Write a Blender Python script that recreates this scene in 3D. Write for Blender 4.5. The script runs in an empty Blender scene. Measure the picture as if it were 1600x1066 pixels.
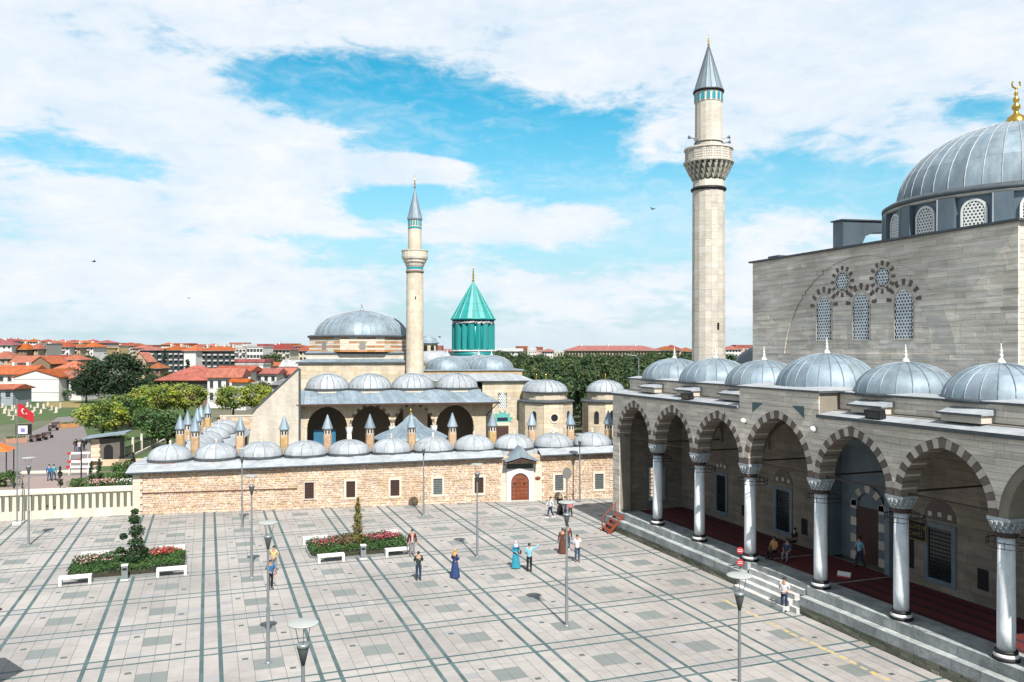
import bpy, bmesh, math, random
from mathutils import Vector, Matrix
random.seed(7)
R = math.radians
scene = bpy.context.scene
COL = scene.collection
# ------------------------------------------------------------------ camera
CAM_H, YAW, FPX, HOR = 13.8, R(20.26), 1289.0, 547.0
cd = bpy.data.cameras.new('camera'); cam = bpy.data.objects.new('camera', cd); COL.objects.link(cam)
cam.location = (0, 0, CAM_H); cam.rotation_euler = (R(90), 0, -YAW)
cd.sensor_width = 36; cd.lens = FPX / 1600 * 36; cd.shift_y = (HOR - 533) / 1600; cd.clip_end = 20000
scene.camera = cam
# ------------------------------------------------------------------ exposure
scene.view_settings.view_transform = 'Standard'; scene.view_settings.look = 'None'
scene.view_settings.exposure = 0.95; scene.view_settings.gamma = 1.0
scene.view_settings.use_curve_mapping = False
scene.cycles.use_denoising = True
scene.cycles.max_bounces = 6; scene.cycles.diffuse_bounces = 3
# ------------------------------------------------------------------ sun
SUN_EL, SUN_AZ = R(49), R(4.0)          # shadows fall along +Y, a little towards +X
sd = bpy.data.lights.new('sun', 'SUN'); sun = bpy.data.objects.new('sun', sd); COL.objects.link(sun)
sd.energy = 5.0; sd.angle = R(0.53); sd.color = (1.0, 0.965, 0.91)
sun.rotation_euler = (R(90) - SUN_EL, 0, -SUN_AZ); sun.location = (0, -30, 60)
# ------------------------------------------------------------------ sky with clouds
world = bpy.data.worlds.new('World'); scene.world = world; world.use_nodes = True
def build_world():
    nt = world.node_tree; N = nt.nodes; L = nt.links; N.clear()
    def nd(t, **k):
        n = N.new(t)
        for a, b in k.items(): setattr(n, a, b)
        return n
    def m(op, a, b=None, c=None, clamp=False):
        n = nd('ShaderNodeMath', operation=op, use_clamp=clamp)
        for i, q in enumerate((a, b, c)):
            if q is None: continue
            if isinstance(q, (int, float)): n.inputs[i].default_value = q
            else: L.new(q, n.inputs[i])
        return n.outputs[0]
    sky = nd('ShaderNodeTexSky', sky_type='NISHITA', sun_disc=False, sun_elevation=SUN_EL, sun_rotation=R(180) + SUN_AZ,
             altitude=1000, air_density=1.0, dust_density=0.3, ozone_density=2.5)
    tc = nd('ShaderNodeTexCoord'); sp = nd('ShaderNodeSeparateXYZ'); L.new(tc.outputs['Generated'], sp.inputs[0])
    x, y, z = sp.outputs
    az = m('ARCTAN2', x, y); zc = m('MAXIMUM', z, 0.0)
    def noise(vx, vy, vz, scale, detail, rough, dist=0.0):
        c = nd('ShaderNodeCombineXYZ')
        for i, q in enumerate((vx, vy, vz)):
            if isinstance(q, (int, float)): c.inputs[i].default_value = q
            else: L.new(q, c.inputs[i])
        n = nd('ShaderNodeTexNoise'); L.new(c.outputs[0], n.inputs['Vector'])
        n.inputs['Scale'].default_value = scale; n.inputs['Detail'].default_value = detail
        n.inputs['Roughness'].default_value = rough; n.inputs['Distortion'].default_value = dist
        return n.outputs[0]
    den = m('ADD', zc, 0.16)
    px, py = m('DIVIDE', x, den), m('DIVIDE', y, den)
    veil = noise(px, m('MULTIPLY', py, 1.6), 3.7, 1.25, 9, 0.56, 0.35)
    puff = noise(m('MULTIPLY', az, 1.0), m('MULTIPLY', z, 2.1), 1.3, 7.0, 12, 0.6, 0.3)
    wisp = noise(m('MULTIPLY', az, 1.0), m('MULTIPLY', z, 2.6), 8.1, 24.0, 8, 0.62, 0.6)
    dev = lambda q, k_: m('MULTIPLY', m('SUBTRACT', q, 0.5), k_)
    base = m('ADD', m('ADD', m('ADD', dev(veil, 0.85), dev(puff, 0.95)), dev(wisp, 0.42)), 0.60)
    bias = None
    #            x     y    rx   ry   amount   (openings in the cloud are negative)
    for bx, by, rx, ry, am in ((620, 165, 200, 58, -0.34), (470, 125, 120, 20, -0.16), (190, 258, 100, 22, -0.36), (760, 255, 140, 50, -0.30),
                               (1035, 325, 90, 48, -0.32), (900, 205, 60, 22, -0.12), (1225, 285, 110, 34, -0.30), (580, 322, 70, 26, -0.22),
                               (400, 372, 170, 9, -0.12), (800, 400, 260, 22, -0.12), (1540, 170, 40, 45, -0.12), (900, 490, 400, 26, -0.07),
                               (655, 264, 58, 17, 0.72), (390, 262, 150, 42, 0.36), (170, 440, 300, 55, 0.12), (300, 150, 180, 50, 0.10),
                               (900, 60, 700, 60, 0.10), (1330, 170, 160, 70, 0.12), (870, 345, 120, 24, 0.16)):
        a0 = math.atan((bx - 800) / FPX); e0 = math.sin(math.atan((HOR - by) / FPX * math.cos(a0)))
        da = m('MULTIPLY', m('SUBTRACT', az, a0 + YAW), FPX / rx); de = m('MULTIPLY', m('SUBTRACT', z, e0), FPX / ry)
        g = m('MULTIPLY', m('EXPONENT', m('MULTIPLY', m('ADD', m('MULTIPLY', da, da), m('MULTIPLY', de, de)), -0.7)), am)
        bias = g if bias is None else m('ADD', bias, g)
    val = m('ADD', base, m('MULTIPLY', bias, 1.35))
    mr = nd('ShaderNodeMapRange', interpolation_type='SMOOTHSTEP'); L.new(val, mr.inputs[0])
    mr.inputs[1].default_value = 0.34; mr.inputs[2].default_value = 0.64
    # no clouds below the horizon, a pale band of far air just above it
    low = nd('ShaderNodeMapRange', interpolation_type='SMOOTHSTEP'); L.new(z, low.inputs[0])
    low.inputs[1].default_value = 0.0; low.inputs[2].default_value = 0.06
    th = nd('ShaderNodeMapRange', interpolation_type='SMOOTHSTEP'); L.new(m('ADD', veil, dev(wisp, 0.7)), th.inputs[0])
    th.inputs[1].default_value = 0.38; th.inputs[2].default_value = 0.80; th.inputs[4].default_value = 0.45      # thin wisps inside the openings
    mask = m('MULTIPLY', m('MAXIMUM', mr.outputs[0], th.outputs[0]), m('ADD', m('MULTIPLY', low.outputs[0], 0.55), 0.40))
    tint = nd('ShaderNodeMix', data_type='RGBA', blend_type='MULTIPLY'); tint.inputs[0].default_value = 1.0
    L.new(sky.outputs[0], tint.inputs[6]); tint.inputs[7].default_value = (0.30, 1.72, 1.62, 1)
    # the clear sky pales towards the horizon
    pf = nd('ShaderNodeMapRange', interpolation_type='SMOOTHSTEP'); L.new(z, pf.inputs[0])
    pf.inputs[1].default_value = 0.0; pf.inputs[2].default_value = 0.33; pf.inputs[3].default_value = 0.98; pf.inputs[4].default_value = 0.0
    pale = nd('ShaderNodeMix', data_type='RGBA'); L.new(pf.outputs[0], pale.inputs[0]); L.new(tint.outputs[2], pale.inputs[6]); pale.inputs[7].default_value = (5.9, 7.2, 7.9, 1)
    shade = nd('ShaderNodeMix', data_type='RGBA')      # thin grey-blue and thick white cloud
    L.new(m('MULTIPLY', m('SUBTRACT', m('ADD', m('MULTIPLY', puff, 0.65), m('MULTIPLY', wisp, 0.35)), 0.36), 3.6, clamp=True), shade.inputs[0])
    shade.inputs[6].default_value = (7.0, 8.2, 9.4, 1); shade.inputs[7].default_value = (9.4, 9.5, 9.8, 1)
    mix = nd('ShaderNodeMix', data_type='RGBA'); L.new(mask, mix.inputs[0])
    L.new(pale.outputs[2], mix.inputs[6]); L.new(shade.outputs[2], mix.inputs[7])
    bg = nd('ShaderNodeBackground'); bg.inputs[1].default_value = 0.0545; L.new(mix.outputs[2], bg.inputs[0])
    out = nd('ShaderNodeOutputWorld'); L.new(bg.outputs[0], out.inputs[0])
build_world()

# ------------------------------------------------------------------ helpers: frames
FWD = Vector((math.sin(YAW), math.cos(YAW), 0)); RGT = Vector((math.cos(YAW), -math.sin(YAW), 0))
def at(x, y, D):                       # a point D metres ahead that stands at picture position x, y of the survey photograph
    return Vector((0, 0, CAM_H)) + FWD * D + RGT * ((x - 800) * D / FPX) + Vector((0, 0, (HOR - y) * D / FPX))
def ground_at(x, y, z=0.0):
    D = (CAM_H - z) * FPX / (y - HOR); return at(x, y, D)
A0 = Vector((-5.6, 75.7, 0)); WA = math.atan(-0.1633)     # the courtyard wall: origin and direction
def W(a, b, z=0.0):
    return A0 + Vector((math.cos(WA), math.sin(WA), 0)) * a + Vector((-math.sin(WA), math.cos(WA), 0)) * b + Vector((0, 0, z))

# ------------------------------------------------------------------ helpers: meshes
class MB:
    def __init__(s): s.v = []; s.f = []; s.s = []; s.mi = []; s.cm = 0
    def add(s, vs, fs, smooth=False):
        o = len(s.v); s.v += [tuple(p) for p in vs]
        for f in fs: s.f.append(tuple(i + o for i in f)); s.s.append(smooth); s.mi.append(s.cm)
        return s
    def box(s, x0, x1, y0, y1, z0, z1):
        return s.add([(x0,y0,z0),(x1,y0,z0),(x1,y1,z0),(x0,y1,z0),(x0,y0,z1),(x1,y0,z1),(x1,y1,z1),(x0,y1,z1)],
                     [(3,2,1,0),(4,5,6,7),(0,1,5,4),(1,2,6,5),(2,3,7,6),(3,0,4,7)])
    def hexa(s, b, t):                 # eight corners: four below, four above
        return s.add(list(b) + list(t), [(3,2,1,0),(4,5,6,7),(0,1,5,4),(1,2,6,5),(2,3,7,6),(3,0,4,7)])
    def prism(s, pts, fn, d0, d1):     # outline pts (p, q) swept from d0 to d1; fn(p, q, d) gives the point
        n = len(pts); vs = [fn(p, q, d0) for p, q in pts] + [fn(p, q, d1) for p, q in pts]
        return s.add(vs, [tuple(range(n))[::-1], tuple(range(n, 2*n))] + [(i, (i+1) % n, n + (i+1) % n, n + i) for i in range(n)])
    def lathe(s, prof, n=24, c=(0,0,0), a0=0.0, a1=2*math.pi, smooth=True, cap=True):
        full = abs(a1 - a0 - 2*math.pi) < 1e-6; k = n if full else n + 1
        vs = []
        for r, z in prof:
            for i in range(k):
                a = a0 + (a1 - a0) * i / n; vs.append((c[0] + r*math.cos(a), c[1] + r*math.sin(a), c[2] + z))
        fs = []
        for j in range(len(prof) - 1):
            for i in range(n):
                i2 = (i + 1) % k; fs.append((j*k+i, j*k+i2, (j+1)*k+i2, (j+1)*k+i))
        s.add(vs, fs, smooth)
        if cap and full:
            o = len(s.v) - len(vs)
            for j, rev in ((0, True), (len(prof) - 1, False)):
                if prof[j][0] > 1e-4:
                    f = [o + j*k + i for i in range(k)]; s.f.append(tuple(f[::-1] if rev else f)); s.s.append(False); s.mi.append(s.cm)
        return s
    def tube(s, p, q, r0, r1=None, n=8, smooth=True):
        r1 = r0 if r1 is None else r1; p = Vector(p); q = Vector(q); d = (q - p).normalized()
        e = d.cross(Vector((0, 0, 1)) if abs(d.z) < 0.95 else Vector((1, 0, 0))).normalized(); g = d.cross(e)
        vs = [p + (e*math.cos(2*math.pi*i/n) + g*math.sin(2*math.pi*i/n))*r0 for i in range(n)] + \
             [q + (e*math.cos(2*math.pi*i/n) + g*math.sin(2*math.pi*i/n))*r1 for i in range(n)]
        s.add(vs, [(i, (i+1) % n, n + (i+1) % n, n + i) for i in range(n)], smooth)
        return s.add(vs, [tuple(range(n))[::-1], tuple(range(n, 2*n))])
    def ring(s, c, R0, r, n=24, k=6):
        vs = []; fs = []
        for i in range(n):
            a = 2*math.pi*i/n
            for j in range(k):
                b = 2*math.pi*j/k; rr = R0 + r*math.cos(b); vs.append((c[0]+rr*math.cos(a), c[1]+rr*math.sin(a), c[2]+r*math.sin(b)))
        for i in range(n):
            for j in range(k):
                fs.append((i*k+j, ((i+1) % n)*k+j, ((i+1) % n)*k+(j+1) % k, i*k+(j+1) % k))
        return s.add(vs, fs, True)
    def ball(s, c, rx, ry=None, rz=None, n=12, m=8):
        ry = rx if ry is None else ry; rz = rx if rz is None else rz; vs = []; fs = []
        for j in range(m + 1):
            t = math.pi * j / m
            for i in range(n):
                a = 2*math.pi*i/n; vs.append((c[0]+rx*math.sin(t)*math.cos(a), c[1]+ry*math.sin(t)*math.sin(a), c[2]-rz*math.cos(t)))
        for j in range(m):
            for i in range(n): fs.append((j*n+i, j*n+(i+1) % n, (j+1)*n+(i+1) % n, (j+1)*n+i))
        return s.add(vs, fs, True)
    def mesh(s, name, mats, off=None):
        me = bpy.data.meshes.new(name)
        v = s.v if off is None else [(p[0]-off[0], p[1]-off[1], p[2]-off[2]) for p in s.v]
        me.from_pydata(v, [], s.f); me.polygons.foreach_set('use_smooth', s.s)
        for m_ in (mats if isinstance(mats, (list, tuple)) else [mats]): me.materials.append(m_)
        if any(s.mi): me.polygons.foreach_set('material_index', s.mi)
        me.update(); return me
    def build(s, name, mats, parent=None, loc=None, rot=None, world=True):
        """one mesh object. world=True: the vertices are world positions (origin goes to their base centre, or to the parent)"""
        off = None
        if world:
            if parent is not None:
                if not parent.get('_local'): off = list(parent['_wl'])
            elif loc is None:
                xs = [p[0] for p in s.v]; ys = [p[1] for p in s.v]; zs = [p[2] for p in s.v]
                off = ((min(xs)+max(xs))/2, (min(ys)+max(ys))/2, min(zs)); loc = off
        me = s.mesh(name, mats, off); o = bpy.data.objects.new(name, me); COL.objects.link(o)
        if parent is not None:
            o.parent = parent
            if parent.get('_local'): o['_local'] = 1
            elif off is not None: o['_wl'] = list(off)
        elif off is not None: o['_wl'] = list(off)
        else: o['_local'] = 1
        if loc is not None: o.location = loc
        if rot is not None: o.rotation_euler = rot
        return o
def tag(o, label=None, cat=None, group=None, kind=None):
    if label: o['label'] = label
    if cat: o['category'] = cat
    if group: o['group'] = group
    if kind: o['kind'] = kind
    return o
def thing(name, label, cat, loc=(0,0,0), rz=0.0, group=None, local=True):
    o = bpy.data.objects.new(name, None); COL.objects.link(o); o.empty_display_size = 0.3
    o.location = loc; o.rotation_euler = (0, 0, rz)
    if local: o['_local'] = 1
    else: o['_wl'] = list(loc)
    return tag(o, label, cat, group)
def dup(src, loc=None, rz=None, label=None, scale=None, parent=None):
    o = src.copy(); COL.objects.link(o); o.parent = parent
    if loc is not None: o.location = loc
    if rz is not None: o.rotation_euler = (0, 0, rz)
    if scale is not None: o.scale = scale if isinstance(scale, tuple) else (scale,)*3
    if label: o['label'] = label
    for ch in src.children:
        dup(ch, parent=o)
    return o
def pieces(name, plist, mats, parent, cap=300, key=None, restname=None):
    """plist: (MB, sort key, material index). The cap that come first are objects, the others one part."""
    pl = sorted(plist, key=lambda t: t[1]); rest = MB()
    wl = None
    if not parent.get('_local'): wl = Vector(parent['_wl']) if '_wl' in parent else parent.location.copy()
    for i, (mb, k, mi) in enumerate(pl):
        if i < cap:
            n = len(mb.v); c = Vector((sum(p[0] for p in mb.v)/n, sum(p[1] for p in mb.v)/n, sum(p[2] for p in mb.v)/n))
            me = mb.mesh(name, mats[mi], c); o = bpy.data.objects.new(name, me); COL.objects.link(o); o.parent = parent
            o.location = c if wl is None else c - wl
        else:
            rest.cm = mi; rest.add(mb.v, mb.f)
    if rest.v:
        o = rest.build(restname or (name + '_rows'), mats, parent); tag(o, kind='stuff'); return o

# ------------------------------------------------------------------ helpers: materials
MATS = {}
def mat(name, col, rough=0.85, col2=None, nscale=1.0, stretch=(1,1,1), amount=0.6, var=0.0, hue=0.0, bump=0.0, bscale=8.0, metal=0.0,
        detail=6, lo=0.35, hi=0.65, spec=0.35, fine=0.0, emit=None, trans=0.0, k=0.63, stain=None):
    if name in MATS: return MATS[name]
    col = tuple(q*k for q in col); col2 = None if col2 is None else tuple(q*k for q in col2)      # one overall scale for the exposure used
    m = bpy.data.materials.new(name); MATS[name] = m; m.use_nodes = True; nt = m.node_tree; N = nt.nodes; L = nt.links
    b = N['Principled BSDF']; b.inputs['Roughness'].default_value = rough; b.inputs['Metallic'].default_value = metal
    b.inputs['Specular IOR Level'].default_value = spec
    c4 = lambda c: (c[0], c[1], c[2], 1)
    geo = N.new('ShaderNodeNewGeometry')
    def noise(scale, st, det):
        mp = N.new('ShaderNodeMapping'); mp.inputs['Scale'].default_value = st; L.new(geo.outputs['Position'], mp.inputs[0])
        n = N.new('ShaderNodeTexNoise'); n.inputs['Scale'].default_value = scale; n.inputs['Detail'].default_value = det
        n.inputs['Roughness'].default_value = 0.6; L.new(mp.outputs[0], n.inputs['Vector']); return n
    rgb = N.new('ShaderNodeRGB'); rgb.outputs[0].default_value = c4(col); cur = rgb.outputs[0]
    if col2 is not None:
        n = noise(nscale, stretch, detail); mr = N.new('ShaderNodeMapRange'); L.new(n.outputs[0], mr.inputs[0])
        mr.inputs[1].default_value = lo; mr.inputs[2].default_value = hi; mr.inputs[4].default_value = amount
        mx = N.new('ShaderNodeMix'); mx.data_type = 'RGBA'; L.new(mr.outputs[0], mx.inputs[0]); L.new(cur, mx.inputs[6])
        mx.inputs[7].default_value = c4(col2); cur = mx.outputs[2]
    if fine:
        n = noise(bscale * 3, (1,1,1), 4); mr = N.new('ShaderNodeMapRange'); L.new(n.outputs[0], mr.inputs[0])
        mr.inputs[1].default_value = 0.3; mr.inputs[2].default_value = 0.7; mr.inputs[3].default_value = 1 - fine; mr.inputs[4].default_value = 1 + fine
        hs = N.new('ShaderNodeHueSaturation'); L.new(mr.outputs[0], hs.inputs['Value']); L.new(cur, hs.inputs['Color']); cur = hs.outputs[0]
    if stain:                           # worn and dirty places: a broad soft field and streaks or spots
        for sc_, st_, am_ in stain:
            n = noise(sc_, st_, 8); mr = N.new('ShaderNodeMapRange'); mr.interpolation_type = 'SMOOTHSTEP'; L.new(n.outputs[0], mr.inputs[0])
            mr.inputs[1].default_value = 0.36; mr.inputs[2].default_value = 0.62; mr.inputs[3].default_value = 1 - am_; mr.inputs[4].default_value = 1 + am_*0.35
            hs = N.new('ShaderNodeHueSaturation'); L.new(mr.outputs[0], hs.inputs['Value']); L.new(cur, hs.inputs['Color']); cur = hs.outputs[0]
    if var or hue:
        oi = N.new('ShaderNodeObjectInfo'); ad = N.new('ShaderNodeMath'); ad.operation = 'ADD'
        L.new(oi.outputs['Random'], ad.inputs[0]); L.new(geo.outputs['Random Per Island'], ad.inputs[1])
        fr = N.new('ShaderNodeMath'); fr.operation = 'FRACT'; L.new(ad.outputs[0], fr.inputs[0])
        mr = N.new('ShaderNodeMapRange'); L.new(fr.outputs[0], mr.inputs[0]); mr.inputs[3].default_value = 1 - var; mr.inputs[4].default_value = 1 + var
        f2 = N.new('ShaderNodeMath'); f2.operation = 'MULTIPLY_ADD'; L.new(fr.outputs[0], f2.inputs[0]); f2.inputs[1].default_value = 7.31
        f3 = N.new('ShaderNodeMath'); f3.operation = 'FRACT'; L.new(f2.outputs[0], f3.inputs[0])
        h = N.new('ShaderNodeMapRange'); L.new(f3.outputs[0], h.inputs[0]); h.inputs[3].default_value = 0.5 - hue; h.inputs[4].default_value = 0.5 + hue
        st = N.new('ShaderNodeMapRange'); L.new(f3.outputs[0], st.inputs[0]); st.inputs[3].default_value = 1 - 6*hue - var*0.6; st.inputs[4].default_value = 1 + 6*hue + var*0.6
        hs = N.new('ShaderNodeHueSaturation'); L.new(mr.outputs[0], hs.inputs['Value']); L.new(h.outputs[0], hs.inputs['Hue'])
        L.new(st.outputs[0], hs.inputs['Saturation']); L.new(cur, hs.inputs['Color']); cur = hs.outputs[0]
    L.new(cur, b.inputs['Base Color'])
    if bump:
        n = noise(bscale, (1,1,1), 6); bp = N.new('ShaderNodeBump'); bp.inputs['Strength'].default_value = bump; bp.inputs['Distance'].default_value = 0.03
        L.new(n.outputs[0], bp.inputs['Height']); L.new(bp.outputs[0], b.inputs['Normal'])
    if emit: b.inputs['Emission Color'].default_value = c4(emit[0]); b.inputs['Emission Strength'].default_value = emit[1]
    if trans:
        b.inputs['Transmission Weight'].default_value = trans
    return m
ashlar = mat('limestone_ashlar', (0.65, 0.585, 0.51), 0.9, (0.42, 0.37, 0.315), 1.1, (1, 0.35, 3.6), 0.8, k=1.0, stain=((.25, (1,1,.6), .16), (1.3, (1,.25,5), .12)), var=0.13, hue=0.008, bump=0.35, bscale=7, fine=0.10)
ashlar_pale = mat('pale_limestone', (0.70, 0.645, 0.565), 0.9, (0.57, 0.50, 0.41), 0.8, (1, 1, 2.6), 0.55, stain=((.9, (1,1,.25), .12), (2.5, (1,1,4), .10)), var=0.09, hue=0.006, bump=0.25, bscale=7, fine=0.06)
cream = mat('cream_limestone', (0.69, 0.60, 0.46), 0.9, (0.55, 0.435, 0.28), 0.5, (1, 1, 2.4), 0.6, stain=((.8, (1,1,.25), .12),), var=0.12, hue=0.008, bump=0.25, bscale=6, fine=0.06)
mortar = mat('mortar', (0.30, 0.26, 0.21), 0.95, (0.22, 0.19, 0.15), 2.0, bump=0.3)
rubble = mat('rubble_stone', (0.65, 0.455, 0.315), 0.92, (0.75, 0.61, 0.48), 0.7, (1, 1, 1), 0.85, var=0.18, hue=0.010, bump=0.5, bscale=9, fine=0.14)
rubble_joint = mat('rubble_mortar', (0.52, 0.40, 0.29), 0.95, (0.58, 0.48, 0.35), 3.0, bump=0.4)
dressed = mat('dressed_white_stone', (0.72, 0.66, 0.55), 0.85, (0.60, 0.52, 0.40), 1.2, (1, 1, 1.5), 0.5, var=0.08, bump=0.2)
lead = mat('lead_sheet', (0.335, 0.41, 0.465), 0.60, (0.20, 0.275, 0.335), 0.9, (1, 1, 0.35), 0.7, stain=((.7, (1,1,.3), .16), (3.0, (1,1,.2), .12)), var=0.12, metal=0.35, bump=0.12, bscale=3, spec=0.5, fine=0.05)
lead_pale = mat('weathered_lead', (0.45, 0.475, 0.50), 0.66, (0.34, 0.375, 0.405), 0.9, (1, 1, 0.5), 0.6, stain=((.6, (1,1,.4), .15), (3.0, (1,1,.2), .12)), var=0.09, metal=0.1, bump=0.12, bscale=4, fine=0.05)
lead_dark = mat('dark_lead_trim', (0.075, 0.09, 0.10), 0.55, (0.13, 0.15, 0.165), 2.0, metal=0.2)
marble = mat('grey_marble', (0.78, 0.80, 0.81), 0.75, (0.60, 0.645, 0.675), 1.3, (2.2, 2.2, 0.5), 0.8, k=0.80, stain=((4.0, (1,1,.4), .10), (14.0, (1,1,1), .07)), var=0.04, bump=0.2, spec=0.08, fine=0.05)
marble_step = mat('step_marble', (0.50, 0.52, 0.51), 0.7, (0.31, 0.345, 0.345), 0.9, (1, 0.5, 2.0), 0.8, stain=((1.2, (1,1,.5), .25), (5.0, (1,1,1), .15)), var=0.14, bump=0.25, fine=0.1)
marble_blue = mat('blue_grey_marble', (0.19, 0.235, 0.265), 0.6, (0.13, 0.165, 0.19), 1.4, (1, 1, 0.6), 0.8, var=0.08)
vous_dark = mat('brown_voussoir', (0.17, 0.125, 0.11), 0.85, (0.23, 0.185, 0.165), 2.0, var=0.2, bump=0.2)
vous_light = mat('pale_voussoir', (0.66, 0.59, 0.51), 0.85, (0.54, 0.465, 0.39), 1.5, var=0.13, bump=0.2)
mossy = mat('damp_rough_stone', (0.32, 0.31, 0.24), 0.95, (0.12, 0.13, 0.085), 0.9, (1, 0.5, 3.0), 0.9, var=0.2, bump=0.6)
iron = mat('wrought_iron', (0.025, 0.025, 0.028), 0.55, metal=0.4)
tie = mat('painted_tie_rod', (0.07, 0.04, 0.035), 0.7)
dark = mat('dark_interior', (0.012, 0.013, 0.014), 0.9)
glass_dark = mat('dark_glass', (0.02, 0.03, 0.035), 0.12, spec=0.6)
gold = mat('gilded_metal', (0.85, 0.52, 0.10), 0.25, metal=1.0)
white_stone = mat('white_painted_stone', (0.82, 0.81, 0.78), 0.6, (0.70, 0.69, 0.66), 2.0)
tile = mat('plaza_granite', (0.425, 0.395, 0.37), 0.72, (0.37, 0.345, 0.325), 1.4, (1, 3, 1), 0.6, stain=((.16, (1,1,1), .17), (1.1, (1,2.2,1), .06), (5.0, (1,1,1), .04)), var=0.045, hue=0.006, fine=0.05, bscale=6, bump=0.05)
tile_grey = mat('grey_granite', (0.225, 0.245, 0.235), 0.7, (0.19, 0.21, 0.20), 2.0, var=0.06, fine=0.05)
stripe = mat('dark_basalt_strip', (0.070, 0.125, 0.13), 0.65, (0.105, 0.16, 0.16), 0.5, (1, 1, 1), 0.8, stain=((.8, (1,1,1), .18),), var=0.14, fine=0.06)
joint = mat('plaza_joint', (0.13, 0.13, 0.125), 0.9)
patch = mat('lilac_grey_granite', (0.355, 0.345, 0.35), 0.7, (0.32, 0.31, 0.315), 2.0, var=0.05)
grate = mat('drain_grate_stone', (0.42, 0.40, 0.385), 0.7, (0.37, 0.355, 0.34), 3.0)
yellow = mat('yellow_line_paint', (0.66, 0.47, 0.12), 0.7, (0.44, 0.40, 0.33), 2.6, (1, 1, 1), 1.0)
turq_tile = mat('turquoise_glazed_tile', (0.006, 0.255, 0.245), 0.45, (0.005, 0.31, 0.295), 0.5, (1, 1, 0.4), 0.6, var=0.10, spec=0.5, fine=0.05)
turq_pale = mat('pale_turquoise_tile', (0.16, 0.50, 0.45), 0.35, (0.08, 0.40, 0.36), 0.8, spec=0.5)
navy_tile = mat('navy_inscription_tile', (0.02, 0.035, 0.07), 0.35, spec=0.5)
sky_tile = mat('sky_blue_tile', (0.02, 0.30, 0.38), 0.3, spec=0.5)
brickm = mat('warm_brick', (0.50, 0.24, 0.12), 0.9, (0.60, 0.33, 0.18), 2.0, var=0.2, hue=0.01, bump=0.3)
brick_pale = mat('chimney_brick', (0.60, 0.39, 0.21), 0.9, (0.68, 0.50, 0.31), 3.5, stain=((2.0, (1,1,1), .18),), var=0.14, hue=0.01, bump=0.3)
wood_door = mat('red_brown_door_wood', (0.24, 0.065, 0.022), 0.6, (0.17, 0.045, 0.016), 2.0, (3, 3, 0.5), 0.8, var=0.15)
wood_dark = mat('dark_brown_wood', (0.075, 0.035, 0.025), 0.7, var=0.1)
carpetm = mat('red_carpet', (0.115, 0.014, 0.016), 0.95, (0.16, 0.02, 0.02), 2.0)
carpet2 = mat('dark_carpet_band', (0.045, 0.012, 0.016), 0.95)
steel = mat('galvanised_steel', (0.36, 0.39, 0.40), 0.42, (0.28, 0.31, 0.32), 2.0, metal=0.5, spec=0.5)
steel_disc = mat('lamp_disc_white', (0.42, 0.44, 0.42), 0.6, (0.36, 0.38, 0.36), 2.5)
wall_shade_brown = mat('shade_darkened_brown_stone', (0.33, 0.275, 0.215), 0.9, (0.22, 0.185, 0.15), 1.1, (1, 0.4, 3.0), 0.8, stain=((.5, (1,1,.3), .2),), var=0.12, hue=0.01, bump=0.3, bscale=6)  # portico shade put into the colour: darker and browner than the facade stone
# ================================================================== the setting: ground
def smooth(x, a, b):
    t = min(1, max(0, (x - a) / (b - a))); return t*t*(3 - 2*t)
def gz(p):
    D = p.dot(FWD); lat = p.dot(RGT); D = max(D, 1.0); left = smooth(-lat / D, 0.10, 0.55)
    return smooth(D, 260, 900) * (2.0 + 13.0 * left)
def build_ground():
    g = MB(); Ds = [-60, 0, 30, 60, 100, 150, 200, 260, 320, 400, 500, 620, 760, 900, 1300, 2500, 6000, 15000]; T = [i / 12 * 1.6 for i in range(-12, 13)]
    for D in Ds:
        for t in T:
            p = FWD * D + RGT * (t * (abs(D) + 60)); p.z = gz(p) - 0.06; g.v.append(tuple(p))
    n = len(T)
    for j in range(len(Ds) - 1):
        for i in range(n - 1): g.f.append((j*n+i, j*n+i+1, (j+1)*n+i+1, (j+1)*n+i)); g.s.append(True); g.mi.append(0)
    m = mat('dry_ground', (0.17, 0.155, 0.11), 0.95, (0.07, 0.10, 0.04), 0.03, (1,1,1), 0.9, bump=0.2, fine=0.15, bscale=1.0)
    o = g.build('ground', m, None, loc=(0,0,0), world=False); tag(o, kind='structure')
build_ground()
def sheet(name, pts, z, m, h=0.05, kind='structure'):
    o = MB().prism([(p[0], p[1]) for p in pts], lambda a, b, d: (a, b, d), z - h, z).build(name, m); return tag(o, kind=kind)
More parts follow.
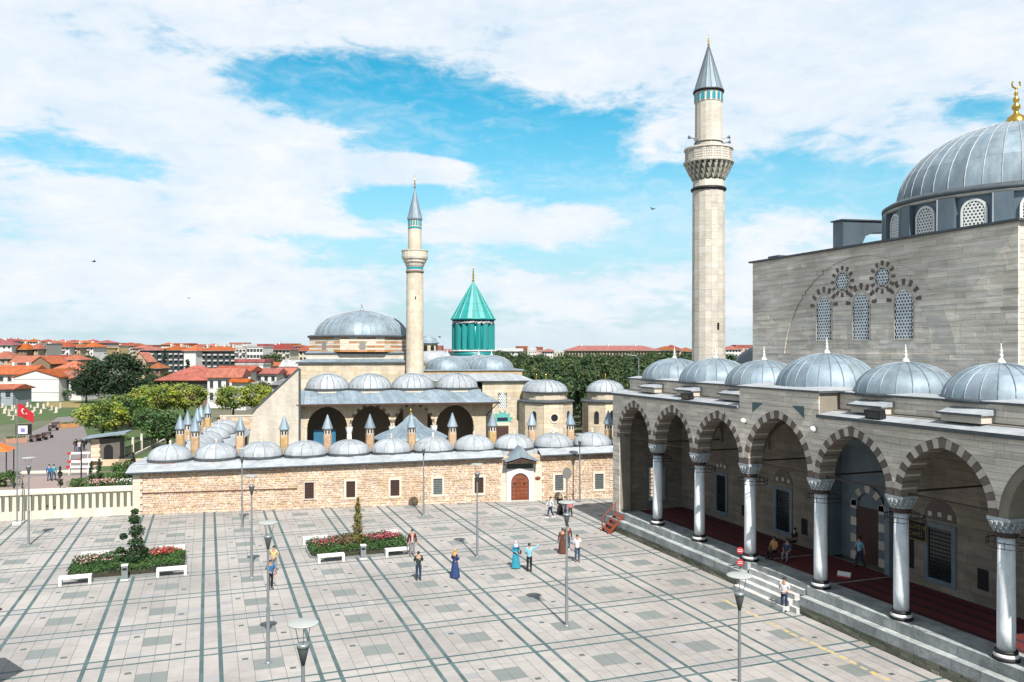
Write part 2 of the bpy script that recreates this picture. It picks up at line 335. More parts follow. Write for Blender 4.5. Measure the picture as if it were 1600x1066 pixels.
# ------------------------------------------------------------------ plaza paving
U0, V0, P, SG, SW = -9.783, 30.238, 4.768, 0.80, 0.16
def wall_v(u): return 75.7 - 0.1633 * (u + 5.6) if u > -5.8 else 75.9 - 0.09 * (u + 5.8)
def build_plaza():
    base = sheet('plaza', [(-30, 12), (29.05, 12), (29.05, 57.5), (48, 57.5), (48, 66.8), (-5.8, 75.6), (-30, 77.6)], -0.008, joint)
    base['_wl'] = list(base.location)
    def segs(o, k0, k1, lo, hi):
        out = []
        for k in range(k0, k1):
            b = o + k * P
            out.append((b - SW/2, b + SW/2, 's', 0)); out.append((b + SW/2, b + SG - SW/2, 'g', 0)); out.append((b + SG - SW/2, b + SG + SW/2, 's', 0))
            a = b + SG + SW/2; w = (P - SG - SW) / 6
            for i in range(6): out.append((a + i*w, a + (i+1)*w, 't', i))
        return [(max(a, lo), min(b, hi), t, i, k) for a, b, t, i in out for k in [0] if b > lo and a < hi]
    su = segs(U0, -5, 13, -29.5, 47.5); sv = segs(V0, -3, 11, 20.0, 77.5)
    rnd = random.Random(3); pl = []; inl = []
    def put(a, b, c, d, mi, th=0.03, ju=0.010, jv=0.0015, z=0.0):
        a += ju; b -= ju; c += jv; d -= jv
        if b - a < 0.02 or d - c < 0.02: return
        cu, cv = (a+b)/2, (c+d)/2; D = cu*FWD.x + cv*FWD.y; lat = cu*RGT.x + cv*RGT.y
        if D < 32.5 or abs(lat) > D*0.66 + 1: return
        if cu > 28.9 and cv < 57.6: return
        # stop at the courtyard wall
        m_ = min(wall_v(a), wall_v(b)) + 0.1
        if c > m_: return
        d = min(d, m_)
        if d - c < 0.04: return
        mb = MB(); q = z - th
        mb.add([(a,c,q),(b,c,q),(b,d,q),(a,d,q),(a,c,z),(b,c,z),(b,d,z),(a,d,z)], [(4,5,6,7),(0,1,5,4),(1,2,6,5),(2,3,7,6),(3,0,4,7)])
        (pl if th == 0.03 else inl).append((mb, D, mi))
    for a, b, tu, iu, _ in su:
        for c, d, tv, iv, _ in sv:
            if tu == 's' or tv == 's':
                put(a, b, c, d, 1, ju=0.0 if tu == 's' and tv == 's' else 0.002, jv=0.002); continue
            if tu == 't' and tv == 't' and iu in (2, 3) and iv in (2, 3):
                if iv == 2: put(a, b, c, d + (d - c), 2)
                continue
            kv = round((c - V0) / P - 0.05); mi = 0
            if tv == 'g' and kv == 3 and tu == 't' and a < 8.2 or tv == 'g' and kv == 0 and tu == 't' and a > 12: mi = 4
            elif rnd.random() < 0.028: mi = 3
            put(a, b, c, d, mi)
    M = [tile, stripe, tile_grey, patch, grate, mat('inlay_dark', (0.10, 0.12, 0.115), 0.5), mat('grate_slot', (0.16, 0.155, 0.15), 0.8)]
    pieces('paving_slab', pl, M, base, 300, restname='paving_field')
    # small dark inlaid lights and the slots of the drain covers
    for k in range(-3, 9):
        for j in range(-1, 10):
            a = U0 + k*P + SG + SW/2; w = (P - SG - SW)/6; c = V0 + j*P + SG + SW/2
            for cu, cv in ((a + 1.5*w, c + 4*w + 0.26), (a + 4.5*w, c + 2*w - 0.26)):
                put(cu - 0.13, cu + 0.13, cv - 0.11, cv + 0.11, 5, th=0.02, ju=0, jv=0, z=0.004)
    pieces('inlaid_light', inl, M, base, 300)
    sl = MB()
    for kv, lo, hi in ((3, -9.0, 8.2), (0, 12.0, 27)):
        c = V0 + kv*P + SW/2
        u = lo
        while u < hi:
            fu = (u - U0) % P
            if fu > SG + SW/2 + 0.05 and fu < P - SW/2 - 0.05:
                for r_ in range(4):
                    v = c + 0.10 + r_*0.135
                    sl.add([(u, v, 0.003), (u+0.035, v, 0.003), (u+0.035, v+0.075, 0.003), (u, v+0.075, 0.003)], [(0,1,2,3)])
            u += 0.085
    tag(sl.build('drain_slot_rows', M[6], base), kind='stuff')
    # worn yellow guide line beside the mosque steps
    rr = random.Random(5); yl = []
    for v0, v1 in ((37.3, 38.6), (35.6, 36.7), (26.2, 34.6)):
        v = v0
        while v < v1:
            dv = min(0.62, v1 - v); x0 = 26.60 + rr.uniform(-.04, .04)
            mb = MB().box(x0, x0 + rr.uniform(0.14, 0.24), v, v + dv*rr.uniform(.6, 1), 0.0005, 0.005); yl.append((mb, v, 0)); v += 0.63
    pieces('painted_dash', yl, [yellow], base, 300)
    return base
plaza = build_plaza()

# ================================================================== masonry
def courses(z0, z1, h):
    n = max(1, round((z1 - z0) / h)); return [(z0 + (z1-z0)*i/n, z0 + (z1-z0)*(i+1)/n) for i in range(n)]
def block_wall(fn, solid, rows, lmin, lmax, seed, gap=0.012, d=0.03, jit=0.008):
    """stone blocks as small solids. solid(z) lists the (x0, x1, depth) runs; fn(x, z, out) gives the point"""
    rnd = random.Random(seed); out = []
    for z0, z1 in rows:
        za, zb = z0 + gap/2, z1 - gap/2
        lo, hi, mid = solid(za), solid(zb), solid((za+zb)/2)
        if not (len(lo) == len(hi) == len(mid)): lo = hi = mid
        for (a0, a1, dd), (b0, b1, _), (m0, m1, _) in zip(lo, hi, mid):
            if m1 - m0 < 0.05: continue
            cuts = [m0]; x = m0 + rnd.uniform(0.3, lmax)
            while x < m1 - lmin*0.6: cuts.append(x); x += rnd.uniform(lmin, lmax)
            cuts.append(m1)
            for i in range(len(cuts) - 1):
                l0 = a0 if i == 0 else cuts[i] + gap/2; l1 = b0 if i == 0 else cuts[i] + gap/2
                r0 = a1 if i == len(cuts)-2 else cuts[i+1] - gap/2; r1 = b1 if i == len(cuts)-2 else cuts[i+1] - gap/2
                if r0 - l0 < 0.01 and r1 - l1 < 0.01: continue
                o = d * (dd or 1) + rnd.uniform(0, jit); mb = MB()
                mb.add([fn(l0, za, 0), fn(r0, za, 0), fn(r1, zb, 0), fn(l1, zb, 0), fn(l0, za, o), fn(r0, za, o), fn(r1, zb, o), fn(l1, zb, o)],
                       [(4,5,6,7),(0,1,5,4),(1,2,6,5),(2,3,7,6),(3,0,4,7)])
                out.append((mb, -((r0-l0) + (r1-l1)) * (z1-z0), 0))
    return out
def minus(runs, x0, x1):
    out = []
    for a, b, d in runs:
        if x1 <= a or x0 >= b: out.append((a, b, d)); continue
        if x0 > a: out.append((a, x0, d))
        if x1 < b: out.append((x1, b, d))
    return out
class Arch:                                 # pointed (or nearly round) arch over the springing height zs
    def __init__(s, c, hs, rise, t, zs): s.c, s.hs, s.rise, s.t, s.zs = c, hs, max(rise, hs), t, zs; s.R = (hs*hs + s.rise**2) / (2*hs); s.k = s.R - hs
    def half(s, z, t=0.0):
        z -= s.zs
        if z < 0: return s.hs + t
        q = (s.R + t)**2 - z*z
        return max(0.0, math.sqrt(q) - s.k) if q > 0 else 0.0
    def top(s, x, t=0.0):                    # height of the curve at x
        q = (s.R + t)**2 - (abs(x - s.c) + s.k)**2
        return s.zs + (math.sqrt(q) if q > 0 else 0.0)
    def outline(s, n=8, t=0.0):              # from right springing over the apex to the left one
        th = math.acos(min(1, s.k / (s.R + t))); pts = []
        for i in range(n + 1):
            a = th * i / n; pts.append((s.c + (s.R+t)*math.cos(a) - s.k, s.zs + (s.R+t)*math.sin(a)))
        return pts + [(2*s.c - x, z) for x, z in pts[-2::-1]]
    def voussoirs(s, n, fn, d0, d1):         # n blocks on each side of the key
        th = math.acos(min(1, s.k / s.R)); out = []
        def pt(a, r): return (max(0.0, r*math.cos(a) - s.k), r*math.sin(a))
        step = th / (n + 0.5)
        for side in (1, -1):
            for i in range(n):
                a, b = step*i + 0.004, step*(i+1) - 0.004
                q = [pt(a, s.R), pt(a, s.R + s.t), pt(b, s.R + s.t), pt(b, s.R)]
                q = [(s.c + side*x, s.zs + z) for x, z in q]
                if side < 0: q = q[::-1]
                out.append((MB().prism(q, fn, d0, d1), i))
        a = step*n + 0.004; i0 = pt(a, s.R); o0 = pt(a, s.R + s.t); top = math.sqrt((s.R+s.t)**2 - s.k**2)
        q = [(s.c - i0[0], s.zs + i0[1]), (s.c, s.zs + s.rise), (s.c + i0[0], s.zs + i0[1]), (s.c + o0[0], s.zs + o0[1]), (s.c, s.zs + top), (s.c - o0[0], s.zs + o0[1])]
        out.append((MB().prism(q, fn, d0, d1), n)); return out
    def screen(s, mb, x0, x1, ztop, fn, d0, d1, n=22, t=0.0):   # wall above the arch, between x0 and x1
        xs = sorted(set([x0, x1] + [s.c + (s.hs + t)*math.sin(math.pi*(i/n - .5)) for i in range(n+1)]))
        for a, b in zip(xs[:-1], xs[1:]):
            if b - a < 1e-4: continue
            za = s.top(a, t) if abs(a - s.c) < s.hs + t - 1e-6 else s.zs; zb = s.top(b, t) if abs(b - s.c) < s.hs + t - 1e-6 else s.zs
            mb.add([fn(a, za, d0), fn(b, zb, d0), fn(b, ztop, d0), fn(a, ztop, d0), fn(a, za, d1), fn(b, zb, d1), fn(b, ztop, d1), fn(a, ztop, d1)],
                   [(0,1,2,3), (7,6,5,4), (0,4,5,1), (3,2,6,7)])
def lattice(mb, c, inside, fn, pitch, hole, d0, d1, ext):      # pierced plaster screen of round holes
    dx, dy = pitch, pitch * 0.866; n = int(ext / dy) + 2
    for j in range(-n, n + 1):
        for i in range(-n, n + 1):
            x = c[0] + (i + 0.5*(j % 2))*dx; z = c[1] + j*dy
            if not inside(x, z): continue
            vs = []
            for r_, dd in ((pitch*0.5774, d1), (hole, d1), (hole, d0)):
                for k in range(6):
                    a = math.pi/6 + k*math.pi/3; vs.append(fn(x + r_*math.cos(a), z + r_*math.sin(a), dd))
            mb.add(vs, [(k, (k+1) % 6, 6 + (k+1) % 6, 6 + k) for k in range(6)] + [(6+k, 6 + (k+1) % 6, 12 + (k+1) % 6, 12 + k) for k in range(6)])
def dome(parent, c, r, h, gores, rings, m, seam_m, base_m, name='dome', panels=True, seam=0.035, power=1.0, phase=0.0, finial=None):
    """lead dome: an inner shell, sheets of lead as pieces, raised seams"""
    prof = lambda t: (r*math.cos(t*math.pi/2)**power, h*math.sin(t*math.pi/2))
    d = MB().lathe([(prof(i/10)[0]*.97, prof(i/10)[1]*.97) for i in range(11)], gores, c, cap=False).build(name, base_m, parent)
    pl = []; sm = MB()
    for g in range(gores):
        a0 = phase + 2*math.pi*g/gores; a1 = phase + 2*math.pi*(g+1)/gores
        for k in range(rings):
            t0, t1 = k/rings, min((k+1)/rings, 0.985); mb = MB(); vs = []; q = 4
            for j in range(q + 1):
                rr, zz = prof(t0 + (t1-t0)*(j/q)); rr += 0.012 - 0.006*j/q; zz += 0.012
                for i in range(3):
                    a = a0 + (a1-a0)*i/2; vs.append((c[0]+rr*math.cos(a), c[1]+rr*math.sin(a), c[2]+zz))
            mb.add(vs, [(j*3+i, j*3+i+1, j*3+i+4, j*3+i+3) for j in range(q) for i in range(2)], True)
            pl.append((mb, k, 0))
        if seam:
            prev = None
            for j in range(13):
                t = j/12*0.97; rr, zz = prof(t); p = Vector((c[0]+(rr+.02)*math.cos(a0), c[1]+(rr+.02)*math.sin(a0), c[2]+zz+.02))
                if prev is not None: sm.tube(prev, p, seam, n=4, smooth=False)
                prev = p
    if panels:
        pieces('lead_sheet', pl, [m], d, 300)
    else:
        allp = MB()
        for mb, _, _ in pl: allp.add(mb.v, mb.f, True)
        allp.build('lead_sheeting', m, d)
    if seam: sm.build('seam', seam_m, d)
    if finial:
        fm, fh = finial; MB().lathe([(fh*.20,0),(fh*.22,fh*.06),(fh*.13,fh*.2),(fh*.06,fh*.3),(fh*.10,fh*.38),(fh*.10,fh*.44),(fh*.045,fh*.5),(fh*.08,fh*.58),(fh*.08,fh*.64),(fh*.03,fh*.7),
            (fh*.06,fh*.76),(fh*.02,fh*.82),(fh*.015,fh)], 10, (c[0],c[1],c[2]+h)).build('finial', fm, d)
    return d
def on_u(x, y, u):
    d = FWD*FPX + RGT*(x-800) + Vector((0,0,HOR-y)); return Vector((0,0,CAM_H)) + d*(u/d.x)

# ================================================================== the great mosque
UF, UC, UB, ZP, ZS, VC = 29.55, 30.0, 35.3, 1.42, 7.13, 37.77
COLV = [51.4, 46.07, 40.74, 34.79, 29.46, 24.13, 18.8]
BAYS = [(51.4, 56.73)] + [(COLV[i+1], COLV[i]) for i in range(6)]
ZC, ZU = 10.39, 11.60            # lower and upper cornice
def build_mosque():
    T = thing('great_mosque', 'large grey stone mosque with striped arcade, marble columns and big lead dome', 'mosque', (UF, VC, 0), local=False)
    F = lambda x, z, o: (UF + 0.04 - o, x, z)       # facade point; o grows towards the plaza
    arches = []
    for i, (v0, v1) in enumerate(BAYS):
        c = (v0+v1)/2; mid = i == 3
        arches.append(Arch(c, (v1-v0)/2 - 0.42, 2.93 if mid else 2.47, 0.40, ZS))
    # --- front wall over the arcade
    wall = MB(); G = lambda x, z, o: (UF + 0.04 + o, x, z)
    for i, (v0, v1) in enumerate(BAYS):
        arches[i].screen(wall, v0, v1 if i else 57.4, ZC, G, 0, 0.90, t=0.0)
    wall.box(UF + 0.04, UF + 0.94, 56.31, 57.4, 0.0, ZS); wall.box(UF + 0.04, 31.28, 34.4, 41.15, ZC, ZU - .02)
    wall.box(UF + 0.04, UF + 0.94, 17.6, 19.2, 0.0, ZS)
    wl = wall.build('arcade_wall', mortar, T)
    def solid(z):
        if z > ZC: return [(34.4, 41.15, 1)]
        if z < ZS: return [(56.31, 57.4, 1)]
        runs = [(18.8, 57.4, 1)]
        for a in arches: runs = minus(runs, a.c - a.half(z, a.t + 0.01), a.c + a.half(z, a.t + 0.01))
        return [q for q in runs if q[1] - q[0] > 0.02]
    rows = courses(0.92, ZS, 0.36) + courses(ZS, ZC, 0.30) + courses(ZC, ZU - 0.02, 0.30)
    pieces('stone_block', block_wall(F, solid, rows, 0.5, 1.5, 11, d=0.04), [ashlar], wl, 300)
    for a in arches[:6]:
        vs = a.voussoirs(12, lambda x, z, d: (d, x, z), UF - 0.012, UF + 0.955)
        pieces('voussoir', [(m_, 0, 1 if i % 2 == 0 else 0) for m_, i in vs], [vous_light, vous_dark], wl, 300)
    # blue-green triangles beside the middle arch
    for tri in (((1176,628.5),(1192,630),(1176,644)), ((1238,634),(1256.5,635),(1256.5,653.5))):
        ps = [on_u(x, y, UF) for x, y in tri]
        MB().prism([(p.y, p.z) for p in ps], lambda a, b, d: (d, a, b), UF - 0.03, UF + 0.02).build('inlaid_triangle', sky_tile if 0 else mat('blue_green_stone', (0.10, 0.17, 0.18), 0.6), wl)
    # --- lower cornice with its lead slope, upper set-back wall and its edge
    for v0, v1 in ((17.6, 34.35), (41.2, 57.6)):
        MB().hexa([(UF-.16, v0, ZC), (30.95, v0, ZC), (30.95, v1, ZC), (UF-.16, v1, ZC)], [(UF-.16, v0, ZC+.10), (30.95, v0, ZC+.34), (30.95, v1, ZC+.34), (UF-.16, v1, ZC+.10)]).build('cornice_roof', lead_pale, T)
        MB().box(UF-.20, UF-.163, v0-.03, v1+.03, ZC-.07, ZC+.105).build('cornice_edge', lead_dark, T)
        sb = MB().box(30.9, 31.3, v0, v1 - (0.5 if v1 > 50 else 0), ZC, ZU - .06).build('parapet_wall', mortar, T)
        pieces('stone_block', block_wall(lambda x, z, o: (30.9 - o, x, z), lambda z: [(v0, v1 - (0.5 if v1 > 50 else 0), 1)], courses(ZC + .36, ZU - .07, 0.3), 0.5, 1.3, int(v0)), [ashlar], sb, 300)
        MB().box(30.70, 31.4, v0-.02, v1 - (0.4 if v1 > 50 else 0), ZU-.055, ZU+.035).build('roof_edge', lead_dark, T)
        MB().hexa([(30.72, v0, ZU+.037), (31.6, v0, ZU+.037), (31.6, v1-.45, ZU+.037), (30.72, v1-.45, ZU+.037)], [(30.76, v0, ZU+.06), (31.6, v0, ZU+.16), (31.6, v1-.45, ZU+.16), (30.76, v1-.45, ZU+.06)]).build('roof_verge', lead_pale, T)
    MB().box(UF-.12, UF+1.2, 34.25, 41.3, ZU-.018, ZU+.09).build('roof_edge', lead_dark, T)
    MB().hexa([(UF-.1, 34.27, ZU+.092), (31.6, 34.27, ZU+.092), (31.6, 41.28, ZU+.092), (UF-.1, 41.28, ZU+.092)], [(UF-.06, 34.3, ZU+.12), (31.6, 34.3, ZU+.26), (31.6, 41.25, ZU+.26), (UF-.06, 41.25, ZU+.12)]).build('roof_verge', lead_pale, T)
    # lead-topped shelves between the domes
    for v in (53.3, 48.4, 43.2, 32.0, 26.6, 21.2):
        v = v - 0.2; w = 1.0
        st = MB().box(30.15, 30.9, v - w, v + w, 10.72, 11.06).build('roof_shelf', vous_light, T)
        MB().hexa([(30.02, v-w-.1, 11.062), (30.89, v-w-.1, 11.062), (30.89, v+w+.1, 11.062), (30.02, v+w+.1, 11.062)], [(30.04, v-w-.1, 11.11), (30.89, v-w-.1, 11.34), (30.89, v+w+.1, 11.34), (30.04, v+w+.1, 11.11)]).build('shelf_top', lead_pale, st)
        MB().box(29.98, 30.02, v-w-.13, v+w+.13, 11.02, 11.115).build('shelf_edge', lead_dark, st)
    MB().box(31.3, 35.4, 17.6, 57.1, 11.2, ZU - .05).build('portico_roof', lead_pale, T)
    # --- the portico domes
    for i, (v0, v1) in enumerate(BAYS):
        mid = i == 3; c = (v0+v1)/2; r = 2.75 if mid else 2.38*(1 + .02*math.sin(i*2.3))
        MB().lathe([(r+.12, 0), (r+.12, .16), (r+.02, .2)], 20, (33.0, c, ZU-.1)).build('dome_ring', lead_dark, T)
        dome(T, (33.0, c, ZU + .08), r, 1.90 if mid else 1.46*(1 + .04*math.sin(i*1.7)), (22, 20, 21, 26, 20, 22, 20)[i], 2, lead, lead, lead_dark, seam=.024, finial=(white_stone, .92), phase=0.07*i)
    # --- columns
    capm = mat('capital_marble', (0.52, 0.565, 0.585), .85, (0.36, 0.40, 0.42), 5.0, (1,1,1), .8, spec=.1, bump=.2)
    for k, v in enumerate(COLV[:6]):
        col = MB().lathe([(0.335, 0.42), (0.34, 1.2), (0.33, 2.8), (0.312, 4.95)], 28, (UC, v, ZP)).build('column', marble, T)
        MB().lathe([(0.50, 0), (0.50, .10), (0.47, .13)], 28, (UC, v, ZP)).build('base_ring', iron, col)
        MB().lathe([(0.455, .13), (0.475, .18), (0.44, .25), (0.43, .28)], 28, (UC, v, ZP)).build('base_ring', white_stone, col)
        MB().lathe([(0.43, .28), (0.43, .36), (0.39, .42)], 28, (UC, v, ZP)).build('base_ring', iron, col)
        MB().lathe([(0.40, 0), (0.42, .05), (0.42, .14), (0.39, .19)], 28, (UC, v, ZP+4.92)).build('neck_ring', tie, col)
        cap = MB(); z0 = ZP + 5.11
        for (r0, zz0, r1, zz1, n) in ((.37, 0, .42, .16, 16), (.42, .16, .50, .32, 16), (.50, .32, .56, .46, 8)):
            cap.lathe([(r0, zz0), (r1, zz1)], n, (UC, v, z0), smooth=False)
        cap.box(UC-.47, UC+.47, v-.50, v+.50, z0+.46, ZS-.003)
        cp = cap.build('capital', capm, col)
        mq = MB()
        for j, (rr, zz) in enumerate(((.42, .08), (.50, .24), (.56, .38))):
            for q in range(12 + 2*j):
                a = 2*math.pi*(q + .5*(j % 2))/(12 + 2*j); mq.hexa([(UC+rr*math.cos(a)+dx*.035, v+rr*math.sin(a)+dy*.035, z0+zz-.07) for dx, dy in ((-1,-1),(1,-1),(1,1),(-1,1))],
                    [(UC+(rr+.03)*math.cos(a)+dx*.055, v+(rr+.03)*math.sin(a)+dy*.055, z0+zz+.06) for dx, dy in ((-1,-1),(1,-1),(1,1),(-1,1))])
        tag(mq.build('stalactite_carving', capm, cp), kind='stuff')
    # --- tie rods and beams
    for v0, v1 in BAYS[:6]:
        MB().tube((UC, v0 + .4, ZS + .12), (UC, v1 - .4, ZS + .12), 0.045, n=6).build('tie_rod', tie, T)
    for v in COLV[:6]:
        MB().tube((UC + .4, v, ZS + .12), (UB, v, ZS + .12), 0.05, n=6).build('tie_rod', tie, T)
    # --- cross arches, ceiling, end wall, back wall
    for v in COLV[:6]:
        a = Arch((UC + .5 + UB)/2, (UB - UC - .5)/2 - .15, 2.45, 0.4, ZS); s = MB()
        a.screen(s, UC + .45, UB, 10.5, lambda x, z, d: (x, v + d, z), -.32, .32); s.build('cross_arch', wall_shade_brown, T)
    MB().box(UF + .95, UB + .1, 18.8, 56.9, 10.5, 10.7).build('portico_ceiling', wall_shade_brown, T)
    end = MB(); ev = 56.75; za, zb = 2.0, 4.6; ua, ub = 32.3, 33.7
    end.box(UF + .94, ua, ev, 57.35, ZP, 10.5); end.box(ub, UB + .4, ev, 57.35, ZP, 10.5); end.box(ua, ub, ev, 57.35, ZP, za); end.box(ua, ub, ev, 57.35, zb, 10.5)
    end.box(UF + .94, UB + .4, ev + .02, 57.35, 0, ZP)
    eo = end.build('end_wall', mortar, T)
    pieces('stone_block', block_wall(lambda x, z, o: (x, ev - o, z), lambda z: (minus([(UF+.95, UB, 1)], ua-.22, ub+.22) if za-.22 < z < zb+.22 else [(UF+.95, UB, 1)]), courses(ZP, 10.5, 0.42), 0.6, 1.5, 21), [wall_shade_brown], eo, 300)
    w = MB()
    for a_, b_, c_, d_ in ((ua-.22, ua, za-.22, zb+.22), (ub, ub+.22, za-.22, zb+.22), (ua, ub, za-.22, za), (ua, ub, zb, zb+.22)): w.box(a_, b_, ev-.10, ev+.05, c_, d_)
    fr = w.build('window_frame', marble_blue, eo)
    gr = MB()
    for i in range(1, 5): gr.tube((ua + (ub-ua)*i/5, ev+.1, za), (ua + (ub-ua)*i/5, ev+.1, zb), .02, n=4)
    for i in range(1, 9): gr.tube((ua, ev+.1, za + (zb-za)*i/9), (ub, ev+.1, za + (zb-za)*i/9), .02, n=4)
    gr.build('grille', iron, eo)
    bw = MB()
    wins = [(51.3, 1.1), (44.4, 1.35), (32.1, 1.45), (25.6, 1.45)]           # centre, width
    zw0, zw1 = 2.0, 4.62; p0, p1, pz = 35.55, 40.0, 8.6
    bw.box(UB, UB + .5, 17.6, p0, ZP, 11.2); bw.box(UB, UB + .5, p1, 57.3, ZP, 11.2); bw.box(UB, UB + .5, p0, p1, pz, 11.2)
    bo = bw.build('portico_back_wall', mortar, T)
    def bsolid(z):
        runs = [(18.8, 56.7, 1)]
        if z < pz + .1: runs = minus(runs, p0 - .35, p1 + .35)
        for c, wd in wins:
            if zw0 - .2 < z < zw1 + .2: runs = minus(runs, c - wd/2 - .2, c + wd/2 + .2)
        return runs
    pieces('stone_block', block_wall(lambda x, z, o: (UB - o, x, z), bsolid, courses(ZP, 10.5, .45), .7, 1.7, 31), [wall_shade_brown], bo, 300)
    for c, wd in wins:
        f = MB(); y0, y1 = c - wd/2, c + wd/2
        f.box(UB-.10, UB+.02, y0-.26, y0, zw0-.26, zw1+.26); f.box(UB-.10, UB+.02, y1, y1+.26, zw0-.26, zw1+.26); f.box(UB-.10, UB+.02, y0, y1, zw0-.26, zw0); f.box(UB-.10, UB+.02, y0, y1, zw1, zw1+.26)
        win = f.build('window', marble_blue, T)
        MB().box(UB-.015, UB-.002, y0, y1, zw0, zw1).build('pane', glass_dark, win)
        g = MB()
        for i in range(1, 8): g.tube((UB-.06, y0 + wd*i/8, zw0), (UB-.06, y0 + wd*i/8, zw1), .018, n=4)
        for i in range(1, 13): g.tube((UB-.06, y0, zw0 + (zw1-zw0)*i/13), (UB-.06, y1, zw0 + (zw1-zw0)*i/13), .018, n=4)
        g.build('grille', iron, win)
        rl = Arch(c, wd*.62, .62, .3, zw1 + .45); tm = MB().prism(rl.outline(6, .1) , lambda a, b, d: (d, a, b), UB-.07, UB-.02).build('relieving_arch', vous_dark, T)
        for k in (-1, 0, 1):
            MB().box(UB-.085, UB-.03, c + k*wd*.42 - .12, c + k*wd*.42 + .12, zw1+.62 - abs(k)*.05, zw1+.86 - abs(k)*.05).build('pale_inset', vous_light, tm)
    for c, wd, h in ((42.35, .55, 1.0), (34.15, .75, 1.9), (48.6, .45, .75), (29.6, .6, 1.0), (54.6, .5, 1.0)):
        MB().box(UB-.06, UB-.035, c - wd/2, c + wd/2, ZP + .75, ZP + .75 + h).build('dark_niche', dark, bo)
    # entrance portal
    po = MB().box(UB-.30, UB+.02, p0-.34, p0, ZP, pz+.1); po.box(UB-.30, UB+.02, p1, p1+.34, ZP, pz+.1); po.box(UB-.30, UB+.02, p0, p1, pz-.3, pz+.1)
    pt = po.build('portal', marble_blue, T)
    MB().box(UB+.75, UB+.8, p0, p1, ZP, pz).build('portal_niche', marble_blue, pt)
    ps = MB().box(UB-.02, UB+.75, p0-.02, p0+.02, ZP, pz); ps.box(UB-.02, UB+.75, p1-.02, p1+.02, ZP, pz); ps.build('portal_cheek', marble_blue, pt)
    dr = MB().box(UB+.66, UB+.745, VC-.85, VC+.85, ZP, 4.6).build('door', wood_dark, pt)
    pl = []
    for sgn in (-1, 1):
        for k in range(7):
            z = ZP + .02 + k*.5; pl.append((MB().box(UB+.6, UB+.735, VC + sgn*1.08 - .22, VC + sgn*1.08 + .22, z, z + .49), 0, k % 2))
    da = Arch(VC, .85, .55, .42, 4.62)
    for m_, i in Arch(VC, .86, .9, .42, 4.6).voussoirs(4, lambda x, z, d: (d, x, z), UB+.6, UB+.735): pl.append((m_, 0, i % 2))
    pieces('jamb_stone', pl, [vous_light, marble_blue], pt, 300)
    # --- the platform: floor, stepped ledges, stairs
    s0, s1 = 35.25, 40.3
    fl = MB().box(29.72, UB, 17.6, 56.75, 0.0, ZP - .004); MB_ = MB()
    fo = fl.build('portico_floor', marble_step, T)
    bl = []; rnd = random.Random(4)
    def ledge(va, vb):
        v = va
        while v < vb - .05:
            ln = min(rnd.uniform(1.0, 1.9), vb - v); ln = vb - v if vb - v - ln < .4 else ln; q = rnd.uniform(0, .02)
            bl.append((MB().box(29.50 - q*.3, 29.718, v + .006, v + ln - .006, 0.955, ZP + .006*rnd.random()), v, 0)); v += ln
        v = va
        while v < vb - .05:
            ln = min(rnd.uniform(1.0, 1.7), vb - v); ln = vb - v if vb - v - ln < .4 else ln
            bl.append((MB().box(29.05 - rnd.uniform(0, .02), 29.497, v + .006, v + ln - .006, 0.47, 0.93 + rnd.uniform(0, .02)), v, 0)); v += ln
        for z0, z1 in ((0.0, .15), (.15, .31), (.31, .468)):
            v = va
            while v < vb - .05:
                ln = min(rnd.uniform(.35, .95), vb - v); ln = vb - v if vb - v - ln < .2 else ln
                bl.append((MB().box(29.10 - rnd.uniform(0, .06), 29.45, v + .008, v + ln - .008, z0 + .004, z1 - .006), v, 1)); v += ln
    ledge(17.6, s0); ledge(s1, 57.6)
    pieces('ledge_block', bl, [marble_step, mossy], fo, 300)
    # stairs in the middle bay
    st = []
    for k, (u0, zt) in enumerate(((28.42, .27), (28.80, .55), (29.18, .83), (29.5, 1.12))):
        v = s0 + (.55 if k < 3 else .1)
        while v < s1 - .3:
            st.append((MB().box(u0, 29.715, v + .004, min(v + 1.5, s1 - .1) - .004, zt - .277, zt), k, 0)); v += 1.5
    for v in (s0 + .12, s1 - .28):
        st.append((MB().box(28.85, 29.05, v - .1, v + .4, 0.0, .3), 9, 0)); st.append((MB().box(29.051, 29.5, v - .1, v + .4, 0.0, .62), 9, 0))
    pieces('step', st, [mat('white_step_marble', (0.70, 0.70, 0.67), .7, (0.55, 0.56, 0.54), 1.2, stain=((2.0, (1,1,1), .15),), var=.08)], fo, 300)
    # --- prayer hall: the tall block
    u0, u1, v0, v1, zt = 35.35, 60.3, 27.82, 47.72, 19.82
    hb = MB().box(u0 + .10, u1, v0 + .04, v1, 11.0, zt).box(36.3, u1, v0 + .04, v1, 0, 10.99).build('hall_wall', mortar, T)
    H = lambda x, z, o: (u0 + .10 - o, x, z); LC, LZ, LR = 37.8, 12.60, 6.67
    wn = [(40.76, .635), (37.70, .635), (34.60, .635)]; ro = [(39.2, .55), (36.1, .55)]; wz0, wz1 = 14.38, 17.2
    def hsolid(z):
        runs = [(v0, v1, 2.5)]; q = LR*LR - (z - LZ)**2
        if q > 0 and z > 13.5:
            h = math.sqrt(q); a, b = LC - h, LC + h
            ins = [(a + .03, b - .03, 1.0)]
            for c, hw in wn:
                if wz0 - .06 < z < wz1 - .1: k = hw + .06 if z < wz1 - .75 else max(.2, hw + .06 - (z - wz1 + .75)*.75); ins = minus(ins, c - k, c + k)
            for c, rr in ro:
                if abs(z - 17.87) < rr + .02: k = math.sqrt(max(0, (rr+.05)**2 - (z-17.87)**2)); ins = minus(ins, c - k, c + k)
            runs = [(v0, a, 2.5)] + ins + [(b, v1, 2.5)]
        return runs
    pieces('stone_block', block_wall(H, hsolid, courses(11.3, zt - .02, .285), .45, 1.6, 77, d=0.04, gap=.008, jit=.012), [ashlar], hb, 300)
